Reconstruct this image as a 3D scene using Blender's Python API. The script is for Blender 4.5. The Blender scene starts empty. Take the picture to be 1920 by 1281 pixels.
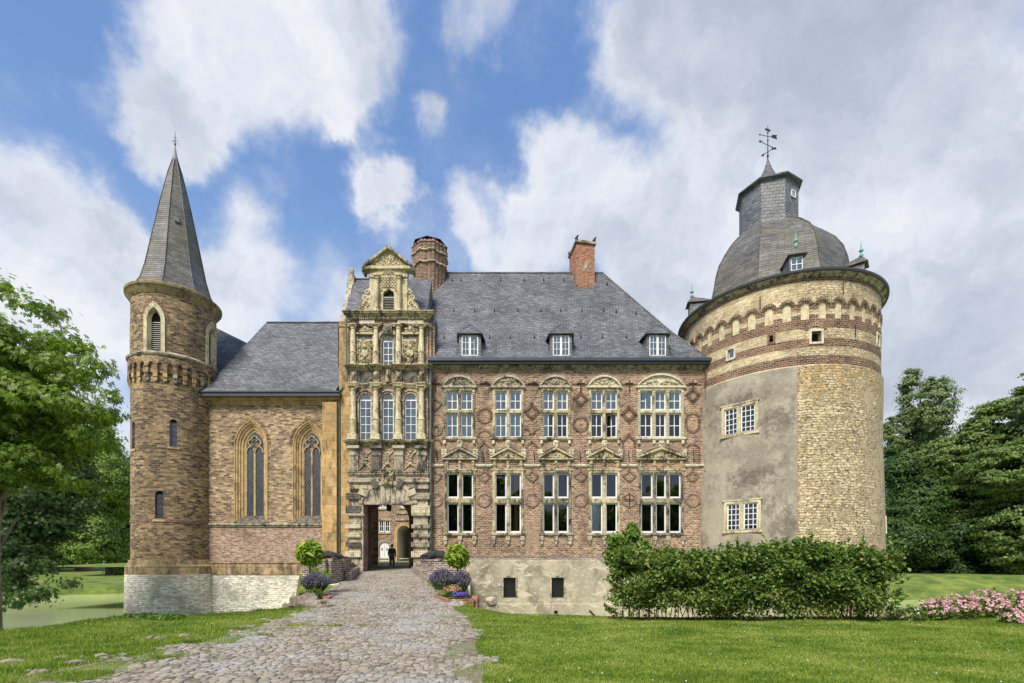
import bpy, math, random
import numpy as np
from mathutils import Vector
S = bpy.context.scene
C = S.collection
PI = math.pi
# ------------------------------------------------------------------ camera, world, sun, exposure
cam = bpy.data.cameras.new("camera"); co = bpy.data.objects.new("camera", cam); C.objects.link(co)
co.location = (0, 0, 0); co.rotation_euler = (math.radians(90), 0, 0)
cam.sensor_width = 36; cam.lens = 900 / 1920 * 36; cam.shift_y = 409.5 / 1920
cam.clip_start = 0.1; cam.clip_end = 2000
S.camera = co
SUN_EL, SUN_AZ = 48, 205          # elevation; azimuth clockwise from +Y
sl = bpy.data.lights.new("sun", 'SUN'); sl.energy = 2.6; sl.angle = math.radians(20); sl.color = (1, .94, .85)
so = bpy.data.objects.new("sun", sl); C.objects.link(so)
so.rotation_euler = (math.radians(90 - SUN_EL), 0, math.radians(-SUN_AZ) + PI)
S.view_settings.view_transform = 'Standard'; S.view_settings.look = 'None'
S.view_settings.exposure = 0.92; S.view_settings.gamma = 1

# ------------------------------------------------------------------ node helpers
class T:
    def __init__(s, tree): s.t = tree
    def n(s, typ, ins=None, out=0, **props):
        nd = s.t.nodes.new(typ)
        for k, v in props.items(): setattr(nd, k, v)
        for k, v in (ins or {}).items():
            if isinstance(v, bpy.types.NodeSocket): s.t.links.new(v, nd.inputs[k])
            else:
                dv = nd.inputs[k].default_value
                if hasattr(dv, '__len__') and len(dv) == 4 and len(v) == 3: v = (*v, 1)
                nd.inputs[k].default_value = v
        return nd.outputs[out] if out is not None else nd
    def math(s, op, a, b=0.0, clamp=False): return s.n('ShaderNodeMath', {0: a, 1: b}, operation=op, use_clamp=clamp)
    def mix(s, f, a, b, blend='MIX'):
        return s.n('ShaderNodeMix', {0: f, 6: a, 7: b}, out=2, data_type='RGBA', blend_type=blend)
    def ramp(s, f, stops, interp='LINEAR'):
        nd = s.n('ShaderNodeValToRGB', {0: f}, out=None); r = nd.color_ramp; r.interpolation = interp
        while len(r.elements) < len(stops): r.elements.new(.5)
        for e, (p, c) in zip(r.elements, stops):
            e.position = p; e.color = (*c, 1) if hasattr(c, '__len__') else (c, c, c, 1)
        return nd.outputs[0]
    def noise(s, vec, scale, detail=4, rough=.55, dist=0, out=0):
        return s.n('ShaderNodeTexNoise', {'Vector': vec, 'Scale': scale, 'Detail': detail, 'Roughness': rough, 'Distortion': dist}, out=out)
    def map(s, v, a, b, c, d, smooth=False):
        return s.n('ShaderNodeMapRange', {0: v, 1: a, 2: b, 3: c, 4: d}, interpolation_type='SMOOTHSTEP' if smooth else 'LINEAR')
    def scale(s, vec, sx, sy, sz=1, rot=0):
        return s.n('ShaderNodeMapping', {'Vector': vec, 'Scale': (sx, sy, sz), 'Rotation': (0, 0, rot)})

w = bpy.data.worlds.new("World"); S.world = w; w.use_nodes = True
t = T(w.node_tree); w.node_tree.nodes.clear()
sky = t.n('ShaderNodeTexSky', out=None, sky_type='NISHITA', sun_disc=False, sun_elevation=math.radians(SUN_EL),
          sun_rotation=math.radians(SUN_AZ), altitude=50, air_density=1.0, dust_density=.5, ozone_density=2.0)
gen = t.n('ShaderNodeTexCoord'); 
nrm = t.n('ShaderNodeVectorMath', {0: gen}, operation='NORMALIZE')
wob = t.noise(nrm, 4.5, 6, .6, out=1)
wv = t.n('ShaderNodeVectorMath', {0: wob, 1: (.5, .5, .5)}, operation='SUBTRACT')
wv = t.n('ShaderNodeVectorMath', {0: wv, 'Scale': .22}, operation='SCALE')
dv = t.n('ShaderNodeVectorMath', {0: nrm, 1: wv}, operation='ADD')
# cloud groups as directions on the sky: (x/y, z/y, angular radius, weight)
BL = [(-.62, 1.1, .2, 1), (-.45, 1.12, .2, 1.1), (-.72, .97, .13, .9), (-.36, 1.0, .14, .9), (-.34, 1.2, .16, 1), (-.05, 1.14, .1, .9), (-.72, .9, .09, .9),
      (-.36, .89, .05, .8), (-.25, .78, .10, 1.3), (-.23, .71, .11, 1.2), (-.30, .74, .08, .9), (-.1, .72, .06, .7), (-.14, .95, .05, .6), (-.08, .66, .07, .7), (-.55, .73, .07, .6), (-.95, .6, .24, 1.2), (-.75, .58, .17, 1.2), (-.56, .6, .15, 1.2), (-.62, .46, .2, 1.2), (-.95, .74, .12, .8), (-.82, .72, .1, .8), (-.15, .92, .08, .5),
      (.0, .74, .09, .9), (.09, .88, .09, 1), (.12, .74, .16, 1.1), (.25, .68, .16, 1.1), (.02, .62, .12, .9), (.38, .66, .15, 1.1), (-.33, .5, .16, .6), (0, .5, .14, .6),
      (.25, 1.06, .14, 1), (.42, 1.1, .22, 1.3), (.62, 1.0, .24, 1.3), (.85, .95, .3, 1.4), (.62, .78, .22, 1.2), (.46, .88, .17, 1.1), (.4, .6, .22, 1.2), (.75, .55, .27, 1.2), (1.05, .6, .3, 1.3), (1.0, .3, .3, 1.2), (.3, .45, .22, 1.2),
      (-1.1, .3, .3, 1.1), (.7, 1.3, .3, 1.3)]
acc = None
for (bx, bz, br, bw) in BL:
    d = Vector((bx, 1, bz)).normalized()
    dist = t.n('ShaderNodeVectorMath', {0: dv, 1: tuple(d)}, out=1, operation='DISTANCE')
    m = t.map(dist, 0, br * .86, bw, 0, True)
    acc = m if acc is None else t.math('ADD', acc, m)
acc = t.math('MINIMUM', acc, 1.25)
sep = t.n('ShaderNodeSeparateXYZ', {0: nrm}, out=None)
back = t.map(sep.outputs[1], -.25, .25, .55, 0)           # broken cloud all over the rest of the sky
acc = t.math('ADD', acc, back)
fb = t.noise(nrm, 7.5, 10, .6)
dens = t.math('ADD', t.math('MULTIPLY', acc, .72), t.math('MULTIPLY', t.math('SUBTRACT', fb, .5), 1.0))
mask = t.map(dens, .08, .78, 0, 1, True)
veil = t.map(t.noise(nrm, 2.6, 7, .65), .46, .78, 0, .5, True)
mask = t.math('MAXIMUM', mask, veil)
shade = t.noise(t.n('ShaderNodeVectorMath', {0: dv, 1: (3, 1, 2)}, operation='ADD'), 4.2, 8, .6)
thick = t.map(sep.outputs[0], -.05, .55, -.06, .055)
shade = t.math('ADD', shade, thick)
zz = t.map(sep.outputs[2], .3, .75, -.06, .07)
shade = t.math('ADD', shade, zz)
shade = t.math('ADD', shade, t.math('MULTIPLY', t.math('SUBTRACT', dens, .75), .16))
ccol = t.ramp(shade, [(.38, (4.7, 4.8, 5.05)), (.47, (4.1, 4.3, 4.7)), (.57, (3.3, 3.55, 4.05)), (.68, (2.75, 3.0, 3.5)), (.85, (2.2, 2.45, 2.9))])
blue = t.mix(.85, sky.outputs[0], t.ramp(sep.outputs[2], [(0, (2.5, 3.2, 4.5)), (.35, (1.35, 2.3, 4.1)), (.7, (.86, 1.62, 3.4))]))
hz = t.map(sep.outputs[2], 0.1, .6, .45, 0, True)
blue = t.mix(hz, blue, (3.4, 3.9, 4.8))
col = t.mix(t.math('MULTIPLY', mask, .95), blue, ccol)
bg = t.n('ShaderNodeBackground', {'Color': col, 'Strength': .1})
t.n('ShaderNodeOutputWorld', {0: bg}, out=None)

# ------------------------------------------------------------------ materials
MT = {}
def mat(name):
    m = bpy.data.materials.new(name); m.use_nodes = True; m.node_tree.nodes.clear(); MT[name] = m
    return T(m.node_tree)
def fin(t, colr, rough=.9, bump=None, bstr=.3, bdist=.02, **kw):
    ins = {'Base Color': colr, 'Roughness': rough}; ins.update(kw.get('ins', {}))
    if bump is not None:
        ins['Normal'] = t.n('ShaderNodeBump', {'Height': bump, 'Strength': bstr, 'Distance': bdist})
    b = t.n('ShaderNodeBsdfPrincipled', ins)
    t.n('ShaderNodeOutputMaterial', {0: b}, out=None)
def uvof(t): return t.n('ShaderNodeTexCoord', out=2)
def pos(t): return t.n('ShaderNodeNewGeometry')
def brick(name, c1, c2, mort, bw=.3, bh=.12, ms=.014, stain=None, patch=None, bias=0.0):
    t = mat(name); uv = uvof(t); P = pos(t)
    wb = t.n('ShaderNodeVectorMath', {0: t.noise(P, 1.7, 2, out=1), 'Scale': .05}, operation='SCALE')
    uw = t.n('ShaderNodeVectorMath', {0: uv, 1: wb}, operation='ADD')
    bn = t.n('ShaderNodeTexBrick', {'Vector': uw, 'Color1': c1, 'Color2': c2, 'Mortar': mort, 'Scale': 1, 'Mortar Size': ms,
             'Mortar Smooth': .3, 'Bias': bias, 'Brick Width': bw, 'Row Height': bh}, out=None)
    c = bn.outputs[0]
    f1 = t.noise(t.scale(uv, 3.3, 8.3), 1, 3, .7)
    c = t.mix(1, c, t.ramp(f1, [(.34, .48), (.5, 1.0), (.66, 1.45)]), 'MULTIPLY')
    big = t.noise(P, .45, 5, .6)
    c = t.mix(1, c, t.ramp(big, [(.3, .72), (.5, 1), (.7, 1.22)]), 'MULTIPLY')
    if patch: c = t.mix(t.map(t.noise(P, patch[1], 5, .65), patch[2], patch[2] + .1, 0, patch[3]), c, patch[0])
    if stain: c = t.mix(t.map(t.noise(t.scale(P, 1, 1, .5), .9, 6, .7), .52, .68, 0, stain[1]), c, stain[0])
    fin(t, c, .92, bn.outputs[1], -.5, .015)
def stone(name, base, dark, dk_amt=.5, light=None, moss=0.0, scale=1.2, bump=.4, joints=None, lo=.48):
    t = mat(name); P = pos(t)
    f = t.noise(P, scale * 2.6, 7, .7)
    c = t.mix(t.map(f, .38, .62, 0, 1), light or tuple(min(1, x * 1.25) for x in base), base)
    d = t.math('ADD', t.math('MULTIPLY', t.noise(t.scale(P, 1, 1, .6), scale, 8, .72), .6), t.math('MULTIPLY', t.noise(t.scale(P, 1, 1, .35), scale * 4.5, 6, .7), .4))
    c = t.mix(t.map(d, lo, lo + .09, 0, dk_amt), c, dark)
    c = t.mix(t.map(t.noise(P, scale * 1.6, 5, .7, .8), .57, .66, 0, .45), c, tuple(x * .62 + .02 for x in base))
    if moss:
        nz = t.n('ShaderNodeSeparateXYZ', {0: t.n('ShaderNodeNewGeometry', out=1)}, out=2)
        mm = t.math('MULTIPLY', t.map(nz, .1, .7, .12, 1), t.map(t.noise(P, 1.7, 5, .6), .45, .62, 0, moss))
        c = t.mix(mm, c, (.11, .105, .035))
    c = t.mix(1, c, t.ramp(t.noise(P, 9, 5, .75), [(.32, .72), (.5, 1), (.68, 1.22)]), 'MULTIPLY')
    h = t.noise(P, 11, 6, .7)
    if joints:
        bn = t.n('ShaderNodeTexBrick', {'Vector': uvof(t), 'Color1': (.72, .72, .72, 1), 'Color2': (1.2, 1.12, 1.05, 1), 'Mortar': (.5, .45, .4, 1), 'Scale': 1,
                 'Mortar Size': .012, 'Brick Width': joints[0], 'Row Height': joints[1]}, out=None)
        c = t.mix(1, c, bn.outputs[0], 'MULTIPLY')
    fin(t, c, .92, h, bump * 1.6, .04)
brick('brick_red', (.40, .22, .135, 1), (.095, .052, .04, 1), (.42, .345, .24, 1), .3, .125, .022, stain=((.06, .042, .035), .7), patch=((.43, .30, .19), .5, .53, .4), bias=-.02)
brick('brick_orange', (.42, .14, .06, 1), (.22, .065, .04, 1), (.36, .27, .19, 1), .28, .11, .016, patch=((.3, .2, .14), .9, .52, .5))
brick('brick_brown', (.42, .285, .135, 1), (.065, .042, .027, 1), (.24, .185, .12, 1), .36, .14, .02, stain=((.06, .04, .03), .5), bias=.05)
brick('brick_tan', (.53, .37, .205, 1), (.075, .045, .033, 1), (.32, .25, .165, 1), .36, .14, .02, stain=((.08, .05, .036), .4), bias=-.08)
brick('brick_pink', (.43, .28, .19, 1), (.22, .125, .09, 1), (.42, .35, .27, 1), .3, .12, .016, stain=((.12, .07, .055), .5))
brick('brick_lime', (.80, .75, .63, 1), (.60, .55, .44, 1), (.36, .32, .25, 1), .5, .13, .012, patch=((.30, .27, .22), .5, .52, .6), bias=-.4)
brick('brick_grey', (.24, .14, .10, 1), (.09, .065, .06, 1), (.46, .41, .34, 1), .28, .11, .024, stain=((.42, .37, .28), .6))
brick('brick_chimney', (.26, .115, .07, 1), (.07, .035, .028, 1), (.33, .26, .18, 1), .24, .11, .02)
brick('brick_dark', (.21, .10, .07, 1), (.09, .045, .038, 1), (.32, .24, .16, 1), .3, .12, .016)
stone('stone_orange', (.47, .30, .115), (.14, .075, .035), .8, (.60, .43, .20), joints=(1.1, .62), scale=.8, lo=.5)
stone('stone_base', (.36, .26, .14), (.10, .07, .045), .85, (.50, .38, .22), joints=(1.1, .5), scale=.9, lo=.48)
stone('stone_orange_plain', (.44, .29, .125), (.13, .08, .04), .75, (.58, .42, .21), scale=1.1, lo=.5)
stone('stone_yellow', (.48, .39, .22), (.055, .047, .036), .92, (.64, .56, .37), moss=.5, scale=1.5, lo=.475)
stone('stone_pale', (.62, .55, .38), (.08, .07, .055), .85, (.72, .66, .5), moss=.3, scale=1.3, lo=.51)
stone('stone_belfry', (.54, .45, .265), (.16, .125, .075), .8, (.68, .60, .40), scale=1.4, bump=.4, lo=.5)
stone('stone_dark', (.30, .25, .175), (.035, .032, .03), .95, (.52, .46, .33), moss=.4, scale=1.4, lo=.47)
stone('stone_grey', (.38, .315, .22), (.06, .052, .045), .9, (.55, .48, .36), scale=1.4, lo=.49)
stone('boulder', (.30, .235, .17), (.10, .075, .055), .7, (.38, .33, .25), scale=3)
stone('bronze', (.035, .033, .036), (.015, .014, .015), .5, scale=3)
stone('mortar', (.50, .42, .30), (.22, .17, .12), .6, scale=2.5)
stone('stone_black', (.12, .105, .085), (.03, .028, .026), .8, (.24, .21, .16), scale=2.0)
stone('lime_panel', (.60, .50, .31), (.30, .23, .13), .5, (.72, .63, .42), scale=1.5)
# plaster with stains and spalls
def plaster(name, a, b, white, dirt=.7):
    t = mat(name); P = pos(t)
    c = t.mix(t.map(t.noise(P, .5, 6, .6), .42, .58, 0, 1), a, b)
    c = t.mix(t.map(t.noise(t.scale(P, 1, 1, .6), .55, 8, .72, .8), .5, .6, 0, dirt), c, (.115, .095, .075))
    c = t.mix(t.map(t.noise(t.scale(P, .6, 1, 1.3), 1.5, 7, .75, 1.2), .54, .58, 0, .85), c, white)
    c = t.mix(1, c, t.ramp(t.noise(P, 6, 6, .8), [(.3, .8), (.7, 1.2)]), 'MULTIPLY')
    fin(t, c, .95, t.noise(P, 5, 7, .75), .5, .06)
plaster('plaster', (.40, .345, .24), (.30, .25, .18), (.56, .50, .38))
plaster('plaster_base', (.46, .40, .285), (.34, .30, .215), (.62, .54, .40), .6)
# round tower: rubble / render below, brick and limestone bands above (uv = arc length, height)
def tower_mat():
    t = mat('tower_wall'); uv = uvof(t); P = pos(t)
    s = t.n('ShaderNodeSeparateXYZ', {0: uv}, out=None); U, V = s.outputs[0], s.outputs[1]
    wob = t.math('MULTIPLY', t.math('SUBTRACT', t.noise(uv, 1.6, 5, .7), .5), .9)
    # rubble: thin rough courses, broken by noise
    nv = t.n('ShaderNodeVectorMath', {0: t.noise(t.scale(uv, 1, 1.5), 2.4, 6, .7, out=1), 1: (.7, .5, 0)}, operation='MULTIPLY')
    v2 = t.n('ShaderNodeVectorMath', {0: uv, 1: nv}, operation='ADD')
    rb = t.n('ShaderNodeTexBrick', {'Vector': v2, 'Color1': (.68, .56, .35, 1), 'Color2': (.40, .295, .16, 1), 'Mortar': (.17, .12, .07, 1), 'Scale': 1, 'Mortar Size': .016,
             'Mortar Smooth': .5, 'Brick Width': .42, 'Row Height': .16, 'Bias': -.2}, out=None)
    rb.offset = .37; rb.squash = .7; rb.squash_frequency = 3
    rc = t.mix(1, rb.outputs[0], t.ramp(t.noise(t.scale(v2, 2.5, 7), 1.3, 6, .75), [(.36, .42), (.48, .95), (.64, 1.3)]), 'MULTIPLY')
    gap = t.math('SUBTRACT', 1, rb.outputs[1]); rub = rc
    rub = t.mix(t.map(t.math('ADD', t.math('MULTIPLY', t.noise(P, .8, 8, .75), .6), t.math('MULTIPLY', t.noise(P, 4, 5, .7), .4)), .54, .60, 0, .75), rub, (.115, .09, .06))
    oc = t.math('MULTIPLY', t.map(V, 9.0, 10.2, 0, 1, True), t.map(t.noise(P, 1.1, 7, .7), .45, .58, 0, .55))
    rub = t.mix(oc, rub, (.50, .30, .09))
    pm = t.map(t.math('ADD', t.noise(P, .95, 9, .78), t.map(U, -.5, 7, -.06, .06)), .535, .55, 0, 1)
    rub = t.mix(pm, rub, t.ramp(t.noise(P, 1.5, 6, .7), [(.3, (.40, .31, .19)), (.7, (.50, .39, .24))]))
    # render, with damp stains of their own shape
    pl = t.mix(t.map(t.noise(P, .55, 7, .68), .42, .58, 0, 1), (.42, .37, .285), (.28, .24, .185))
    stn = t.map(t.noise(t.scale(P, 1, 1, .7), .8, 9, .75), .53, .66, 0, .7)
    for (bu, bv, ru, rv) in ((-1.0, 8.4, 1.3, 1.0), (-.5, 1.8, 1.2, 1.9), (-2.4, 5.1, 1.7, 1.0), (-6.6, 1.0, 1.2, 1.6), (-6.9, 6.5, .8, 4.5), (-3.6, 10.2, 2.2, .5), (-2.0, 3.4, 1.2, .8)):
        du = t.math('DIVIDE', t.math('SUBTRACT', U, bu), ru); dv2 = t.math('DIVIDE', t.math('SUBTRACT', V, bv), rv)
        r2 = t.math('ADD', t.math('MULTIPLY', du, du), t.math('MULTIPLY', dv2, dv2))
        m_ = t.math('SUBTRACT', t.math('ADD', t.map(r2, 0, 2.2, .3, -.3), t.math('MULTIPLY', t.noise(P, 1.9, 10, .82), 1.9)), .95)
        stn = t.math('MAXIMUM', stn, t.map(m_, .05, .3, 0, .75))
    pl = t.mix(stn, pl, (.115, .095, .078))
    pl = t.mix(t.map(t.noise(P, 4.5, 8, .85), .56, .62, 0, .5), pl, (.50, .45, .36))
    pl = t.mix(1, pl, t.ramp(t.noise(P, 12, 6, .8), [(.35, .8), (.65, 1.2)]), 'MULTIPLY')
    left = t.map(t.math('ADD', U, t.math('MULTIPLY', wob, .35)), 0.03, .05, 1, 0)
    low = t.mix(left, rub, pl)
    # bands
    bn = t.n('ShaderNodeTexBrick', {'Vector': uv, 'Color1': (.25, .11, .065, 1), 'Color2': (.05, .03, .026, 1), 'Mortar': (.36, .29, .19, 1), 'Scale': 1,
             'Mortar Size': .016, 'Brick Width': .3, 'Row Height': .12, 'Bias': -.05}, out=None)
    lm = t.ramp(t.noise(t.scale(uv, 1.6, 9), 1, 7, .78), [(.38, (.22, .155, .085)), (.46, (.50, .39, .22)), (.6, (.68, .57, .36))])
    lm = t.mix(t.map(t.noise(P, .6, 4), .52, .65, 0, .5), lm, (.44, .33, .2))
    lm = t.mix(.55, lm, t.mix(1, rc, (1.1, 1.1, 1.15), 'MULTIPLY'))
    vv = t.math('ADD', V, t.math('MULTIPLY', wob, .16))
    f = t.map(vv, 11, 18, 0, 1)
    st = [(0, 1), ((11.75 - 11) / 7, 0), ((12.3 - 11) / 7, 1), ((12.8 - 11) / 7, 0), ((13.3 - 11) / 7, 1), ((13.95 - 11) / 7, 0), ((14.75 - 11) / 7, 1), ((15.05 - 11) / 7, 0), ((15.5 - 11) / 7, 1), ((16.75 - 11) / 7, 0)]
    bm = t.ramp(f, st, 'CONSTANT')
    up = t.mix(bm, bn.outputs[0], lm)
    up = t.mix(t.map(t.noise(t.scale(uv, 1.2, 3), 1.1, 6, .75), .56, .6, 0, .75), up, t.mix(.5, lm, (.17, .10, .06)))
    up = t.mix(1, up, t.ramp(t.noise(P, .8, 5), [(.3, .75), (.7, 1.2)]), 'MULTIPLY')
    c = t.mix(t.map(vv, 11.68, 11.72, 0, 1), low, up)
    hh = t.math('ADD', t.math('MULTIPLY', t.math('MULTIPLY', gap, t.math('SUBTRACT', 1, pm)), t.math('SUBTRACT', 1, left)), t.math('MULTIPLY', t.noise(P, 5, 6, .7), .5))
    fin(t, c, .95, hh, .8, .07)
tower_mat()
def slate(name, a, b, bw=.42, bh=.22, rot=.0, moss=0.0):
    t = mat(name); uv = t.scale(uvof(t), 1, 1, 1, rot); P = pos(t)
    bn = t.n('ShaderNodeTexBrick', {'Vector': uv, 'Color1': (*a, 1), 'Color2': (*b, 1), 'Mortar': tuple(x * .3 for x in a) + (1,), 'Scale': 1, 'Mortar Size': .018,
             'Mortar Smooth': .6, 'Brick Width': bw, 'Row Height': bh}, out=None)
    c = t.mix(1, bn.outputs[0], t.ramp(t.noise(P, .5, 7, .7), [(.35, .68), (.65, 1.35)]), 'MULTIPLY')
    c = t.mix(1, c, t.ramp(t.noise(t.scale(uv, 2.6, 5.5), 1, 4, .7), [(.33, .62), (.67, 1.4)]), 'MULTIPLY')
    if moss: c = t.mix(t.map(t.noise(P, .7, 6, .7), .45, .66, 0, moss), c, (.14, .12, .05))
    sv = t.n('ShaderNodeSeparateXYZ', {0: uv}, out=1)
    saw = t.math('FRACT', t.math('DIVIDE', sv, bh))
    h = t.math('SUBTRACT', t.math('MULTIPLY', bn.outputs[1], -.6), saw)
    fin(t, c, .55, h, .55, .03)
slate('slate', (.092, .093, .102), (.158, .16, .17), rot=.12)
slate('slate_brown', (.09, .086, .08), (.185, .176, .16), bw=.9, bh=.16, moss=.55, rot=.05)
slate('slate_grey', (.12, .122, .128), (.17, .17, .172), rot=.12)
def plain(name, c, rough=.6, metal=0.0, var=.2, bump=.1, sc=4):
    t = mat(name); P = pos(t)
    cc = t.mix(1, (*c, 1), t.ramp(t.noise(P, sc, 5, .65), [(.3, 1 - var), (.7, 1 + var)]), 'MULTIPLY')
    fin(t, cc, rough, t.noise(P, 20, 3), bump, .01, ins={'Metallic': metal})
plain('clover', (.6, .6, .52), .8)
plain('white_paint', (.80, .80, .78), .45, var=.06)
plain('curtain', (.86, .88, .92), .9, var=.15, sc=2)
plain('gutter', (.045, .05, .058), .45)
plain('lead', (.25, .26, .28), .6)
plain('copper', (.22, .40, .32), .7)
plain('pipe_green', (.10, .15, .135), .6, var=.4)
plain('iron', (.02, .02, .022), .6)
plain('bark', (.10, .075, .052), .95, var=.5, bump=.8)
plain('bark_pale', (.22, .17, .12), .95, var=.4, bump=.6)
plain('dark_room', (.022, .02, .018), 1)  # near black: the unlit depth of rooms and openings is put into the colour
plain('whitewash', (.66, .62, .55), .9)
plain('timber', (.13, .075, .05), .9, var=.5)
plain('cloth_black', (.012, .013, .018), .9)
plain('skin', (.36, .2, .14), .6)
plain('hair', (.03, .022, .018), .8)
plain('louvre', (.38, .36, .31), .8)
plain('soil', (.09, .065, .04), 1, var=.4)
plain('curtain_gold', (.35, .2, .06), .9)
plain('goose_grey', (.16, .13, .11), .9, var=.4)
plain('goose_dark', (.03, .03, .03), .9)
t = mat('glass'); fr = t.n('ShaderNodeFresnel', {0: 1.85})
gl = t.n('ShaderNodeBsdfGlossy', {'Color': (.9, .95, 1, 1), 'Roughness': .0, 'Normal': t.n('ShaderNodeBump', {'Height': t.noise(pos(t), .9, 1), 'Strength': .05, 'Distance': .1})})
tr = t.n('ShaderNodeBsdfTransparent', {0: (.9, .93, .95, 1)})
t.n('ShaderNodeOutputMaterial', {0: t.n('ShaderNodeMixShader', {0: fr, 1: tr, 2: gl})}, out=None)
t = mat('leaded_glass'); uv = uvof(t)
a = t.scale(uv, 1, .6, 1, PI / 4)
bn = t.n('ShaderNodeTexBrick', {'Vector': a, 'Color1': (.03, .035, .045, 1), 'Color2': (.06, .07, .08, 1), 'Mortar': (.13, .13, .13, 1), 'Scale': 1, 'Mortar Size': .012, 'Brick Width': .13, 'Row Height': .13}, out=None)
bn.offset = 0
fin(t, bn.outputs[0], .18)
def leaves(name, stops, trans=.35, nsc=.5, rough=.5):
    t = mat(name)
    rnd = t.n('ShaderNodeNewGeometry', out=8)
    f = t.math('ADD', t.math('MULTIPLY', rnd, .55), t.math('MULTIPLY', t.noise(pos(t), nsc, 4), .55))
    c = t.ramp(f, stops)
    b = t.n('ShaderNodeBsdfPrincipled', {'Base Color': c, 'Roughness': rough, 'Specular IOR Level': .35})
    tl = t.n('ShaderNodeBsdfTranslucent', {0: t.mix(1, c, (1.1, 1.3, .5, 1), 'MULTIPLY')})
    t.n('ShaderNodeOutputMaterial', {0: t.n('ShaderNodeMixShader', {0: trans, 1: b, 2: tl})}, out=None)
def leaves_g(name, stops, trans, nsc, rough):
    t = mat(name); P = pos(t); rnd = t.n('ShaderNodeNewGeometry', out=8)
    a = t.map(t.noise(P, nsc, 8, .7), .36, .64, 0, 1); b_ = t.map(t.noise(t.scale(P, .5, 1.3, 1, .5), 1.1, 7, .7), .38, .62, 0, 1)
    f = t.math('ADD', t.math('MULTIPLY', rnd, .4), t.math('ADD', t.math('MULTIPLY', a, .32), t.math('MULTIPLY', b_, .28)))
    c = t.ramp(f, stops)
    b = t.n('ShaderNodeBsdfPrincipled', {'Base Color': c, 'Roughness': rough, 'Specular IOR Level': .3})
    tl = t.n('ShaderNodeBsdfTranslucent', {0: t.mix(1, c, (1.1, 1.3, .5, 1), 'MULTIPLY')})
    t.n('ShaderNodeOutputMaterial', {0: t.n('ShaderNodeMixShader', {0: trans, 1: b, 2: tl})}, out=None)
leaves('leaf_chestnut', [(.2, (.05, .10, .012)), (.5, (.13, .22, .022)), (.8, (.33, .42, .06))], .45)
leaves('leaf_dark', [(.2, (.02, .05, .011)), (.55, (.045, .095, .017)), (.85, (.10, .17, .03))], .3)
leaves('leaf_mid', [(.2, (.12, .20, .04)), (.5, (.24, .35, .075)), (.8, (.42, .50, .14))], .45)
leaves('leaf_oak', [(.2, (.05, .09, .02)), (.5, (.115, .185, .042)), (.8, (.24, .31, .075))], .35)
leaves('leaf_poplar', [(.2, (.07, .115, .04)), (.5, (.15, .21, .075)), (.8, (.27, .33, .12))], .35)
leaves('leaf_hedge', [(.2, (.03, .062, .012)), (.45, (.09, .155, .027)), (.7, (.23, .33, .06)), (.95, (.38, .30, .11))], .35, 1.5)
leaves('leaf_lime', [(.2, (.13, .22, .015)), (.55, (.27, .38, .03)), (.85, (.48, .56, .08))], .35, 3)
leaves('leaf_ash', [(.2, (.09, .17, .02)), (.85, (.2, .3, .05))], .35, 3)
leaves('leaf_lavender', [(.2, (.05, .08, .035)), (.85, (.13, .17, .08))], .2, 3)
leaves('petal_lavender', [(.2, (.10, .085, .13)), (.85, (.23, .19, .31))], .2, 3)
leaves('petal_violet', [(.2, (.12, .05, .5)), (.85, (.25, .13, .75))], .2, 3)
leaves('petal_pink', [(.2, (.62, .22, .32)), (.5, (.78, .42, .50)), (.85, (.86, .66, .70))], .2, 3)
leaves('petal_salmon', [(.2, (.42, .12, .10)), (.6, (.58, .30, .20)), (.9, (.62, .50, .26))], .2, 6)
leaves_g('grass_blade', [(.2, (.095, .17, .016)), (.42, (.19, .285, .032)), (.62, (.32, .39, .065)), (.88, (.50, .47, .18))], .35, .7, .6)
t = mat('lawn'); P = pos(t)
c = t.ramp(t.noise(P, .5, 7, .65), [(.38, (.075, .13, .013)), (.5, (.14, .205, .022)), (.62, (.24, .28, .05))])
c = t.mix(t.map(t.noise(t.scale(P, .5, 1), 1.3, 5, .7), .58, .7, 0, .5), c, (.30, .27, .11))
c = t.mix(1, c, t.ramp(t.noise(P, 18, 4, .8), [(.3, .6), (.7, 1.35)]), 'MULTIPLY')
c = t.mix(t.map(t.noise(P, .9, 8, .75), .57, .62, 0, .75), c, (.19, .145, .085))
fin(t, c, .95, t.noise(P, 16, 5, .8), .8, .08)
t = mat('water'); P = pos(t)
c = t.ramp(t.noise(t.scale(P, .03, .12), 1, 5, .6), [(.35, (.36, .41, .20)), (.5, (.56, .62, .26)), (.65, (.64, .68, .26))])
c = t.mix(t.map(t.n('ShaderNodeSeparateXYZ', {0: P}, out=1), 28, 50, .7, 0), c, (.28, .33, .25))
fin(t, c, .12, t.noise(P, .8, 2), .02, .05)
t = mat('cobble'); P = pos(t); rnd = t.n('ShaderNodeNewGeometry', out=8)
c = t.ramp(rnd, [(0, (.13, .107, .08)), (.3, (.26, .22, .165)), (.7, (.39, .345, .27)), (1, (.26, .215, .16))])
c = t.mix(t.map(t.noise(P, .6, 6, .7), .5, .62, 0, .6), c, (.40, .39, .38))
c = t.mix(1, c, t.ramp(t.noise(P, 25, 5, .8), [(.3, .7), (.7, 1.25)]), 'MULTIPLY')
fin(t, c, .8, t.noise(P, 30, 5, .7), .5, .02)
t = mat('road_sand'); P = pos(t)
c = t.mix(t.map(t.noise(P, .8, 6, .7), .45, .6, 0, .9), (.26, .22, .165), (.44, .42, .40))
c = t.mix(t.map(t.noise(P, 1.6, 7, .75), .50, .60, 0, .85), c, (.10, .14, .03))
fin(t, c, .95, t.noise(P, 25, 5, .8), .5, .03)

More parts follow.
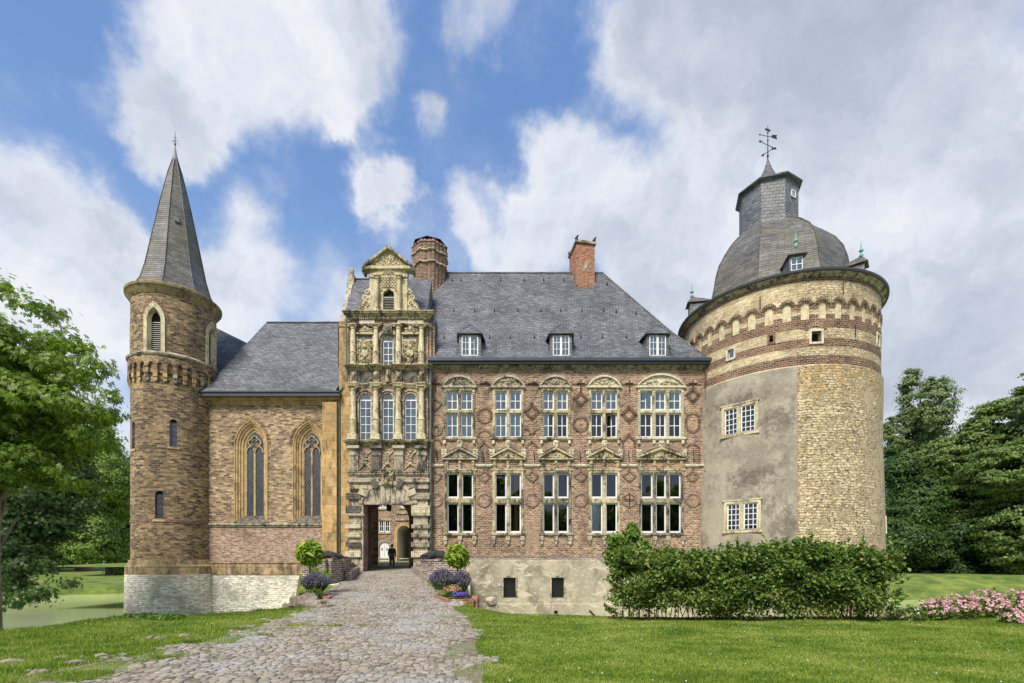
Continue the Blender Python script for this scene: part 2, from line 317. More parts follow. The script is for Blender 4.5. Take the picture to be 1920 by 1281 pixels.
# ------------------------------------------------------------------ mesh helpers
BASE = {}
def W(px, py, Y): return ((px - 960) * Y / 900, (1050 - py) * Y / 900)
def thing(name, label, cat, loc=(0, 0, 0), group=None):
    o = bpy.data.objects.new(name, None); C.objects.link(o); o.location = loc; o.empty_display_size = .2
    o['label'] = label; o['category'] = cat
    if group: o['group'] = group
    BASE[o.name] = Vector(loc); return o
def tag(o, label=None, cat=None, group=None, kind=None):
    if label: o['label'] = label
    if cat: o['category'] = cat
    if group: o['group'] = group
    if kind: o['kind'] = kind
    return o
def link(name, me, parent=None, base=None):
    o = bpy.data.objects.new(name, me); C.objects.link(o)
    if parent is not None:
        o.parent = parent; BASE[o.name] = BASE[parent.name]
    else:
        BASE[o.name] = Vector(base or (0, 0, 0)); o.location = BASE[o.name]
    return o
class MB:
    def __init__(s, f=None): s.f = f; s.V = []; s.F = []; s.UV = []; s.M = []
    def face(s, pts, uv=None, m=0):
        P = [Vector(p) for p in pts]
        if uv is None:
            n = Vector((0, 0, 0))
            for i in range(len(P)):
                a, b = P[i], P[(i + 1) % len(P)]
                n += Vector(((a.y - b.y) * (a.z + b.z), (a.z - b.z) * (a.x + b.x), (a.x - b.x) * (a.y + b.y)))
            if n.length < 1e-12: return
            n.normalize()
            if abs(n.z) > .93: uv = [(p.x, p.y) for p in P]
            else:
                tt = Vector((-n.y, n.x, 0)).normalized()
                if abs(tt.x) > abs(tt.y): tt *= math.copysign(1, tt.x)
                bb = n.cross(tt); bb *= math.copysign(1, bb.z)
                uv = [(p.dot(tt), p.dot(bb)) for p in P]
        i0 = len(s.V)
        if s.f: P = [Vector(s.f(*p)) for p in P]
        s.V += P; s.F.append(list(range(i0, i0 + len(P)))); s.UV += uv; s.M.append(m)
    def box(s, x0, x1, y0, y1, z0, z1, m=0, skip=''):
        if x0 > x1: x0, x1 = x1, x0
        if y0 > y1: y0, y1 = y1, y0
        if z0 > z1: z0, z1 = z1, z0
        p = lambda a, b, c: ((x0, x1)[a], (y0, y1)[b], (z0, z1)[c])
        for q, k in (([(0,0,0),(1,0,0),(1,0,1),(0,0,1)],'f'), ([(1,1,0),(0,1,0),(0,1,1),(1,1,1)],'b'), ([(0,1,0),(0,0,0),(0,0,1),(0,1,1)],'l'),
                  ([(1,0,0),(1,1,0),(1,1,1),(1,0,1)],'r'), ([(0,0,1),(1,0,1),(1,1,1),(0,1,1)],'t'), ([(0,1,0),(1,1,0),(1,0,0),(0,0,0)],'d')):
            if k not in skip: s.face([p(*c) for c in q], m=m)
    def prism(s, poly, y0, y1, m=0):            # polygon in x,z extruded from y0 (front) to y1
        a = sum(poly[i][0] * poly[(i + 1) % len(poly)][1] - poly[(i + 1) % len(poly)][0] * poly[i][1] for i in range(len(poly)))
        if a < 0: poly = poly[::-1]
        s.face([(x, y0, z) for x, z in poly], m=m)
        s.face([(x, y1, z) for x, z in poly[::-1]], m=m)
        for i in range(len(poly)):
            a, b = poly[i], poly[(i + 1) % len(poly)]
            s.face([(a[0], y1, a[1]), (b[0], y1, b[1]), (b[0], y0, b[1]), (a[0], y0, a[1])], m=m)
    def band(s, A, B, y0, y1, m=0):             # extruded band between polylines A (inner) and B (outer)
        for i in range(len(A) - 1):
            s.face([(A[i][0], y0, A[i][1]), (A[i+1][0], y0, A[i+1][1]), (B[i+1][0], y0, B[i+1][1]), (B[i][0], y0, B[i][1])], m=m)
            s.face([(A[i][0], y0, A[i][1]), (A[i][0], y1, A[i][1]), (A[i+1][0], y1, A[i+1][1]), (A[i+1][0], y0, A[i+1][1])], m=m)
            s.face([(B[i][0], y0, B[i][1]), (B[i+1][0], y0, B[i+1][1]), (B[i+1][0], y1, B[i+1][1]), (B[i][0], y1, B[i][1])], m=m)
        for k in (0, -1):
            s.face([(A[k][0], y0, A[k][1]), (B[k][0], y0, B[k][1]), (B[k][0], y1, B[k][1]), (A[k][0], y1, A[k][1])], m=m)
    def lathe(s, prof, n, c=(0, 0), R=None, a0=0, a1=2 * PI, m=0, uv=True, capt=False):   # prof [(r,z)], phi=0 faces the camera side (-y)
        L = 0
        for k in range(len(prof) - 1):
            (r0, z0), (r1, z1) = prof[k], prof[k + 1]
            dl = math.hypot(r1 - r0, z1 - z0)
            rr = R or max(r0, r1)
            for i in range(n):
                p, q = a0 + (a1 - a0) * i / n, a0 + (a1 - a0) * (i + 1) / n
                P = lambda r, z, a: (c[0] + r * math.sin(a), c[1] - r * math.cos(a), z)
                v0, v1 = (z0, z1) if R else (L, L + dl)
                pts = [P(r0, z0, p), P(r0, z0, q), P(r1, z1, q), P(r1, z1, p)]
                u = [(p * rr, v0), (q * rr, v0), (q * rr, v1), (p * rr, v1)]
                if r1 < 1e-5: pts = pts[:3]; u = u[:3]
                elif r0 < 1e-5: pts = [pts[0], pts[2], pts[3]]; u = [u[0], u[2], u[3]]
                s.face(pts, u if uv else None, m=m)
            L += dl
        if capt:
            r, z = prof[-1]; s.face([(c[0] + r * math.sin(a0 + (a1-a0) * i / n), c[1] - r * math.cos(a0 + (a1-a0) * i / n), z) for i in range(n)], m=m)
    def tube(s, pts, r, n=8, m=0, caps=True):
        pts = [Vector(p) for p in pts]; rs = r if hasattr(r, '__len__') else [r] * len(pts)
        rings = []
        for i, p in enumerate(pts):
            d = (pts[min(i + 1, len(pts) - 1)] - pts[max(i - 1, 0)]).normalized()
            a = d.cross(Vector((0, 0, 1)) if abs(d.z) < .9 else Vector((1, 0, 0))).normalized(); b = d.cross(a)
            rings.append([p + (a * math.cos(2 * PI * k / n) + b * math.sin(2 * PI * k / n)) * rs[i] for k in range(n)])
        for i in range(len(rings) - 1):
            for k in range(n):
                s.face([rings[i][k], rings[i + 1][k], rings[i + 1][(k + 1) % n], rings[i][(k + 1) % n]], m=m)
        if caps: s.face(rings[0], m=m); s.face(rings[-1][::-1], m=m)
    def ball(s, c, rx, ry=None, rz=None, n=8, h=5, jit=0, m=0, rnd=random):
        ry = ry or rx; rz = rz or rx
        g = [[(0, 0, 0)] * n for _ in range(h + 1)]
        for j in range(h + 1):
            th = PI * j / h
            for i in range(n):
                ph = 2 * PI * i / n; k = 1 + (rnd.uniform(-jit, jit) if 0 < j < h else 0)
                g[j][i] = (c[0] + rx * k * math.sin(th) * math.sin(ph), c[1] - ry * k * math.sin(th) * math.cos(ph), c[2] - rz * k * math.cos(th))
        for j in range(h):
            for i in range(n):
                q = [g[j][i], g[j][(i + 1) % n], g[j + 1][(i + 1) % n], g[j + 1][i]]
                if j == 0: q = [q[0], q[2], q[3]]
                elif j == h - 1: q = q[:3]
                s.face(q, m=m)
    def build(s, name, mt, parent=None, smooth=False, base=None):
        me = bpy.data.meshes.new(name)
        b = BASE[parent.name] if parent is not None else Vector(base or (0, 0, 0))
        me.from_pydata([v - b for v in s.V], [], s.F)
        ul = me.uv_layers.new(name='UV'); ul.data.foreach_set('uv', [x for u in s.UV for x in u])
        if isinstance(mt, str) and 1 in s.M: mt = [mt, 'mortar']
        for m in (mt if isinstance(mt, (list, tuple)) else [mt]): me.materials.append(MT[m])
        me.polygons.foreach_set('material_index', s.M)
        if smooth:
            import bmesh
            bm = bmesh.new(); bm.from_mesh(me); bmesh.ops.remove_doubles(bm, verts=bm.verts, dist=.0005); bm.to_mesh(me); bm.free()
            me.polygons.foreach_set('use_smooth', [True] * len(me.polygons))
            try: me.set_sharp_from_angle(angle=math.radians(40))
            except Exception: pass
        me.update()
        return link(name, me, parent, base)
def plane_map(Y): return lambda x, y, z: (x, Y + y, z)
def cyl_map(cx, cy, R, rz=None):
    def f(x, y, z):
        r = R + (rz(z) if rz else 0) - y; a = x / R
        return (cx + r * math.sin(a), cy - r * math.cos(a), z)
    return f
def cylpx(cx, cy, R, px, py):
    best = None; c0 = math.atan2(-cx, cy)
    for k in range(-880, 881):
        a = c0 + math.radians(k / 10)
        X, Yv = cx + R * math.sin(a), cy - R * math.cos(a)
        e = abs(960 + 900 * X / Yv - px)
        if best is None or e < best[0]: best = (e, a, Yv)
    return best[1] * R, (1050 - py) * best[2] / 900
def arch(xl, xr, zs, kind='round', n=12, rise=None, k=1.0):
    hw = (xr - xl) / 2; cx = (xl + xr) / 2
    if kind == 'round': return [(cx - hw * math.cos(PI * i / n), zs + hw * math.sin(PI * i / n)) for i in range(n + 1)]
    if kind == 'seg':
        R = (hw * hw + rise * rise) / (2 * rise); a = math.asin(min(1, hw / R))
        return [(cx + R * math.sin(-a + 2 * a * i / n), zs - (R - rise) + R * math.cos(-a + 2 * a * i / n)) for i in range(n + 1)]
    r = 2 * hw * k; A = math.acos((r - hw) / r); h = n // 2
    L = [(xl + r - r * math.cos(A * i / h), zs + r * math.sin(A * i / h)) for i in range(h + 1)]
    return L + [(2 * cx - x, z) for x, z in L[-2::-1]]
def wall(mb, x0, x1, z0, z1, ops, maxw=1e9, maxh=1e9, m=0, reveal=True, mr=None):
    xs = {x0, x1}; zs = {z0, z1}
    for o in ops:
        top = max(z for _, z in o['a']) if o.get('a') else o['z1']
        o['t'] = top; xs |= {o['x0'], o['x1']}; zs |= {o['z0'], top}
    xs = sorted(x for x in xs if x0 - 1e-6 <= x <= x1 + 1e-6); zs = sorted(z for z in zs if z0 - 1e-6 <= z <= z1 + 1e-6)
    def sub(L, mx):
        R = [L[0]]
        for a, b in zip(L, L[1:]):
            if b - a < 1e-5: continue
            k = max(1, math.ceil((b - a) / mx)); R += [a + (b - a) * i / k for i in range(1, k + 1)]
        return R
    xs, zs = sub(xs, maxw), sub(zs, maxh)
    for i in range(len(xs) - 1):
        for j in range(len(zs) - 1):
            cx, cz = (xs[i] + xs[i + 1]) / 2, (zs[j] + zs[j + 1]) / 2
            if any(o['x0'] < cx < o['x1'] and o['z0'] < cz < o['t'] for o in ops): continue
            mb.face([(xs[i], 0, zs[j]), (xs[i + 1], 0, zs[j]), (xs[i + 1], 0, zs[j + 1]), (xs[i], 0, zs[j + 1])], m=m)
    for o in ops:
        d = o.get('d', .25); A = o.get('a')
        top = o['t']
        if A:
            for (ax, az), (bx, bz) in zip(A, A[1:]):
                q = [(ax, 0, az), (bx, 0, bz), (bx, 0, top)] + ([(ax, 0, top)] if top - az > 1e-6 else [])
                if top - bz < 1e-6: q = [(ax, 0, az), (bx, 0, bz), (ax, 0, top)]
                mb.face(q, m=m)
            path = [(o['x0'], o['z0'])] + A + [(o['x1'], o['z0'])]
        else: path = [(o['x0'], o['z0']), (o['x0'], top), (o['x1'], top), (o['x1'], o['z0'])]
        mm = m if mr is None else mr
        if reveal:
            for a, b in zip(path, path[1:] + path[:1]):
                mb.face([(a[0], 0, a[1]), (a[0], d, a[1]), (b[0], d, b[1]), (b[0], 0, b[1])], m=mm)
        if o.get('back') is not None:
            mb.face([(x, d, z) for x, z in path], m=o['back'])
def voussoirs(mb, cx, cz, r0, r1, a0, a1, n, y0=-.05, y1=.01, gap=.42, sx=1, m=0):
    A_ = [(cx + r0 * math.cos(a0 + (a1 - a0) * i / 24), cz + r0 * math.sin(a0 + (a1 - a0) * i / 24)) for i in range(25)]; B_ = [(cx + r1 * math.cos(a0 + (a1 - a0) * i / 24), cz + r1 * math.sin(a0 + (a1 - a0) * i / 24)) for i in range(25)]
    mb.band(A_, B_, y0 * .45, y1, 1); gap = max(gap, .42)
    for i in range(n):
        p = a0 + (a1 - a0) * (i + gap / 2) / n; q = a0 + (a1 - a0) * (i + 1 - gap / 2) / n
        mb.prism([(cx + sx * r * math.cos(a), cz + r * math.sin(a)) for r, a in ((r0, p), (r1, p), (r1, q), (r0, q))], y0, y1, m)
def brickline(mb, p, q, wd, n, y0=-.05, y1=.01, gap=.42, m=0):
    d = Vector((q[0] - p[0], q[1] - p[1])); nn = Vector((-d.y, d.x)).normalized() * wd
    mb.prism([tuple(p), tuple(q), tuple(Vector(q) + nn), tuple(Vector(p) + nn)], y0 * .45, y1, 1)
    for i in range(n):
        a = Vector(p) + d * ((i + gap / 2) / n); b = Vector(p) + d * ((i + 1 - gap / 2) / n)
        mb.prism([tuple(a), tuple(b), tuple(b + nn), tuple(a + nn)], y0, y1, m)
def relief(mb, x0, x1, z0, z1, n, seed, y=-.03, s=.07, m=0):     # carved ornament, symmetric about the middle
    r = random.Random(seed); cx = (x0 + x1) / 2
    for i in range(n):
        u = r.random(); dx = u * (x1 - x0) / 2 * .95; z = r.uniform(z0, z1); q = s * r.uniform(.5, 1.25); a = r.random() * PI
        for sg in (1, -1):
            if r.random() < .45:
                L = q * 1.7; c_, s_ = math.cos(a * sg) * L, math.sin(a * sg) * L
                mb.tube([(cx + sg * dx - c_, y, z - s_), (cx + sg * dx, y - q * .7, z), (cx + sg * dx + c_, y, z + s_)], [q * .2, q * .5, q * .2], 5, m)
            else: mb.ball((cx + sg * dx, y, z), q * .6, q * .7, q * .75, 6, 4, m=m)
def moulding(mb, x0, x1, z0, z1, prof, m=0, ends=True):   # prof: [(t 0..1 from bottom, projection)] stepped cornice
    for (t0, p), (t1, _) in zip(prof, prof[1:] + [(1, 0)]):
        mb.box(x0 - (p if ends else 0), x1 + (p if ends else 0), -p, .02, z0 + (z1 - z0) * t0, z0 + (z1 - z0) * t1, m)
CORN = [(0, .06), (.2, .1), (.45, .2), (.7, .32), (.9, .36)]
def big_mesh(name, verts, k, mt, parent=None, base=None, smooth=False):    # verts (N*k,3): N faces with k corners each
    b = BASE[parent.name] if parent is not None else Vector(base or (0, 0, 0))
    v = (np.asarray(verts, dtype=np.float32) - np.array(tuple(b), dtype=np.float32)).astype(np.float32); n = len(v) // k
    me = bpy.data.meshes.new(name); me.vertices.add(len(v)); me.vertices.foreach_set('co', v.ravel())
    me.loops.add(len(v)); me.loops.foreach_set('vertex_index', np.arange(len(v), dtype=np.int32))
    me.polygons.add(n); me.polygons.foreach_set('loop_start', np.arange(0, len(v), k, dtype=np.int32))
    me.polygons.foreach_set('loop_total', np.full(n, k, dtype=np.int32))
    me.materials.append(MT[mt]); me.update(calc_edges=True); me.validate()
    return link(name, me, parent, base)
# ================================================================== shared builders for the buildings
def sash_set(parent, f, x0, x1, z0, z1, cols, rows, fw=.055, y=.12, curtain=None, dark_room=.6, name='sash', mt='white_paint', arched=None, glassmat='glass', mw=.028):
    """white casement with glazing bars in one light, its pane and (where the photo shows one) a curtain; sub-parts of parent"""
    mb = MB(f)
    if arched:      # arched = list of arch points (spring to spring)
        A = arched; cx = (x0 + x1) / 2; zs = A[0][1]
        inn = [(x0 + fw, z0 + fw)] + [(cx + (x - cx) * (1 - 2 * fw / (x1 - x0)), zs + (z - zs) * (1 - fw / max(.01, max(q[1] for q in A) - zs))) for x, z in A] + [(x1 - fw, z0 + fw)]
        out = [(x0, z0)] + A + [(x1, z0)]
        mb.band(inn, out, y, y + .06); mb.box(x0, x1, y, y + .06, z0, z0 + fw)
        ztop = zs
        mb.box(x0 + fw, x1 - fw, y, y + .06, zs - fw * .6, zs + fw * .6)
        top = max(z for _, z in A)
    else:
        mb.box(x0, x0 + fw, y, y + .06, z0, z1); mb.box(x1 - fw, x1, y, y + .06, z0, z1)
        mb.box(x0 + fw, x1 - fw, y, y + .06, z0, z0 + fw * 1.5); mb.box(x0 + fw, x1 - fw, y, y + .06, z1 - fw, z1)
        ztop = top = z1
    for i in range(1, cols): x = x0 + (x1 - x0) * i / cols; mb.box(x - mw / 2, x + mw / 2, y + .01, y + .045, z0 + fw, (ztop if arched else z1) - fw * .5)
    for j in range(1, rows): z = z0 + (ztop - z0) * j / rows; mb.box(x0 + fw, x1 - fw, y + .013, y + .042, z - mw / 2, z + mw / 2)
    mb.build(name, mt, parent)
    g = MB(f); rr_ = random.Random(int(abs(x0 * 91 + z0 * 37) * 10)); q_ = [rr_.uniform(-.012, .012) * (x1 - x0) / .6 for _ in range(2)] + [rr_.uniform(-.02, .02)]
    if arched: g.face([(x, y + .03, z) for x, z in [(x0, z0)] + arched + [(x1, z0)]][::-1])
    else: g.face([(x0, y + .03, z0), (x1, y + .03 + q_[0], z0), (x1, y + .03 + q_[0] + q_[2], z1), (x0, y + .03 + q_[2], z1)])
    g.build('pane', glassmat, parent)
    if curtain:
        c = MB(f); a, b, zb = curtain[0], curtain[1], (curtain[3] if len(curtain) > 3 else 0)
        n = 14; xa, xb = x0 + (x1 - x0) * a, x0 + (x1 - x0) * b
        for i in range(n):
            p, q = xa + (xb - xa) * i / n, xa + (xb - xa) * (i + 1) / n
            yp, yq = y + .075 + .012 * math.sin(i * 2.1), y + .075 + .012 * math.sin((i + 1) * 2.1)
            c.face([(p, yp, z0 + zb * (z1 - z0)), (q, yq, z0 + zb * (z1 - z0)), (q, yq, top), (p, yp, top)])
        c.build('curtain', curtain[2], parent)
def room_box(parent, f, x0, x1, z0, z1, d0, d1, name='interior'):
    mb = MB(f)
    for q in ([(x0,d1,z0),(x1,d1,z0),(x1,d1,z1),(x0,d1,z1)], [(x0,d0,z0),(x0,d1,z0),(x0,d1,z1),(x0,d0,z1)], [(x1,d1,z0),(x1,d0,z0),(x1,d0,z1),(x1,d1,z1)],
              [(x0,d0,z1),(x0,d1,z1),(x1,d1,z1),(x1,d0,z1)], [(x0,d0,z0),(x1,d0,z0),(x1,d1,z0),(x0,d1,z0)]): mb.face(q)
    return mb.build(name, 'dark_room', parent)

# ================================================================== MANOR WING
YW = 33.0; fW = plane_map(YW)
def wx(p): return (p - 960) * YW / 900
def wz(p): return (1050 - p) * YW / 900
wing = thing('manor_wing', 'long red brick wing with mullioned windows and three dormers in its slate roof', 'manor house', (4, YW, -4.3))
UP = [(836.4, 885.8), (928, 977), (1018, 1064.5), (1108, 1157), (1200, 1277)]
LO = [(838, 887), (928, 977), (1018, 1066), (1108, 1157.5), (1202, 1277)]
ops = []
for a, b in UP: ops.append(dict(x0=wx(a) - .12, x1=wx(b) + .12, z0=wz(820.5) - .02, z1=wz(733) + .12, d=.3))
for a, b in LO: ops.append(dict(x0=wx(a) - .12, x1=wx(b) + .12, z0=wz(999.5) - .02, z1=wz(887) + .12, d=.3))
IB = [816.5, 907.3, 997.5, 1088.5, 1179.5, 1298.5]
DI = 11.5 / 27.27; RR = 10 / 27.27
for p in IB:        # blind roundels and lozenges are recessed into the wall
    cx, cz = wx(p), wz(936)
    circ = [(cx + RR * math.cos(a), cz + RR * math.sin(a)) for a in [PI - PI * i / 10 for i in range(11)]]
    ops.append(dict(x0=cx - RR, x1=cx + RR, z0=cz - RR, z1=cz + RR, a=None, d=0, skip=1))
ops = [o for o in ops if not o.get('skip')]
mb = MB(fW); wall(mb, -5.75, 13.45, 0.0, 13.4, ops)
mb.build('wall', 'brick_red', wing)
mb = MB(fW)
mb.face([(13.45, 0, -4.5), (13.45, 11, -4.5), (13.45, 11, 13.5), (13.45, 0, 13.5)])
mb.face([(13.45, 11, -4.5), (-8, 11, -4.5), (-8, 11, 13.5), (13.45, 11, 13.5)])
mb.face([(-8.0, 11, -4.5), (-8.0, 5.6, -4.5), (-8.0, 5.6, 22), (-8.0, 11, 13.5)])
mb.build('rear_wall', 'brick_red', wing)
# rendered base with two barred cellar windows
CW = [(944, 967), (1034, 1057)]
mb = MB(fW); pops = [dict(x0=wx(a), x1=wx(b), z0=wz(1121), z1=wz(1083), d=.3, back=1) for a, b in CW]
mb.f = plane_map(YW - .1)
wall(mb, -5.75, 13.3, -5.2, -.02, pops)
mb.face([(-5.75, 0, -.02), (13.3, 0, -.02), (13.3, .11, .04), (-5.75, .11, .04)])
mb.build('plinth', ['plaster_base', 'dark_room'], wing)
mb = MB(plane_map(YW - .16)); mb.box(-5.7, 13.2, 0, .1, -5.2, wz(1133)); mb.face([(-5.7, 0, wz(1133)), (13.2, 0, wz(1133)), (13.2, .1, wz(1129)), (-5.7, .1, wz(1129))]); mb.build('footing', 'plaster_base', wing)
for a, b in CW:
    fr = MB(plane_map(YW - .13)); x0, x1, z0, z1 = wx(a), wx(b), wz(1121), wz(1083)
    fr.box(x0 - .12, x0, 0, .06, z0, z1 + .12); fr.box(x1, x1 + .12, 0, .06, z0, z1 + .12); fr.box(x0, x1, 0, .06, z1, z1 + .12)
    cf = fr.build('cellar_window', 'stone_grey', wing)
    g = MB(plane_map(YW - .05))
    for i in range(7): x = x0 + (x1 - x0) * (i + .5) / 7; g.box(x - .012, x + .012, 0, .02, z0, z1)
    for j in range(8): z = z0 + (z1 - z0) * (j + .5) / 8; g.box(x0, x1, -.01, .01, z - .012, z + .012)
    g.build('grate', 'iron', cf)
mb = MB(plane_map(YW - .2)); xx, zz_ = wx(1041.5), wz(1147)
mb.tube([(xx, -.15, zz_), (xx, .2, zz_)], .13, 12, caps=False); mb.face([(xx + .13 * math.sin(i), .0, zz_ + .13 * math.cos(i)) for i in [2 * PI * k / 12 for k in range(12)]], m=1)
mb.build('drain_pipe', ['stone_grey', 'dark_room'], wing)
mb = MB(fW); mb.box(-5.75, 13.3, -.04, .01, 0.02, .12)
for i in range(150):
    x = -5.7 + 19 * i / 150; mb.box(x, x + .07, -.06, .01, .14, .3)
mb.build('brick_course', 'brick_grey', wing)
room_box(wing, fW, -5.6, 13.3, 0, 13.2, .31, 1.6)
# windows
def stone_frame(mb, x0, x1, z0, z1, n, ztr, rustic, J=.16, M=.20):
    P = .05
    mb.box(x0 - J, x0, -P, .28, z0, z1 + J); mb.box(x1, x1 + J, -P, .28, z0, z1 + J); mb.box(x0, x1, -P - .003, .28, z1, z1 + J)
    cs = [x0 + (x1 - x0) * i / n for i in range(1, n)]
    for c in cs: mb.box(c - M / 2, c + M / 2, -P + .01, .26, z0, z1)
    xs = [x0] + cs + [x1]
    mb.box(x0, x1, -P - .012, .24, ztr[0], ztr[1])
    mb.box(x0 - J - .12, x1 + J + .12, -.16, .02, z0 - .13, z0); mb.box(x0 - J - .06, x1 + J + .06, -.1, .02, z0 - .21, z0 - .13)
    if rustic:
        k = int((z1 - z0) / .13)
        for i in range(k):
            z = z0 + (z1 - z0) * i / k
            for c, w_ in [(x0 - J / 2, J * .5), (x1 + J / 2, J * .5)] + [(c, M * .42) for c in cs]:
                mb.box(c - w_, c + w_, -P - .045, -P, z + .02, z + .085)
        k = int((x1 - x0) / .16)
        for i in range(k): x = x0 + (x1 - x0) * i / k; mb.box(x + .02, x + .1, -P - .06, -P, z1 + .03, z1 + J - .03); mb.box(x + .02, x + .1, -P - .06, -P, ztr[0] + .02, ztr[1] - .03)
    return xs
for row, L in ((0, UP), (1, LO)):
    for i, (a, b) in enumerate(L):
        n = 3 if i == 4 else 2
        x0, x1 = wx(a), wx(b)
        z0, z1 = (wz(820.5), wz(733)) if row == 0 else (wz(999.5), wz(887))
        zt = (wz(774.5), wz(769)) if row == 0 else (wz(943), wz(934.5))
        ru = i in (0, 2, 4)
        if row == 1 and i == 1: ru = False
        mb = MB(fW); xs = stone_frame(mb, x0, x1, z0, z1, n, zt, ru)
        m_ = 'stone_pale' if (row == 0 and i == 4) else ('stone_dark' if (row == 1 and i in (2, 4)) else 'stone_yellow')
        win = mb.build('window', m_, wing)
        for k in range(n):
            p = xs[k] + (.10 if k else 0); q = xs[k + 1] - (.10 if k < n - 1 else 0)
            for lev in (0, 1):
                za, zb = ((z0, zt[0]) if lev == 0 else (zt[1], z1))
                if row == 0:
                    cur = (0, 1, 'curtain', .0) if i < 2 else ((0, 1, 'curtain') if (i == 2 and k == 0) or (i == 2 and lev) or (i == 3 and lev) else None)
                    if i == 2 and k == 0 and lev == 0: cur = (0, .6, 'curtain')
                    if i == 4 and lev: cur = (0.2, 1, 'curtain', .0)
                    if i == 3 and k == 1 and lev == 0:    # casement standing ajar
                        th = .5; hx = q - .02
                        ff = (lambda hx, th: lambda x, y, z: (hx + (x - hx) * math.cos(th) + (y - .12) * math.sin(th), YW + .12 + (y - .12) * math.cos(th) + (hx - x) * math.sin(th), z))(hx, th)
                        sash_set(win, ff, p + .02, q, za + .02, zb, 2, 2, fw=.075, mw=.048)
                    else: sash_set(win, fW, p, q, za, zb, 2, 2, fw=.075, mw=.048, curtain=cur)
                else:
                    cur = None
                    if i == 1 and k == 1: cur = (.4, .75, 'curtain_gold')
                    if i == 3 and k == 0 and lev == 0: cur = (.1, .8, 'curtain')
                    if i == 0 and k == 1 and lev == 0: cur = (.8, 1, 'curtain')
                    sash_set(win, fW, p, q, za, zb, 1, 1, fw=.09, curtain=cur)
        # corbels under the sill
        zz0 = z0 - .21
        for k in range(n + 1):
            c = x0 + (x1 - x0) * k / n + (-.1 if k == 0 else .1 if k == n else 0); mb = MB(fW)
            if row == 1:
                mb.box(c - .14, c + .14, -.14, .01, zz0 - .28, zz0); mb.box(c - .1, c + .1, -.1, .01, zz0 - .5, zz0 - .28); mb.ball((c, -.08, zz0 - .55), .09, n=6, h=4)
            else: mb.box(c - .09, c + .09, -.12, .01, zz0 - .2, zz0); mb.ball((c, -.1, zz0 - .2), .09, n=6, h=4)
            mb.build('corbel', 'stone_grey' if row else 'stone_pale', wing)
        # carved gable above
        cx = (x0 + x1) / 2
        if row == 0:
            hw = (x1 - x0) / 2 + .27; zb = wz(726); rise = wz(705.5) - zb + (.12 if i == 4 else 0)
            A = arch(cx - hw + .14, cx + hw - .14, zb + .1, 'seg', 14, rise - .2); B = arch(cx - hw, cx + hw, zb + .02, 'seg', 14, rise)
            mb = MB(fW); mb.band(A, B, -.2, .02); mb.prism(A + [(cx + hw - .14, zb + .05), (cx - hw + .14, zb + .05)], -.03, .02)
            mb.box(cx - hw - .03, cx + hw + .03, -.17, .02, zb - .07, zb + .06)
            relief(mb, cx - hw + .4, cx + hw - .4, zb + .15, zb + rise * .75, 26 if i < 4 else 44, 11 + i, -.04, .11)
            mb.build('arched_pediment', 'stone_pale' if i in (3, 4) else ('stone_grey' if i < 3 else 'stone_yellow'), wing)
            v = MB(fW); R = (hw * hw + rise * rise) / (2 * rise); an = math.asin(hw / R)
            voussoirs(v, cx, zb + rise - R, R + .05, R + .27, PI / 2 - an * .8, PI / 2 + an * .8, 26, -.04)
            v.build('brick_hood', 'brick_pink', wing)
        else:
            hw = (x1 - x0) / 2 + .33; zb = wz(862.5); rise = wz(843) - zb
            mb = MB(fW); th = .13
            mb.prism([(cx - hw, zb), (cx + hw, zb), (cx + hw, zb + .08), (cx - hw, zb + .08)], -.2, .02)
            for sg in (-1, 1): mb.prism([(cx + sg * hw, zb + .08), (cx, zb + rise), (cx, zb + rise + th * 1.1), (cx + sg * (hw + .04), zb + .19)], -.22, .02)
            mb.prism([(cx - hw + .1, zb + .08), (cx + hw - .1, zb + .08), (cx, zb + rise)], -.05, .02)
            relief(mb, cx - hw + .5, cx + hw - .5, zb + .12, zb + rise * .55, 22, 31 + i, -.06, .085)
            mb.build('triangular_pediment', 'stone_grey' if i == 0 else 'stone_yellow', wing)
            # frieze under it
            mb = MB(fW); zf = wz(882)
            mb.box(x0 - .25, x1 + .25, -.09, .02, zf - .02, zf + .1)
            for k in range(n + 1):
                c = x0 + (x1 - x0) * k / n; mb.box(c - .09, c + .09, -.1, .01, zf + .1, zb - .0); relief(mb, c - .1, c + .1, zf + .2, zb - .15, 5, k + i * 7, -.1, .07)
            mb.build('frieze', 'stone_yellow', wing)
            # relieving arch of upright bricks with carved heads
            v = MB(fW); hw2 = hw + .05; rz = wz(829) - wz(849); R = (hw2 * hw2 + rz * rz) / (2 * rz); an = math.asin(hw2 / R); zc = wz(829) - R
            voussoirs(v, cx, zc, R - .38, R, PI / 2 - an, PI / 2 + an, 30 if i < 4 else 42, -.07, gap=.35); v.build('brick_arch', 'brick_pink', wing)
            for q in (-.93, 0, .93):
                a = PI / 2 + an * q; x, z = cx + (R - .17) * math.cos(a), zc + (R - .17) * math.sin(a)
                kb = MB(fW); kb.box(x - .17, x + .17, -.16, .01, z - .2, z + .22); relief(kb, x - .16, x + .16, z - .18, z + .18, 9, i * 3 + int(q * 2), -.16, .08)
                kb.build('carved_block', 'stone_pale', wing)
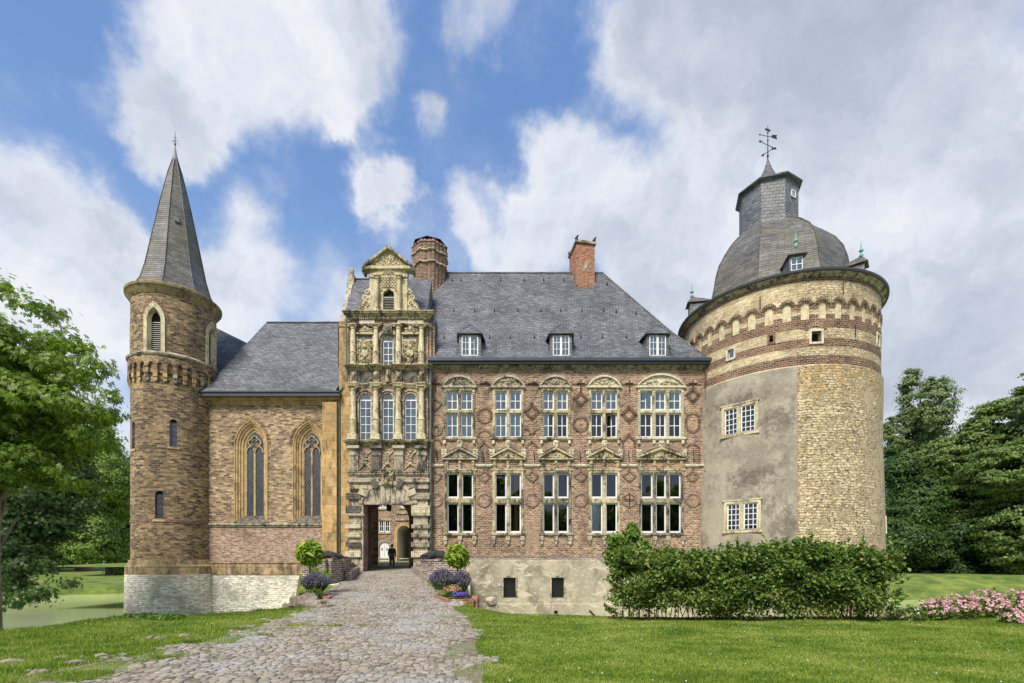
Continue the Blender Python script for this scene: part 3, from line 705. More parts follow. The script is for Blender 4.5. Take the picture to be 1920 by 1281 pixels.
# brick ornament between the windows
def ring_part(nm, p, py, r, kind='ring', mt='brick_pink'):
    v = MB(fW); cx, cz = wx(p), wz(py)
    if kind == 'ring': voussoirs(v, cx, cz, r * .68, r, 0, 2 * PI, 24, -.09)
    elif kind == 'half': voussoirs(v, cx, cz, r * .68, r, PI, 2 * PI, 14, -.06); v.box(cx - r * .68, cx + r * .68, -.02, .01, cz - .04, cz + .02)
    elif kind == 'arch': voussoirs(v, cx, cz, r * .68, r, 0, PI, 15, -.07)
    elif kind == 'oval':
        voussoirs(v, cx, cz + r * .35, r * .7, r, 0, PI, 15, -.07); voussoirs(v, cx, cz - r * .35, r * .7, r, PI, 2 * PI, 15, -.07)
        for sg in (-1, 1):
            for k in range(4): z = cz - r * .35 + r * .7 * k / 4; v.box(cx + sg * r * .7, cx + sg * r, -.07, .01, z + .02, z + r * .13)
    elif kind == 'niche':
        voussoirs(v, cx, cz, r * .7, r, 0, PI, 15, -.07)
        for sg in (-1, 1):
            for k in range(6): z = cz - r * 1.6 + r * 1.6 * k / 6; v.box(cx + sg * r * .7, cx + sg * r, -.07, .01, z + .02, z + r * .2)
    elif kind in ('diamond', 'peak'):
        w_ = r * .34; q = [(cx - r, cz), (cx, cz + r * 1.08), (cx + r, cz), (cx, cz - r * 1.08)]
        sd = [(q[1], q[0]), (q[2], q[1])] + ([(q[3], q[2]), (q[0], q[3])] if kind == 'diamond' else [])
        for a, b in sd: brickline(v, a, b, w_, 8, -.09)
        if kind == 'peak':
            for sg in (-1, 1):
                for k in range(5): z = cz - r * 1.0 + r * k / 5; v.box(cx + sg * r * .7, cx + sg * r, -.07, .01, z + .02, z + r * .15)
    return v.build(nm, mt, wing)
m27 = 1 / 27.27
for p in IB:
    ring_part('brick_half_circle', p, 683.5, 14 * m27, 'half')
    ring_part('brick_lozenge', p, 892, 13.5 * m27, 'diamond', 'brick_pink')
    ring_part('brick_roundel', p, 936.5, 14 * m27, 'ring', 'brick_pink')
    mb = MB(fW); cx, cz = wx(p), wz(936.5)
    mb.prism([(cx + 9.3 * m27 * math.cos(a), cz + 9.3 * m27 * math.sin(a)) for a in [2 * PI * k / 20 for k in range(20)]], -.012, .005); mb.build('roundel_panel', 'brick_pink', wing)
    mb = MB(fW); mb.box(wx(p) - .06, wx(p) + .06, -.05, .01, wz(922), wz(905)); mb.build('brick_strip', 'brick_pink', wing)
    cx = wx(p)
    for sg in (-1, 1):
        v = MB(fW)
        for k in range(8):
            z = wz(869) + k * .125; v.box(cx + sg * (.18 + k * .006), cx + sg * (.52 - .01 * k), -.06, .01, z + .02, z + .09)
        v.build('brick_fan', 'brick_pink', wing)
for k, p in enumerate(IB):
    xa = wx(p) - .55; xb = wx(p) + .55
    mb = MB(fW); mb.box(xa, xb if k < 5 else 13.2, -.13, .01, wz(874), wz(870.5)); mb.box(xa + .05, xb - .05, -.08, .01, wz(876), wz(874)); mb.build('string_course', 'stone_pale', wing)
    mb = MB(fW); mb.box(xa - .05, xb + .05, -.06, .01, wz(721.5), wz(718)); mb.build('brick_string', 'brick_dark', wing)
ring_part('brick_lozenge', 816.5, 757, 13 * m27, 'diamond'); ring_part('brick_arch', 817, 834, 12.5 * m27, 'arch', 'brick_dark')
ring_part('brick_roundel', 817, 805, 12.5 * m27, 'ring')
mb = MB(fW); cx, cz = wx(817), wz(805)
mb.band([(cx + .2 * math.cos(a), cz + .2 * math.sin(a)) for a in [2 * PI * k / 16 for k in range(17)]], [(cx + .32 * math.cos(a), cz + .32 * math.sin(a)) for a in [2 * PI * k / 16 for k in range(17)]], -.1, .01)
mb.build('stone_ring', 'stone_dark', wing)
ring_part('brick_roundel', 908, 778, 16 * m27, 'ring', 'brick_dark'); ring_part('brick_arch', 908, 819, 15 * m27, 'arch', 'brick_dark'); ring_part('brick_peak', 907.5, 838, 12 * m27, 'peak')
ring_part('brick_lozenge', 997, 772, 16 * m27, 'diamond', 'brick_dark')
for sg in (-1, 1):
    v = MB(fW); voussoirs(v, wx(997) + sg * 15 * m27, wz(815), 10 * m27, 14 * m27, 0 if sg < 0 else PI / 2, PI / 2 if sg < 0 else PI, 8, -.07); brickline(v, (wx(997), wz(826)), (wx(997) + sg * 13 * m27, wz(838)), .12 * -sg, 7, -.06); v.build('brick_quadrant', 'brick_dark', wing)
ring_part('brick_lozenge', 1088, 748, 14.5 * m27, 'diamond', 'brick_dark'); ring_part('brick_roundel', 1088.5, 794, 16 * m27, 'ring', 'brick_dark')
ring_part('brick_lozenge', 1179, 777, 16 * m27, 'diamond', 'brick_dark'); ring_part('brick_peak', 1179, 826, 13 * m27, 'peak', 'brick_dark')
ring_part('brick_lozenge', 1298.5, 741, 14.5 * m27, 'diamond', 'brick_dark'); ring_part('brick_oval', 1298.5, 792, 14.5 * m27, 'oval', 'brick_dark'); ring_part('brick_niche', 1298.5, 844, 14 * m27, 'niche', 'brick_dark')
for k, p in enumerate(IB):      # iron wall anchors
    mb = MB(fW); x = wx(p)
    if k in (1, 2):
        sg = 1; pts = [(x + sg * (.05 + .4 * math.sin(q) * (1 if q < 2.2 else .7)), -.09, wz(717) - .55 * (1 - math.cos(q)) * .62) for q in [i * .35 for i in range(8)]]
        mb.tube(pts, .035, 6)
    else: mb.tube([(x, -.09, wz(713)), (x, -.09, wz(735))], .035, 6)
    mb.tube([(x - .28, -.09, wz(720)), (x + .28, -.09, wz(720))], .03, 6); mb.build('wall_anchor', 'iron', wing)
    mb = MB(fW); x += random.Random(k).uniform(-.1, .15); mb.tube([(x - .03, -.09, wz(846)), (x + .03, -.09, wz(866))], .032, 6); mb.build('wall_anchor', 'iron', wing)
mb = MB(fW); mb.tube([(wx(1179.5), -.1, wz(924)), (wx(1179.5), -.1, wz(949))], .035, 6); mb.tube([(wx(1170), -.1, wz(937)), (wx(1189), -.1, wz(937))], .035, 6); mb.build('wall_anchor', 'iron', wing)
# cornice, gutter, downpipe
mb = MB(fW); moulding(mb, -5.65, 13.4, wz(693), wz(681) * .983, [(0, .05), (.25, .1), (.5, .2), (.8, .28)], ends=False); mb.build('cornice', 'stone_dark', wing)
mb = MB(fW); mb.box(-5.7, 13.6, -.5, .25, wz(681) * .983, wz(676.5) * .983); mb.box(-5.7, 13.66, -.62, .2, wz(676.4) * .983, wz(671) * .983); mb.build('gutter', 'gutter', wing)
mb = MB(fW); mb.tube([(13.25, -.2, wz(683)), (13.25, -.16, -.2)], .07, 8)
for z in (12, 9, 6, 3, .8): mb.tube([(13.25, -.18, z), (13.25, -.18, z + .1)], .1, 8)
mb.build('downpipe', 'timber', wing)
# roof
PR = [(32.42, 13.6), (33.0, 14.12), (33.7, 15.1), (34.6, 16.45), (38.5, 23.0)]
XR, XL = 13.75, -8.0; hipx = lambda y: XR - (y - 32.45) * (XR - 7.3) / 6.05
mb = MB()
for (y0, z0), (y1, z1) in zip(PR, PR[1:]):
    xl = -5.6 if z1 < 16.4 else -8
    mb.face([(xl, y0, z0), (hipx(y0), y0, z0), (hipx(y1), y1, z1), (xl, y1, z1)])
    yb = 77 - y0; yc = 77 - y1
    mb.face([(hipx(y0), y0, z0), (hipx(y0), yb, z0), (hipx(y1), yc, z1), (hipx(y1), y1, z1)])
    mb.face([(hipx(y0), yb, z0), (XL, yb, z0), (XL, yc, z1), (hipx(y1), yc, z1)])
mb.face([(-8, 37.6, 21.5), (-8, 38.5, 23), (-6.2, 38.5, 23)])
roof = mb.build('roof', 'slate', wing)
mb = MB(); mb.tube([(-8, 38.5, 23.0), (7.3, 38.5, 23.0)], .09, 6); mb.tube([(7.3, 38.5, 23.0)] + [(hipx(y), y, z + .02) for y, z in PR[::-1]][1:], .06, 6); mb.build('ridge_cap', 'slate', roof)
def roofY(z):
    for (y0, z0), (y1, z1) in zip(PR, PR[1:]):
        if z0 <= z <= z1: return y0 + (y1 - y0) * (z - z0) / (z1 - z0)
    return 38.5
def on_roof(px, py):
    z = 15
    for _ in range(40): z = .5 * z + .5 * (1050 - py) * roofY(min(23, max(13.82, z))) / 900
    return (px - 960) * roofY(z) / 900, roofY(z), z
hooks = [(x, 526) for x in (848, 864, 900, 938, 983, 1019, 1057)] + [(x, 583) for x in (810, 851, 890, 927, 971, 1014, 1051, 1091, 1131)] + [(1155, 586), (1192, 589), (1138, 534)] + [(x, 633) for x in (833, 918, 957, 1002, 1089, 1129, 1174)]
hk = None
for px, py in hooks:
    x, y, z = on_roof(px, py)
    if hk is None:
        h0 = MB(); h0.box(x - .035, x + .035, y - .16, y + .04, z - .04, z + .03); h0.box(x - .03, x + .03, y - .17, y - .12, z, z + .16); hk = h0.build('roof_hook', 'iron', roof); hx, hy, hz_ = x, y, z
    else:
        c = hk.copy(); C.objects.link(c); c.location = (x - hx, y - hy, z - hz_)
# swept dormers
def dormer(parent, cx, yf, z0, z1, za, hw, mt='slate'):
    hw2 = hw + .18
    mb = MB(); zt = z1 + .12
    yb = lambda z: roofY(z) + .3
    # sides with swept slates running out into the roof
    for sg in (-1, 1):
        n = 8
        for k in range(n):
            za_, zb_ = z0 + (zt - z0) * k / n, z0 + (zt - z0) * (k + 1) / n
            fl = lambda z: .75 * (1 - (z - z0) / (zt - z0)) ** 2.2
            mb.face([(cx + sg * hw2, yf + .02, za_), (cx + sg * (hw2 + fl(za_)), roofY(za_) + .0, za_ - .05 * 0), (cx + sg * (hw2 + fl(zb_)), roofY(zb_), zb_), (cx + sg * hw2, yf + .02, zb_)])
            mb.face([(cx + sg * hw2, yf + .02, za_), (cx + sg * hw2, roofY(za_) + .6, za_), (cx + sg * hw2, roofY(zb_) + .6, zb_), (cx + sg * hw2, yf + .02, zb_)])
    mb.box(cx - hw2, cx - hw, yf, yf + .08, z0, zt); mb.box(cx + hw, cx + hw2, yf, yf + .08, z0, zt); mb.box(cx - hw, cx + hw, yf, yf + .08, z1, zt); mb.box(cx - hw2, cx + hw2, yf - .02, yf + .06, z0 - .2, z0)
    d = mb.build('dormer', mt, parent)
    mb = MB(); e = hw2 + .13
    A, B, Tp = (cx - e, yf - .15, zt - .03), (cx + e, yf - .15, zt - .03), (cx, yf + .25, za)
    bk = (cx, roofY(min(za, 22)) + .6, za)
    mb.face([A, B, Tp]); mb.face([A, Tp, bk, (cx - e - .15, roofY(zt) + .3, zt - .03)]); mb.face([B, (cx + e + .15, roofY(zt) + .3, zt - .03), bk, Tp])
    mb.face([A, (cx - e, yf + .5, zt - .03), (cx + e, yf + .5, zt - .03), B])
    mb.tube([A, Tp, B], .035, 5); mb.tube([A, B], .04, 5)
    mb.build('dormer_roof', mt, d)
    f = plane_map(yf); fr = MB(f); fr.box(cx - .04, cx + .04, -.01, .06, z0, z1); 
    fr.box(cx - hw, cx - hw + .03, -.012, .06, z0, z1); fr.box(cx + hw - .03, cx + hw, -.012, .06, z0, z1)
    fr.build('window_frame', 'white_paint', d)
    sash_set(d, f, cx - hw + .03, cx - .04, z0, z1, 2, 3, fw=.035, y=.0, curtain=(0, 1, 'curtain')); sash_set(d, f, cx + .04, cx + hw - .03, z0, z1, 2, 3, fw=.035, y=.0, curtain=(0, 1, 'curtain'))
    return d
for px, w_ in ((881, 31), (1052, 31), (1233, 31)):
    yf = 32.8; k = yf / 900
    dormer(wing, (px - 960) * k, yf, (1050 - 667) * k, (1050 - 629.5) * k, (1050 - 607) * k + .05, w_ * k / 2)
# chimneys
def chimney_round(cx, cy, r, z0, z1):
    n = 8; mb = MB(); N = 96
    def R(a): return r * (1 - .06 * abs(math.cos(4 * a))) * (1 + .045 * abs(math.sin(12 * a)))
    def lay(za, zb, g0, g1, m=0):
        for i in range(N):
            a, b = 2 * PI * i / N, 2 * PI * (i + 1) / N
            P = lambda a, g, z: (cx + R(a) * g * math.sin(a), cy - R(a) * g * math.cos(a), z)
            mb.face([P(a, g0, za), P(b, g0, za), P(b, g1, zb), P(a, g1, zb)], [(a * r, za), (b * r, za), (b * r, zb), (a * r, zb)], m)
    h = z1 - z0
    lay(z0, z0 + h * .62, .86, .98); lay(z0 + h * .62, z0 + h * .93, .98, 1.02); lay(z0 + h * .93, z1, 1.06, .9); lay(z1, z1, .9, .0)
    c = mb.build('chimney', 'brick_chimney', wing)
    for zz in (.62, .80):        # wavy stone bands
        s_ = MB(); pts = []
        for i in range(97): a = 2 * PI * i / 96; pts.append((cx + R(a) * 1.05 * math.sin(a), cy - R(a) * 1.05 * math.cos(a), z0 + h * zz + .11 * abs(math.sin(4 * a + .4))))
        s_.tube(pts, .065, 5, caps=False); s_.build('stone_band', 'stone_belfry', c)
    s_ = MB()
    for i in range(8):
        a = 2 * PI * (i + .5) / 8; s_.tube([(cx + r * 1.0 * math.sin(a), cy - r * 1.0 * math.cos(a), z0 + h * .89), (cx + r * .8 * math.sin(a), cy - r * .8 * math.cos(a), z0 + h * .89)], .17, 10)
    s_.build('smoke_hole', 'dark_room', c)
    s_ = MB(); s_.lathe([(r * 1.0, z1 - .02), (r * 1.06, z1), (r * .98, z1 + .1), (r * .7, z1 + .25), (0, z1 + .28)], 8, (cx, cy)); s_.build('chimney_cap', 'iron', c)
chimney_round(-6.55, 38.3, 1.34, 19.8, 24.9)
th = math.radians(10); ccx, ccy = 5.75, 37.5
fc = lambda x, y, z: (ccx + x * math.cos(th) - y * math.sin(th), ccy + x * math.sin(th) + y * math.cos(th), z)
mb = MB(fc); mb.box(-.74, .74, 0, 1.9, 19.5, 24.75)
mb.box(-.13, .13, -.12, 0, 20.6, 22.6)
ch = mb.build('chimney', 'brick_orange', wing)
mb = MB(fc); mb.box(-.85, .85, -.12, 2.02, 24.7, 24.86); mb.box(-.8, .8, -.06, 1.96, 24.86, 24.92); mb.build('chimney_cornice', 'stone_dark', ch)
mb = MB(fc); mb.box(-.55, .55, .3, 1.6, 25.05, 25.12)
for x, y in ((-.5, .35), (.5, .35), (-.5, 1.5), (.5, 1.5)): mb.box(x - .04, x + .04, y - .04, y + .04, 24.9, 25.06)
mb.build('smoke_cover', 'iron', ch)
for x, y in ((-.72, 0), (.72, 0), (-.72, 1.9), (.72, 1.9)):
    mb = MB(fc); mb.box(x - .08, x + .08, y - .08, y + .08, 24.9, 25.05); mb.tube([(x - .14, y, 25.0), (x, y, 25.12), (x + .14, y, 25.3)], [.05, .1, .05], 6); mb.build('chimney_figure', 'iron', ch)
mb = MB(fc); A = arch(-.22, .22, 22.95, 'pointed', 10); mb.prism([(-.22, 22.5)] + A + [(.22, 22.5)], -.07, .0); mb.ball((0, -.09, 22.85), .1, .06, .22, 6, 4); mb.build('carved_niche', 'stone_grey', ch)
for x, z in ((-.5, 21.4), (-.5, 23.6), (.5, 21.4), (.5, 23.6)):
    mb = MB(fc); mb.ball((x * 1.4, -.03, z), .07, n=6, h=4); mb.build('carved_knob', 'stone_grey', ch)
mb = MB(fc); mb.box(-.95, .95, -.25, .05, 19.9, 20.75); mb.build('flashing', 'lead', ch)

# ================================================================== GATEHOUSE
YG = 32.6; fG = plane_map(YG)
gx = lambda p: (p - 960) * YG / 900
gz = lambda p: (1050 - p) * YG / 900
gate = thing('gatehouse', 'ornate carved sandstone and brick gatehouse with a tall gabled front over the entrance gate', 'gatehouse', (gx(728), YG, -.8))
GC = gx(728)
COL = [664, 706.4, 748.3, 791.3]
W3 = [(673.8, 696.6), (716.4, 738.6), (758.4, 781.5)]
GL, GR = gx(656), gx(803)
# brick core with openings
ops = [dict(x0=gx(682), x1=gx(775.5), z0=-1.2, z1=gz(944.6), d=.9)]
for a, b in W3: ops.append(dict(x0=gx(a), x1=gx(b), z0=gz(826), a=arch(gx(a), gx(b), gz(750), 'round', 12), d=.3))
ops.append(dict(x0=gx(717), x1=gx(738), z0=gz(688), a=arch(gx(717), gx(738), gz(639.5), 'round', 12), d=.3))
mb = MB(fG); wall(mb, GL, GR, -4.6, gz(597), ops)
for x, x2 in ((GL, -12.3), (GR, GR)): mb.face([(x, 0, -4.6), (x2, 6.1, -4.6), (x2, 6.1, gz(597)), (x, 0, gz(597))])
mb.build('wall', 'brick_red', gate)
# passage through
zb, Yb = -.81, 38.5 - YG
IA = (gx(696) * 38.5 / YG, gx(767) * 38.5 / YG)
mb = MB(fG); xl, xr, zt = gx(682), gx(775.5), gz(944.6)
for x, x2 in ((xl - .25, IA[0] - .25), (xr + .25, IA[1] + .35)): mb.face([(x, .9, -1.2), (x2, Yb, -1.2), (x2, Yb, 5.2), (x, .9, 5.2)])
mb.face([(xl - .3, .9, 5.2), (-12.4, Yb, 5.2), (xr + .3, Yb, 5.2), (xr + .3, .9, 5.2)])
mb.f = plane_map(38.5)
A = arch(IA[0], IA[1], 3.2, 'round', 16)
wall(mb, IA[0] - 1.1, IA[1] + 2.2, -1.2, 5.3, [dict(x0=IA[0], x1=IA[1], z0=-1.2, a=A, d=.5)], m=0)
wall(mb, -12.4, -5.6, 5.3, 14, [], m=0)
mb.build('passage', 'stone_grey', gate)
for q in (xl - .2, xr + .06): mb = MB(lambda x, y, z, q=q: (q + x - .207 * (y - 1.1), YG + y, z)); mb.box(0, .16, 1.1, 2.9, -.8, 4.4); mb.build('gate_leaf', 'timber', gate)
mb = MB(); c = gx(729.5) * 1.08; mb.tube([(c, 35.2, 5.1), (c, 35.2, 4.05)], .02, 5); mb.lathe([(.0, 3.55), (.16, 3.6), (.2, 3.95), (.1, 4.1), (0, 4.12)], 8, (c, 35.2)); mb.build('hanging_lantern', 'iron', gate)
for x in (xl - .25, xr + .05):
    mb = MB(fG); mb.box(x + .0, x + .2, -.25, .1, -1, -.62); mb.build('guard_stone', 'stone_orange_plain', gate)
# rusticated piers
def rust_block(x0, x1, z0, z1, p, m_, seed, hatch=True):
    mb = MB(fG); mb.box(x0, x1, -p, .01, z0, z1); r = random.Random(seed)
    if hatch:
        nx = max(3, int((x1 - x0) / .13)); nz = max(2, int((z1 - z0) / .13))
        for i in range(nx):
            for j in range(nz):
                cx_, cz_ = x0 + (x1 - x0) * (i + .5) / nx, z0 + (z1 - z0) * (j + .5) / nz; s_ = .05
                mb.face([(cx_ - s_, -p, cz_), (cx_, -p, cz_ - s_), (cx_, -p - .045, cz_)]); mb.face([(cx_, -p, cz_ - s_), (cx_ + s_, -p, cz_), (cx_, -p - .045, cz_)])
                mb.face([(cx_ + s_, -p, cz_), (cx_, -p, cz_ + s_), (cx_, -p - .045, cz_)]); mb.face([(cx_, -p, cz_ + s_), (cx_ - s_, -p, cz_), (cx_, -p - .045, cz_)])
    return mb.build('rusticated_block', m_, gate)
PL = [(653.5, 681.8), (775.7, 805)]
for k, (a, b) in enumerate(PL):
    mb = MB(fG); x0, x1 = gx(a) + .08, gx(b) - .08
    if k == 0: x1 = gx(681.8)
    else: x0 = gx(775.7)
    mb.box(x0, x1, -.1, .02, -1.3, gz(925)); mb.box(gx(a) - .1, gx(b) + .1, -.28, .02, gz(967.5), gz(963.5)); mb.box(gx(a) - .02, gx(b) + .02, -.2, .02, gz(963.5), gz(960))
    mb.box(gx(a) - .06, gx(b) + .02, -.3, .02, -1.3, -.55)
    mb.build('gate_pier', 'stone_grey', gate)
    for j, (p, q, mm) in enumerate(((925.5, 937, 'stone_black'), (949, 963, 'stone_black'), (984, 991, 'stone_pale'), (1000, 1008, 'stone_belfry'), (1017, 1026, 'stone_black'), (1034, 1045, 'stone_pale'))):
        rust_block(gx(a) - .12, gx(b) + (.08 if k else -.14), gz(q), gz(p), .24, ('stone_belfry' if j == 1 else 'stone_dark' if j < 5 else mm) if k else mm, j)
for sg, (a, b) in ((-1, (652, 712)), (1, (744, 806))):
    rust_block(gx(a), gx(b), gz(905), gz(898), .22, 'stone_grey', 5)
    a2, b2 = (655, 690) if sg < 0 else (767, 805)
    rust_block(gx(a2), gx(b2), gz(917.5), gz(911), .22, 'stone_yellow' if sg < 0 else 'stone_grey', 6)
    mb = MB(fG); mb.box(gx(655), gx(708), -.06, .02, gz(911), gz(905)) if sg < 0 else mb.box(gx(749), gx(803), -.06, .02, gz(911), gz(905)); mb.build('ashlar_course', 'stone_grey', gate)
# fan of wedge stones over the gate
mb = MB(fG); zc = gz(944.6); cx = GC
hwf = (gx(775.5) - gx(682)) / 2; R1 = hwf * 1.02; rise = gz(909.5) - zc
n = 13; 
for i in range(n):
    a, b = PI * (i + .05) / n, PI * (i + .95) / n
    P = lambda a, s_: (cx + math.cos(a) * s_ * hwf, zc + math.sin(a) * s_ * rise)
    inn = lambda a: (cx + max(-.62, min(.62, math.cos(a) * .8)) * hwf, zc + .03)
    mb.prism([inn(a), P(a, 1), P(b, 1), inn(b)], -.1 - .025 * (i % 2), .02)
mb.build('gate_lintel', 'stone_grey', gate)
mb = MB(fG); A = [(cx - hwf * 1.0 * math.cos(PI * i / 20), zc + rise * math.sin(PI * i / 20)) for i in range(21)]; B = [(cx - hwf * 1.17 * math.cos(PI * i / 20), zc + (rise + .28) * math.sin(PI * i / 20)) for i in range(21)]
mb.band(A, B, -.18, .02); mb.build('gate_arch', 'stone_grey', gate)
for q in (.16, .35, .65, .84):
    a = PI * q; x, z = cx + hwf * 1.06 * math.cos(a), zc + (rise + .16) * math.sin(a); r2 = Vector((math.cos(a), math.sin(a) * .8)).normalized(); tt = Vector((-r2.y, r2.x))
    mb = MB(fG); c = Vector((x, z)); pts = [c + r2 * .36 + tt * .2, c + r2 * .36 - tt * .2, c - r2 * .25 - tt * .17, c - r2 * .25 + tt * .17]
    mb.prism([tuple(p) for p in pts], -.3, .02)
    for i in range(5):
        for j in range(3): p = c + r2 * (-.17 + .12 * i) + tt * (-.11 + .11 * j); mb.ball((p.x, -.31, p.y), .04, n=5, h=3)
    mb.build('carved_voussoir', 'stone_pale' if q in (.16, .84) else 'stone_black', gate)
mb = MB(fG); mb.box(gx(684), gx(774), -.16, .1, gz(946.5), gz(944)); mb.build('lintel_edge', 'stone_dark', gate)
mb = MB(fG); mb.prism([(gx(716), gz(884)), (gx(740), gz(884)), (gx(736), gz(912)), (gx(720), gz(912))], -.26, .02)
relief(mb, gx(718), gx(738), gz(909), gz(882), 34, 77, -.3, .12); mb.ball((GC, -.34, gz(902)), .2, .16, .26, 10, 7, .08); mb.build('keystone_mask', 'stone_yellow', gate)
mb = MB(fG); moulding(mb, gx(655), gx(802), gz(891.5), gz(884.5), [(0, .06), (.3, .1), (.8, .14)]); mb.build('string_course', 'stone_dark', gate)
# pilaster brackets with strapwork panels between
for k, c in enumerate(COL):
    x = gx(c); mb = MB(fG)
    mb.box(x - .3, x + .3, -.12, .02, gz(883), gz(855)); mb.box(x - .34, x + .34, -.18, .02, gz(855), gz(850)); mb.box(x - .3, x + .3, -.14, .02, gz(850), gz(842)); mb.box(x - .42, x + .42, -.3, .02, gz(842), gz(837))
    for j in range(4): mb.box(x - .22 + j * .125, x - .16 + j * .125, -.16, -.12, gz(881), gz(858))
    mb.build('pilaster', 'stone_black' if k == 1 else 'stone_grey' if k < 3 else 'stone_dark', gate)
for k in range(3):
    x0, x1 = gx(COL[k]) + .3, gx(COL[k + 1]) - .3; cx = (x0 + x1) / 2; mb = MB(fG)
    m1, m2 = gz(868), gz(856); w_ = .09
    for sg in (-1, 1):
        mb.prism([(cx, m1 + .1), (cx + sg * (x1 - x0) / 2, gz(881)), (cx + sg * (x1 - x0) / 2, gz(881) - w_ + .04), (cx, m1 - w_ + .04)], -.07, .02)
        mb.prism([(cx, m2), (cx + sg * (x1 - x0) / 2, gz(846)), (cx + sg * (x1 - x0) / 2, gz(846) + w_), (cx, m2 + w_)], -.07, .02)
    mb.box(cx - .09, cx + .09, -.06, .02, m1, m2); relief(mb, cx - .14, cx + .14, gz(872), gz(848), 12, 90 + k, -.06, .08)
    mb.build('strapwork', 'stone_grey', gate)
# cornices (breaking forward over each column)
def entab(z0, z1, prof, ext, xs, nm='cornice', m_='stone_yellow', x0=GL, x1=GR, fwd=.14, hw=.36):
    mb = MB(fG); moulding(mb, x0 - ext, x1 + ext, z0, z1, prof)
    for c in xs:
        for (t0, p), (t1, _) in zip(prof, prof[1:] + [(1, 0)]): mb.box(gx(c) - hw - p * .3, gx(c) + hw + p * .3, -p - fwd, -p + .01, z0 + (z1 - z0) * t0 + .002, z0 + (z1 - z0) * t1 - .002)
    return mb.build(nm, m_, gate)
entab(gz(837), gz(827.5), CORN, .05, COL)
entab(gz(727), gz(720), [(0, .05), (.5, .12), (.8, .16)], .0, COL)
entab(gz(695), gz(687.5), CORN, .02, COL)
entab(gz(600.5), gz(587), [(0, .06), (.2, .14), (.45, .22), (.7, .36), (.88, .42)], .02, [], m_='stone_yellow')
entab(gz(613), gz(609), [(0, .1), (.6, .14)], 0, COL, m_='stone_dark')
def column(c, zb, zt, r, m_='stone_belfry', ped=0.0, carved=True):
    x = gx(c); mb = MB(fG); cy = -.2
    if ped: mb.box(x - .3, x + .3, cy - .28, .02, zb, zb + ped); mb.box(x - .35, x + .35, cy - .33, .02, zb, zb + .07); z0 = zb + ped
    else: z0 = zb
    h = zt - z0
    prof = [(r * 1.5, z0), (r * 1.5, z0 + .07), (r * 1.15, z0 + .11), (r * 1.1, z0 + h * .3), (r * 1.28, z0 + h * .31), (r * 1.28, z0 + h * .33), (r * 1.02, z0 + h * .35), (r * .86, zt - .28), (r * 1.1, zt - .26), (r * 1.1, zt - .2), (r * .95, zt - .16), (r * 1.35, zt - .05)]
    mb.lathe(prof, 14, (x, cy))
    mb.box(x - r * 1.6, x + r * 1.6, cy - r * 1.6, .02, zt - .05, zt)
    for sg in (-1, 1): mb.ball((x + sg * r * 1.35, cy - r, zt - .12), .075, n=6, h=4)
    if carved: 
        rr = random.Random(int(c)); 
        for i in range(10): mb.ball((x + rr.uniform(-1, 1) * r * .7, cy - r * 1.02, z0 + h * rr.uniform(.06, .28)), .04, n=5, h=3)
    mb.build('column', m_, gate, smooth=True)
for c in COL: column(c, gz(827), gz(727), .19, ped=.35)
for c in COL: column(c, gz(687), gz(612.5), .17)
# frieze with lion masks
for k, c in enumerate(COL):
    x = gx(c); mb = MB(fG); mb.box(x - .2, x + .2, -.14, .02, gz(719.5), gz(695)); mb.ball((x, -.2, gz(705)), .15, .14, .2, 8, 6, .1); relief(mb, x - .18, x + .18, gz(715), gz(697), 10, 50 + k, -.16, .09)
    mb.build('lion_bracket', 'stone_dark' if k < 3 else 'stone_yellow', gate)
mb = MB(fG); mb.box(GC - .16, GC + .16, -.12, .02, gz(719), gz(694)); mb.tube([(GC, -.15, gz(718)), (GC, -.2, gz(706)), (GC, -.18, gz(700))], [.14, .12, .07], 8); mb.ball((GC, -.2, gz(698)), .09, n=8, h=5); mb.build('carved_figure', 'stone_yellow', gate)
for k in (0, 2):
    x0, x1 = gx(COL[k]) + .22, gx(COL[k + 1]) - .22; cx = (x0 + x1) / 2; mb = MB(fG); mb.box(x0 + .05, x1 - .05, -.03, .02, gz(718), gz(697)); mb.ball((cx, -.04, gz(707)), .2, .06, .24, 10, 5); relief(mb, x0 + .1, x1 - .1, gz(716), gz(699), 16, 60 + k, -.03, .07); mb.build('frieze_panel', 'stone_black', gate)
# tall arched windows
for k, (a, b) in enumerate(W3):
    x0, x1 = gx(a), gx(b); zs = gz(750); A = arch(x0, x1, zs, 'round', 12); B = arch(x0 - .12, x1 + .12, zs, 'round', 12)
    mb = MB(fG); mb.band([(x0, gz(826))] + A + [(x1, gz(826))], [(x0 - .12, gz(826))] + B + [(x1 + .12, gz(826))], -.06, .05)
    C2 = arch(x0 - .26, x1 + .26, zs, 'round', 12); D2 = arch(x0 - .17, x1 + .17, zs, 'round', 12); mb.band(D2, C2, -.11, .02); mb.box(x0 - .28, x0, -.1, .02, zs - .12, zs); mb.box(x1, x1 + .28, -.1, .02, zs - .12, zs)
    wn = mb.build('arched_window', 'stone_dark', gate)
    sash_set(wn, fG, x0 + .01, x1 - .01, gz(826), 0, 2, 5, fw=.07, y=.08, arched=arch(x0 + .01, x1 - .01, zs, 'round', 12), curtain=(0, 1, 'curtain'), mw=.035)
    room_box(wn, fG, x0 - .1, x1 + .1, gz(828), gz(735), .3, .8)
x0, x1 = gx(717), gx(738); zs = gz(639.5)
mb = MB(fG); A = arch(x0, x1, zs); mb.band([(x0, gz(688))] + A + [(x1, gz(688))], [(x0 - .2, gz(688))] + arch(x0 - .2, x1 + .2, zs) + [(x1 + .2, gz(688))], -.05, .05)
mb.band(arch(x0 - .16, x1 + .16, zs + .02), arch(x0 - .36, x1 + .36, zs + .02), -.16, .02)
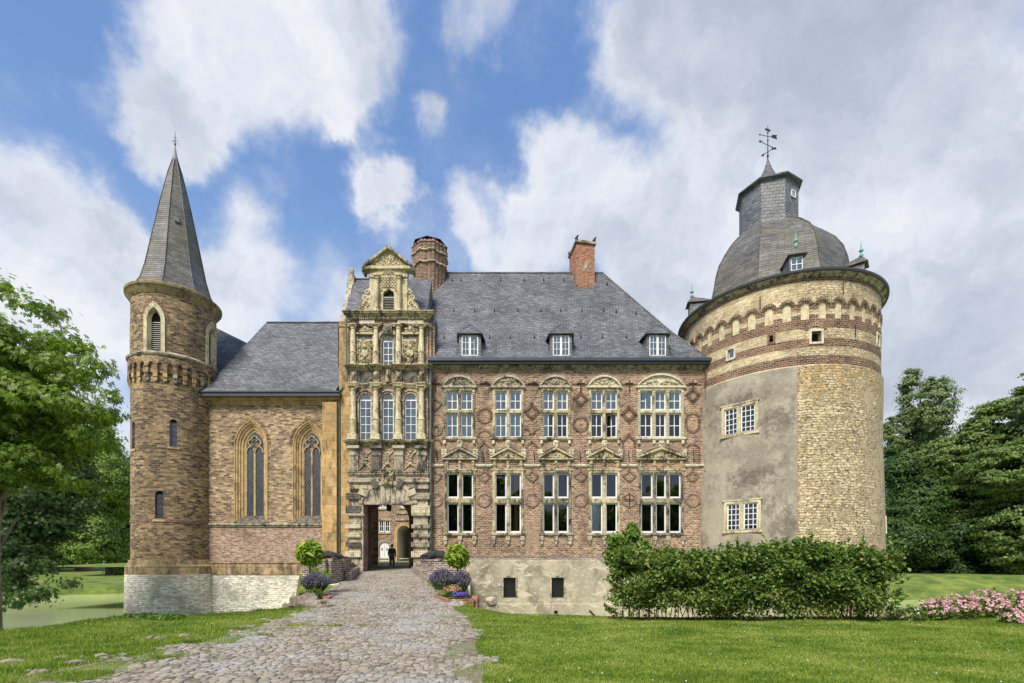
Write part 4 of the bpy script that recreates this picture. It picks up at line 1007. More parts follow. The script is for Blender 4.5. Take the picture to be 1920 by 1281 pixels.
mb.box(GC - .3, GC + .3, -.28, .02, gz(628), gz(615)); relief(mb, GC - .28, GC + .28, gz(628), gz(615), 14, 41, -.28, .09)
for i in range(16):
    for sg in (-1, 1): z = gz(688) + i * .12; mb.box(GC + sg * ((x1 - x0) / 2 + .03), GC + sg * ((x1 - x0) / 2 + .15), -.09, -.05, z + .02, z + .08)
wn = mb.build('arched_window', 'stone_dark', gate)
sash_set(wn, fG, x0 + .01, x1 - .01, gz(688), 0, 2, 4, fw=.07, y=.08, arched=arch(x0 + .01, x1 - .01, zs), mw=.04, curtain=(0, 1, 'curtain', .0))
room_box(wn, fG, x0 - .1, x1 + .1, gz(690), gz(625), .3, .8)
# coat of arms panels
for k in (0, 2):
    x0, x1 = gx(COL[k]) + .19, gx(COL[k + 1]) - .19; cx = (x0 + x1) / 2; mb = MB(fG)
    mb.box(x0, x1, -.02, .02, gz(684), gz(628), 1); mb.box(x0, x1, -.16, .02, gz(628.5), gz(625)); mb.box(x0, x0 + .08, -.08, .02, gz(684), gz(628)); mb.box(x1 - .08, x1, -.08, .02, gz(684), gz(628)); mb.box(x0, x1, -.1, .02, gz(687), gz(682))
    mb.box(x0 + .08, x1 - .08, -.06, .02, gz(640), gz(637))
    relief(mb, x0 + .12, x1 - .12, gz(681), gz(641), 110, 22 + k, -.06, .095)
    sh = [(cx - .2, gz(658)), (cx + .2, gz(658)), (cx + .2, gz(667)), (cx, gz(672)), (cx - .2, gz(667))]; mb.prism(sh, -.2, .02); mb.ball((cx, -.2, gz(652)), .14, .12, .17, 8, 5); mb.ball((cx, -.2, gz(645)), .09, .1, .14, 6, 4)
    mb.ball((cx - .5 * 0, -.1, gz(617)), .13, .12, .15, 8, 5); relief(mb, x0 + .15, x1 - .15, gz(624), gz(616), 16, 33 + k, -.08, .1)
    mb.build('arms_panel', ['stone_yellow', 'stone_black'], gate)
for a, b in ((675, 703), (746, 795)):
    mb = MB(fG); mb.box(gx(a), gx(b), -.1, .02, gz(608), gz(601.5)); mb.build('inscription_panel', 'stone_pale', gate)
mb = MB(fG)
for i in range(40): x = GL + (GR - GL) * (i + .5) / 40; mb.box(x - .035, x + .035, -.2, -.05, gz(601), gz(599))
mb.build('dentil_course', 'stone_dark', gate)
# attic stage and gable
YA = YG + .1; fA = plane_map(YA); zs = gz(556)
ax0, ax1 = gx(692), gx(763)
OG = [(gx(718), gz(549)), (gx(719), gz(545)), (gx(724), gz(542.5)), (gx(728), gz(539)), (gx(732), gz(542.5)), (gx(737), gz(545)), (gx(738), gz(549))]
OG[0] = (gx(717.5), gz(549)); OG[-1] = (gx(738), gz(549))
mb = MB(fA); wall(mb, ax0, ax1, gz(587), gz(500), [dict(x0=gx(717.5), x1=gx(738), z0=gz(585), a=OG, d=.25)])
mb.face([(ax0, 0, gz(587)), (ax0, .5, gz(587)), (ax0, .5, gz(500)), (ax0, 0, gz(500))]); mb.face([(ax1, 0, gz(587)), (ax1, .5, gz(587)), (ax1, .5, gz(500)), (ax1, 0, gz(500))]); mb.face([(ax0, .5, gz(587)), (ax1, .5, gz(587)), (ax1, .5, gz(500)), (ax0, .5, gz(500))])
mb.box(ax0 - .04, ax1 + .04, -.06, .02, gz(519), gz(516)); mb.box(gx(703), gx(752), -.05, .02, gz(514), gz(503)); relief(mb, gx(718), gx(738), gz(513), gz(504), 12, 8, -.06, .1)
mb.build('gable_wall', 'stone_belfry', gate)
mb = MB(fA)
for i in range(9):
    z = gz(584) + i * (gz(557) - gz(584)) / 9; mb.face([(gx(718), .05, z), (gx(737.5), .05, z), (gx(737.5), .15, z + .09), (gx(718), .15, z + .09)])
mb.box(gx(718), gx(738), .04, .12, gz(557), gz(554.5))
lv = mb.build('louvre', 'louvre', gate)
mb = MB(fA); mb.face([(gx(717), .24, gz(586)), (gx(738.5), .24, gz(586)), (gx(738.5), .24, gz(537)), (gx(717), .24, gz(537))]); mb.build('dark_opening', 'dark_room', lv)
mb = MB(fA)     # pierced tracery panel
for i in range(6):
    for j in range(4):
        x, z = gx(713.5) + i * .2, gz(541) + j * .22
        if z < gz(538) and abs(x - GC) < .35: continue
        A_ = [(x + .11 * math.cos(q), z + .11 * math.sin(q)) for q in [2 * PI * k / 8 for k in range(9)]]; B_ = [(x + .065 * math.cos(q), z + .065 * math.sin(q)) for q in [2 * PI * k / 8 for k in range(9)]]; mb.band(B_, A_, -.07, .02)
mb.build('tracery_panel', 'stone_belfry', gate)
def fcol(px_, zb, zt, r):
    x = (px_ - 960) * YG / 900; mb = MB(fA); mb.lathe([(r * 1.5, zb), (r * 1.4, zb + .1), (r, zb + .15), (r * 1.1, zb + (zt - zb) * .33), (r * 1.25, zb + (zt - zb) * .35), (r * .85, zt - .35), (r * 1.3, zt - .3), (r, zt - .25), (r * 1.3, zt - .1)], 12, (x, -.14)); mb.box(x - r * 1.6, x + r * 1.6, -.36, .02, zt - .12, zt)
    mb.build('column', 'stone_belfry', gate, smooth=True)
fcol(707, gz(585), gz(516), .14); fcol(748.5, gz(585), gz(516), .14)
for sg in (-1, 1):      # scrolled side wings
    X = lambda p: GC + sg * (p - 728) * YG / 900
    pr = [(765, 586), (789, 586), (787, 580), (783, 576), (784, 571), (779, 567), (776, 560), (776, 553), (771, 549), (769, 541), (765, 537)]
    P = [(X(p), gz(q)) for p, q in pr]; 
    if sg < 0: P = [(X(p - 1), gz(q)) for p, q in pr]
    mb = MB(fA); mb.prism(P, 0, .35); rr = random.Random(3)
    for (px_, py_, q_) in ((776, 578, .3), (770, 568, .22), (772, 557, .2), (768, 546, .16), (783, 582, .13)):
        cx_, cz_ = X(px_), gz(py_); mb.band([(cx_ + q_ * .55 * math.cos(q), cz_ + q_ * .55 * math.sin(q)) for q in [2 * PI * k / 14 for k in range(15)]], [(cx_ + q_ * math.cos(q), cz_ + q_ * math.sin(q)) for q in [2 * PI * k / 14 for k in range(15)]], -.08, .02); mb.ball((cx_, -.04, cz_), q_ * .3, n=6, h=4)
    for i in range(26): mb.ball((X(rr.uniform(766, 781 - 0)), -.02, gz(rr.uniform(556, 585))), .06, n=5, h=3)
    mb.build('scroll', 'stone_belfry', gate)
mb = MB(fA); a0, a1, zb_, zt_ = gx(686.5), gx(769), gz(502), gz(466)
mb.prism([(a0, zb_), (a1, zb_), (GC, zt_)], -.02, .5); mb.box(a0 - .1, a1 + .1, -.2, .5, zb_ - .1, zb_ + .09); relief(mb, a0 + .55, a1 - .55, zb_ + .15, zb_ + .75, 40, 4, -.04, .11); mb.ball((GC + .1, -.05, gz(486)), .09, .08, .32, 6, 5)
mb.build('pediment', 'stone_belfry', gate)
mb = MB(fA)
for sg in (-1, 1):
    e = GC + sg * (a1 - a0 + .4) / 2
    mb.prism([(e, zb_ - .06), (e, zb_ + .1), (GC, gz(462)), (GC, gz(462) - .22)], -.3, .6)
    mb.box(e - .08, e + .08, -.26, .5, zb_ - .3, zb_ + .02)
mb.build('gable_coping', 'stone_dark', gate)
# little roof behind the gable, its end coping and the sandstone strip beside the chapel
mb = MB()
mb.face([(-11.62, 33.2, 16.3), (-6.0, 33.2, 16.3), (-6.0, 35.8, 20.9), (-12.0, 35.8, 20.9)]); mb.face([(-12, 35.8, 20.9), (-6, 35.8, 20.9), (-6, 38.6, 15.8), (-12, 38.6, 15.8)])
mb.face([(-6.0, 33.2, 16.3), (-6, 38.6, 15.8), (-6, 35.8, 20.9)]); mb.face([(-5.5, 33.2, 16.3), (-5.5, 33.2, 13.9), (-5.5, 36, 13.9), (-5.5, 36, 18)])
mb.tube([(-12, 35.8, 20.95), (-8, 35.8, 20.95)], .07, 6)
mb.face([(-12, 32.7, 15.9), (-5.6, 32.7, 15.9), (-5.6, 33.3, 16.4), (-12, 33.3, 16.4)])
mb.build('attic_roof', 'slate', gate)
mb = MB()
for x0, x1, y0, z0, y1, z1 in ((-11.95, -11.6, 33.0, 16.2, 33.6, 16.6), (-12.1, -11.75, 33.6, 16.6, 35.7, 21.0)):
    mb.face([(x0, y0, z0), (x1, y0, z0), (x1, y1, z1), (x0, y1, z1)]); mb.face([(x0, y0, z0), (x0, y1, z1), (x0, y1, z1 - 3), (x0, y0, z0 - 3)]); mb.face([(x1, y0, z0), (x1, y0, z0 - 1), (x1, y1, z1 - 1), (x1, y1, z1)])
mb.box(-12.15, -11.7, 35.5, 36.0, 17, 21.15); mb.box(-12.2, -11.65, 35.4, 36.05, 20.3, 20.45); mb.ball((-11.92, 35.7, 21.4), .2, .2, .32, 8, 5); mb.build('end_coping', 'stone_grey', gate)
mb = MB(); mb.box(-11.8, GL, 32.75, 33.3, -4.6, 16.3); mb.build('corner_pier', 'stone_orange', gate)
mb = MB(); mb.box(-5.66, -5.5, YG + .1, 33, -4.6, 16.2); mb.box(GR, -5.3, 32.9, 33.05, gz(688), 16.2); mb.build('side_return', 'brick_red', gate)
mb = MB(fG); mb.tube([(-5.52, -.05, 13.6), (-5.52, -.05, .1)], .06, 8); mb.tube([(gx(649.5), -.1, gz(600)), (gx(651), -.1, gz(687)), (gx(652), -.1, gz(720))], .06, 8); mb.build('downpipe', 'pipe_green', gate)

# ================================================================== CHAPEL
YC = 33.0; fC = plane_map(YC)
chap = thing('chapel', 'tan brick chapel with two tall pointed tracery windows in orange sandstone frames', 'chapel', (wx(500), YC, -4.3))
CWn = [(439.6, 502.5, 792, 822, 457, 490), (549, 609, 793, 822, 565.4, 597.5)]
ops = []
for a, b, yt, ys, c, d in CWn:
    ops.append(dict(x0=wx(a), x1=wx(b), z0=wz(980), a=arch(wx(a), wx(b), wz(ys + 13), 'pointed', 16, k=.82), d=.45))
mb = MB(fC); wall(mb, -21.2, -11.7, wz(986), wz(742), ops, reveal=False); mb.build('wall', 'brick_tan', chap)
mb = MB(fC); wall(mb, -21.2, -11.7, wz(1054), wz(987), []); mb.build('lower_wall', 'brick_pink', chap)
mb = MB(plane_map(YC - .12)); wall(mb, -21.2, -11.7, -5.2, wz(1078), []); mb.build('plinth', 'brick_lime', chap)
mb = MB(fC); mb.box(-21.2, -11.7, -.14, .02, wz(1078), wz(1060)); mb.face([(-21.2, -.14, wz(1060)), (-11.7, -.14, wz(1060)), (-11.7, 0, wz(1054)), (-21.2, 0, wz(1054))]); mb.box(-21.2, -11.7, -.16, .02, wz(1056.5), wz(1054)); mb.build('base_moulding', 'stone_base', chap)
mb = MB(fC); mb.box(-20.9, wx(611), -.14, .02, wz(985), wz(983)); mb.face([(-20.9, -.14, wz(983)), (wx(611), -.14, wz(983)), (wx(611), 0, wz(980)), (-20.9, 0, wz(980))]); mb.box(-20.9, wx(611), -.07, .02, wz(988), wz(985)); mb.build('string_course', 'stone_dark', chap)
mb = MB(fC); mb.box(-20.9, -11.7, .01, 9, wz(742) - .1, wz(742)); mb.face([(-21.2, 9, -5), (-11.7, 9, -5), (-11.7, 9, 11.3), (-21.2, 9, 11.3)]); mb.build('rear_wall', 'brick_tan', chap)
for (a, b, yt, ys, c, d) in CWn:
    x0, x1, g0, g1 = wx(a), wx(b), wx(c), wx(d); zsp = wz(ys + 13); zb_ = wz(980)
    mb = MB(fC)
    def path(t, yy=0):
        xa, xb = x0 + (g0 - x0) * t, x1 + (g1 - x1) * t; z0 = zb_ + (wz(967) - zb_) * min(1, t * 1.0)
        return [(xa, z0)] + arch(xa, xb, zsp, 'pointed', 16, k=.82 + .12 * t) + [(xb, z0)]
    st = [(0, -.06), (.1, -.06), (.14, 0), (.3, .02), (.34, .1), (.5, .12), (.55, .2), (.75, .22), (.8, .3), (1, .33)]
    for (t0, y0), (t1, y1) in zip(st, st[1:]):
        A, B = path(t0), path(t1)
        for i in range(len(A) - 1): mb.face([(A[i][0], y0, A[i][1]), (B[i][0], y1, B[i][1]), (B[i + 1][0], y1, B[i + 1][1]), (A[i + 1][0], y0, A[i + 1][1])])
    A = path(0)
    for i in range(len(A) - 1): mb.face([(A[i][0], -.06, A[i][1]), (A[i + 1][0], -.06, A[i + 1][1]), (A[i + 1][0], .02, A[i + 1][1]), (A[i][0], .02, A[i][1])])
    wn = mb.build('pointed_window', 'stone_orange_plain', chap)
    mb = MB(fC); mb.face([(x0, -.1, wz(980)), (x1, -.1, wz(980)), (g1, .34, wz(966)), (g0, .34, wz(966))]); mb.face([(x0, -.1, wz(983)), (x1, -.1, wz(983)), (x1, -.1, wz(980)), (x0, -.1, wz(980))]); mb.face([(x0, -.1, wz(980)), (g0, .34, wz(966)), (x0, .34, wz(966))]); mb.face([(x1, -.1, wz(980)), (g1, .34, wz(966)), (x1, .34, wz(966))]); mb.build('sloping_sill', 'stone_black', wn)
    # tracery
    cx = (g0 + g1) / 2; hw = (g1 - g0) / 2; mb = MB(fC); zq = wz(848)
    mb.box(cx - .045, cx + .045, .24, .34, wz(967), zq)
    for lx, rx in ((g0, cx), (cx, g1)):
        mb.band(arch(lx + .06, rx - .04, zq, 'pointed', 8), arch(lx - .0, rx + .02, zq, 'pointed', 8, k=1), .24, .34)
        mb.tube([(lx + .06, .29, wz(967)), (lx + .06, .29, zq)], .03, 5)
    qz = wz(828); 
    for q in range(4):
        a = PI / 2 * q; ccx_, ccz_ = cx + .24 * math.cos(a), qz + .24 * math.sin(a)
        aa = [a - 2.3 + 4.6 * i / 8 for i in range(9)]
        mb.band([(ccx_ + .17 * math.cos(v_), ccz_ + .17 * math.sin(v_)) for v_ in aa], [(ccx_ + .235 * math.cos(v_), ccz_ + .235 * math.sin(v_)) for v_ in aa], .24, .34)
    mb.build('tracery', 'stone_orange_plain', wn)
    mb = MB(fC); A = arch(g0, g1, zsp, 'pointed', 16, k=.94); mb.face([(x, .32, z) for x, z in [(g0, wz(967))] + A + [(g1, wz(967))]][::-1]); mb.build('leaded_pane', 'leaded_glass', wn)
    v = MB(fC)
    P1, P2 = arch(x0 - .03, x1 + .03, zsp, 'pointed', 40, k=.82), arch(x0 - .2, x1 + .2, zsp, 'pointed', 40, k=.82)
    for i in range(0, 40): 
        a, b, c_, d_ = P1[i], P1[i + 1], P2[i + 1], P2[i]; f_ = .15
        v.prism([a, (a[0] + (b[0] - a[0]) * .85, a[1] + (b[1] - a[1]) * .85), (d_[0] + (c_[0] - d_[0]) * .85, d_[1] + (c_[1] - d_[1]) * .85), d_], -.02, .01)
    v.build('brick_hood', 'brick_brown', wn)
mb = MB(fC); mb.box(wx(610), wx(636.5), -.55, .02, -5, wz(759)); mb.box(wx(609), wx(637.5), -.62, .02, -5, wz(1052)); mb.build('buttress', 'stone_orange', chap)
mb = MB(fC); mb.box(wx(636.5), wx(655), -.12, .02, -5, wz(745)); mb.build('corner_strip', 'stone_orange', chap)
mb = MB(fC); moulding(mb, -20.9, wx(641), wz(759), wz(743) * .985, [(0, .06), (.3, .16), (.6, .34), (.75, .46)], ends=False); mb.build('cornice', 'stone_orange_plain', chap)
mb = MB(fC); mb.box(-21.1, wx(643), -.68, .1, wz(742.8) * .98, wz(736) * .98); mb.box(-21.1, wx(643), -.75, 0, wz(736) * .98, wz(733.5) * .98); mb.build('gutter', 'gutter', chap)
mb = MB(fC); mb.tube([(wx(651), -.1, wz(722)), (wx(640), -.35, wz(736)), (wx(639), -.3, wz(745)), (wx(639.2), -.3, -.2)], .07, 8); mb.build('downpipe', 'pipe_green', chap)
mb = MB(); CP = [(32.25, 11.33), (32.9, 12.0), (34, 13.5), (37.2, 18.35)]
xh = lambda y: -21.3 + (y - 32.2) * 2.2 / 5
for (y0, z0), (y1, z1) in zip(CP, CP[1:]):
    mb.face([(xh(y0), y0, z0), (-11.85, y0, z0), (-11.85, y1, z1), (xh(y1), y1, z1)])
    mb.face([(xh(y0), y0, z0), (xh(y1), y1, z1), (xh(y1), 74.4 - y1, z1), (xh(y0), 74.4 - y0, z0)]); mb.face([(-11.85, 74.4 - y0, z0), (xh(y0), 74.4 - y0, z0), (xh(y1), 74.4 - y1, z1), (-11.85, 74.4 - y1, z1)])
rf = mb.build('roof', 'slate', chap)
mb = MB(); mb.tube([(-19.0, 37.2, 18.4), (-11.9, 37.2, 18.4)], .08, 6); mb.build('ridge_cap', 'slate', rf)
mb = MB()
G = [[(-23.4, 37.6, 18.3), (-22.0, 37.6, 17.6), (-20.6, 37.5, 16.9), (-19.6, 37.3, 17.0)], [(-23.0, 35.5, 15.2), (-22.0, 35.5, 14.8), (-20.9, 35.4, 14.4), (-20.2, 35.2, 14.9)], [(-22.6, 33.6, 12), (-21.8, 33.4, 11.6), (-21.0, 33.0, 11.5), (-20.8, 32.9, 11.9)]]
for j in range(2):
    for i in range(3): mb.face([G[j + 1][i], G[j + 1][i + 1], G[j][i + 1], G[j][i]])
mb.build('valley_roof', 'slate', chap, smooth=True)

# ================================================================== SLENDER STAIR TOWER (left)
LX, LY, LR = -23.3, 33.2, 2.44
st_ = thing('stair_tower', 'slender round brown brick tower with a tall slate spire beside the chapel', 'tower', (LX, LY, -4.3))
fL = cyl_map(LX, LY, LR)
CL = 2 * PI * LR
a_c = math.atan2(-LX, LY) * LR
def lp(px, py): return cylpx(LX, LY, LR, px, py)
ops = []; slits = []
for px, y0, y1, hw in ((325, 783, 838, .2), (298.5, 918, 974, .24), (250, 788, 842, .2)):
    x, zt = lp(px, y0 + 6); _, z0 = lp(px, y1); slits.append((x, z0, zt, hw))
    ops.append(dict(x0=x - hw, x1=x + hw, z0=z0, a=arch(x - hw, x + hw, zt - .1, 'round', 8), d=.16, back=1))
bel = []
for px, y0, y1 in ((289, 565, 663), (397, 603, 697)):
    x, zt = lp(px, y0); _, z0 = lp(px, y1); bel.append((x, z0, zt))
bel.append((bel[0][0] - (bel[1][0] - bel[0][0]), bel[0][1], bel[0][2])); bel.append((bel[1][0] + (bel[1][0] - bel[0][0]), bel[0][1], bel[0][2]))
zB, zT = 13.25, 17.15; x_lo = a_c - CL / 2
bz0 = bel[0][1]; bzt = bel[0][2]
for i, b in enumerate(bel): bel[i] = (b[0], bz0, bzt)
bhw = .42
for x, z0, zt in bel:
    xx = x
    if xx > x_lo + CL: xx -= CL
    ops.append(dict(x0=xx - bhw, x1=xx + bhw, z0=z0 + .18, a=arch(xx - bhw, xx + bhw, zt - 1.15, 'pointed', 12, k=1.15), d=.35, back=1))
mb = MB(fL); wall(mb, x_lo, x_lo + CL, -.1, zT, ops, maxw=.3, maxh=2.5, mr=0)
mb.build('wall', ['brick_brown', 'dark_room'], st_)
for x, z0, zt, hw in slits:
    mb = MB(fL); mb.box(x - hw, x + hw, .1, .12, z0, zt - .1); 
    for i in range(5): mb.box(x - hw, x + hw, .08, .1, z0 + (zt - z0) * i / 5, z0 + (zt - z0) * i / 5 + .02)
    w_ = mb.build('slit_window', 'leaded_glass', st_)
    mb = MB(fL); mb.box(x - hw - .13, x + hw + .13, -.06, .1, z0 - .14, z0); mb.build('sill', 'stone_orange_plain', w_)
for x, z0, zt in bel:
    mb = MB(fL); zsp = zt - 1.15
    I = [(x - .4, z0 + .18)] + arch(x - .4, x + .4, zsp, 'pointed', 12, k=1.15) + [(x + .4, z0 + .18)]; O = [(x - .62, z0 + .0)] + arch(x - .62, x + .62, zsp, 'pointed', 12, k=1.1) + [(x + .62, z0 + .0)]
    mb.band(I, O, -.08, .05); mb.box(x - .62, x + .62, -.1, .3, z0 - .04, z0 + .18)
    I2 = [(x - .3, z0 + .18)] + arch(x - .3, x + .3, zsp, 'pointed', 12, k=1.2) + [(x + .3, z0 + .18)]
    for i in range(len(I) - 1): mb.face([(I[i][0], -.02, I[i][1]), (I2[i][0], .22, I2[i][1]), (I2[i + 1][0], .22, I2[i + 1][1]), (I[i + 1][0], -.02, I[i + 1][1])])
    b_ = mb.build('belfry_window', 'stone_belfry', st_)
    mb = MB(fL)
    for i in range(15): z = z0 + .25 + i * .13; mb.face([(x - .3, .2, z), (x + .3, .2, z), (x + .3, .3, z + .1), (x - .3, .3, z + .1)])
    mb.build('louvre', 'louvre', b_)
    v = MB(fL); P1, P2 = arch(x - .66, x + .66, zsp, 'pointed', 24, k=1.1), arch(x - .82, x + .82, zsp, 'pointed', 24, k=1.1); v.band(P1, P2, -.03, .01); v.build('brick_hood', 'brick_dark', b_)
def ring(par, nm, mt, prof, c, n=72, R=None, smooth=False): mb = MB(); mb.lathe(prof, n, c, R=R); return mb.build(nm, mt, par, smooth=smooth)
L = (LX, LY)
ring(st_, 'cornice', 'stone_base', [(LR, 17.15), (LR + .06, 17.2), (LR + .1, 17.32), (LR + .2, 17.4), (LR + .24, 17.52), (LR + .34, 17.6), (LR + .36, 17.74), (LR + .26, 17.82), (1.9, 17.95)], L, smooth=True)
ring(st_, 'string_course', 'stone_dark', [(LR, 13.1), (LR + .2, 13.15), (LR + .24, 13.25), (LR + .1, 13.33), (LR, 13.45)], L)
# corbelled arcade
mb = MB(cyl_map(LX, LY, LR + .14)); Cc = 2 * PI * (LR + .14); x_l = a_c / LR * (LR + .14) - Cc / 2; N = 30; ops = []
for i in range(N):
    c = x_l + Cc * (i + .5) / N; ops.append(dict(x0=c - .15, x1=c + .15, z0=12.0, a=arch(c - .15, c + .15, 12.45, 'pointed', 8, k=1), d=.13, back=0))
wall(mb, x_l, x_l + Cc, 12.0, 13.2, ops, maxw=.3); mb.build('arcade', 'brick_brown', st_)
cb = None
for i in range(N):
    c = x_l + Cc * i / N; mb = MB(cyl_map(LX, LY, LR + .14)); mb.box(c - .12, c + .12, -.03, .15, 11.75, 12.02); mb.box(c - .09, c + .09, .03, .15, 11.5, 11.75); mb.build('corbel', 'stone_orange_plain' if i % 3 else 'stone_dark', st_)
ring(st_, 'brick_course', 'brick_dark', [(LR, 2.42), (LR + .03, 2.45), (LR + .03, 2.65), (LR, 2.68)], L, R=LR)
ring(st_, 'base_moulding', 'stone_base', [(LR, .02), (LR + .1, -.02), (LR + .12, -.12), (LR + .16, -.3), (LR + .28, -.42), (LR + .3, -.95)], L, R=LR)
ring(st_, 'plinth', 'brick_lime', [(LR + .3, -.95), (LR + .36, -5.2)], L, R=LR)
sp = MB(); prof = [(2.45, 17.85), (2.12, 18.5), (1.85, 19.5), (1.4, 21.9), (.92, 24.4), (.42, 26.7), (.16, 27.6)]
a0 = math.radians(-35 + 8)
sp.lathe(prof, 8, L, a0=a0, a1=a0 + 2 * PI); s1 = sp.build('spire', 'slate_brown', st_)
for k in range(8):
    mb = MB(); a = a0 + 2 * PI * k / 8; mb.tube([(LX + (r + .01) * math.sin(a), LY - (r + .01) * math.cos(a), z) for r, z in prof], .035, 5); mb.build('hip_ridge', 'slate_brown', s1)
mb = MB(); mb.lathe([(.17, 27.5), (.2, 27.65), (.1, 28.1), (.05, 28.5), (.03, 28.6)], 10, L); mb.build('lead_cap', 'lead', s1)
mb = MB(); mb.tube([(LX, LY, 28.5), (LX, LY, 29.6)], [.03, .012], 6); mb.tube([(LX - .2, LY, 29.0), (LX + .2, LY, 29.0)], .012, 5); mb.tube([(LX - .12, LY, 29.2), (LX + .12, LY, 29.2)], .012, 5)
for q in range(4): a = q * PI / 2 + .4; mb.tube([(LX, LY, 28.85), (LX + .1 * math.cos(a), LY + .1 * math.sin(a), 28.92), (LX + .2 * math.cos(a), LY + .2 * math.sin(a), 28.8)], .01, 4)
mb.ball((LX, LY, 28.75), .06, n=8, h=5); mb.build('finial', 'iron', s1)
mb = MB(); a = a0 + PI / 8 + 2 * PI / 8; n_ = Vector((math.sin(a), -math.cos(a), .35)).normalized(); tt = Vector((math.cos(a), math.sin(a), 0)); u_ = n_.cross(tt) * -1; c = Vector((LX + 1.13 * math.sin(a), LY - 1.13 * math.cos(a), 22.9))
q = [c + tt * x + u_ * z for x, z in ((-.16, -.25), (.16, -.25), (.16, .2), (-.16, .2))]; mb.face([p + n_ * .06 for p in q]); 
for i in range(4): mb.face([q[i], q[(i + 1) % 4], q[(i + 1) % 4] + n_ * .06, q[i] + n_ * .06])
mb.build('roof_hatch', 'slate_grey', s1)

# ================================================================== ROUND TOWER (right)
TX, TY, TR = 19.1, 35.0, 6.2
tw = thing('round_tower', 'massive round pale stone tower with brick bands, flaking render and a slate bell dome', 'tower', (TX, TY, -4.3))
rz = lambda z: .0 if z > 11.75 else (.13 + max(0, (7 - z)) * .022 if z < 11.68 else .13 * (11.75 - z) / .07)
fT = cyl_map(TX, TY, TR, rz)
tc0 = cylpx(TX, TY, TR, 1493, 850)[0]       # arc position of the render / rubble boundary -> u = 0
fT2 = lambda x, y, z: fT(x + tc0, y, z)
def tp(px, py): x, z = cylpx(TX, TY, TR + .1, px, py); return x / (TR + .1) * TR - tc0, z
CT = 2 * PI * TR; ops = []; TW = []
for (a, b, yt, yb) in ((1354, 1422, 757, 813), (1360, 1427.5, 938.5, 995)):
    x0, _ = tp(a, yt); x1, _ = tp(b, yt); _, z1 = tp((a + b) / 2, yt); _, z0 = tp((a + b) / 2, yb); TW.append((x0, x1, z0, z1)); ops.append(dict(x0=x0 + .1, x1=x1 - .1, z0=z0 + .1, z1=z1 - .1, d=.5, back=1))
small = []
for (px, py, w_, h_) in ((1532, 630, .28, .32), (1369, 663, .2, .28), (1650, 637, .22, .32), (1666, 985, .25, .45), (1446, 635, .1, .2)):
    x, z = tp(px, py); small.append((x, z, w_, h_)); ops.append(dict(x0=x - w_, x1=x + w_, z0=z - h_, z1=z + h_, d=.4, back=1))
N = 40; zA0, zA1 = 14.5, 15.4; nich = []
for i in range(N):
    c = -CT / 2 + CT * (i + .5) / N; ops.append(dict(x0=c - .24, x1=c + .24, z0=zA0, a=arch(c - .24, c + .24, zA1, 'round', 8), d=.1, back=2)); nich.append(c)
mb = MB(fT2); wall(mb, -CT / 2, CT / 2, -5.2, 11.65, [o for o in ops if o['z0'] < 11], maxw=.5, maxh=2)
wall(mb, -CT / 2, CT / 2, 11.65, 11.78, [], maxw=.5); wall(mb, -CT / 2, CT / 2, 11.78, 17.4, [o for o in ops if o['z0'] > 11], maxw=.5, maxh=2)
# gentle unevenness of the old masonry
import mathutils
for v in mb.V:
    k = 1 + .007 * mathutils.noise.noise(Vector((v.x * .35, v.y * .35, v.z * .35))); v.x = TX + (v.x - TX) * k; v.y = TY + (v.y - TY) * k
mb.build('wall', ['tower_wall', 'dark_room', 'lime_panel'], tw)
for k, c in enumerate(nich):
    x = c / 1; v = MB(fT2); voussoirs(v, c, zA1, .24, .42, 0, PI, 9, -.07, .02, gap=.25); v.build('blind_arch', 'brick_dark', tw)
def tower_window(x0, x1, z0, z1, jm):
    mb = MB(fT2); J = .17; cx = (x0 + x1) / 2
    mb.box(x0, x0 + J, -.06, .3, z0, z1); mb.box(x1 - J, x1, -.06, .3, z0, z1); mb.box(x0 + J, x1 - J, -.06, .3, z1 - J, z1); mb.box(cx - .1, cx + .1, -.04, .3, z0, z1 - J)
    mb.box(x0 - .08, x1 + .08, -.14, .3, z0 - .14, z0); mb.box(x0 - .08, x1 + .08, -.13, .1, z1, z1 + .08)
    w_ = mb.build('window', jm, tw)
    for a, b in ((x0 + J, cx - .1), (cx + .1, x1 - J)): sash_set(w_, fT2, a, b, z0, z1 - J, 3, 5, fw=.07, y=.06, mw=.04)
for a in TW: tower_window(*a, 'stone_belfry')
for k, (x, z, w_, h_) in enumerate(small):
    mb = MB(fT2); mb.box(x - w_ - .12, x - w_, -.06, .1, z - h_ - .12, z + h_ + .12); mb.box(x + w_, x + w_ + .12, -.06, .1, z - h_ - .12, z + h_ + .12); mb.box(x - w_, x + w_, -.06, .1, z + h_, z + h_ + .12); mb.box(x - w_, x + w_, -.06, .1, z - h_ - .12, z - h_)
    w2 = mb.build('small_window', 'stone_pale' if k != 4 else 'brick_dark', tw)
    if k in (1, 2): sash_set(w2, fT2, x - w_, x + w_, z - h_, z + h_, 1, 1, fw=.05, y=.08, curtain=(0, 1, 'curtain'))
x, z = tp(1530, 612); v = MB(fT2); voussoirs(v, x, z - .45, .5, .75, PI * .15, PI * .85, 12, -.05); v.build('brick_hood', 'brick_dark', tw)
for px, py, l in ((1582, 540, 22), (1425, 568, 26), (1605, 620, 12)):
    x, z = tp(px, py); mb = MB(fT2); mb.tube([(x, -.08, z + .4), (x, -.08, z - .4)], .03, 5); mb.build('wall_anchor', 'iron', tw)
T_ = (TX, TY)
ring(tw, 'eaves_cornice', 'stone_dark', [(TR, 16.98), (TR + .08, 17.0), (TR + .12, 17.1), (TR + .26, 17.14), (TR + .3, 17.22), (TR + .36, 17.25)], T_, 96, smooth=True)
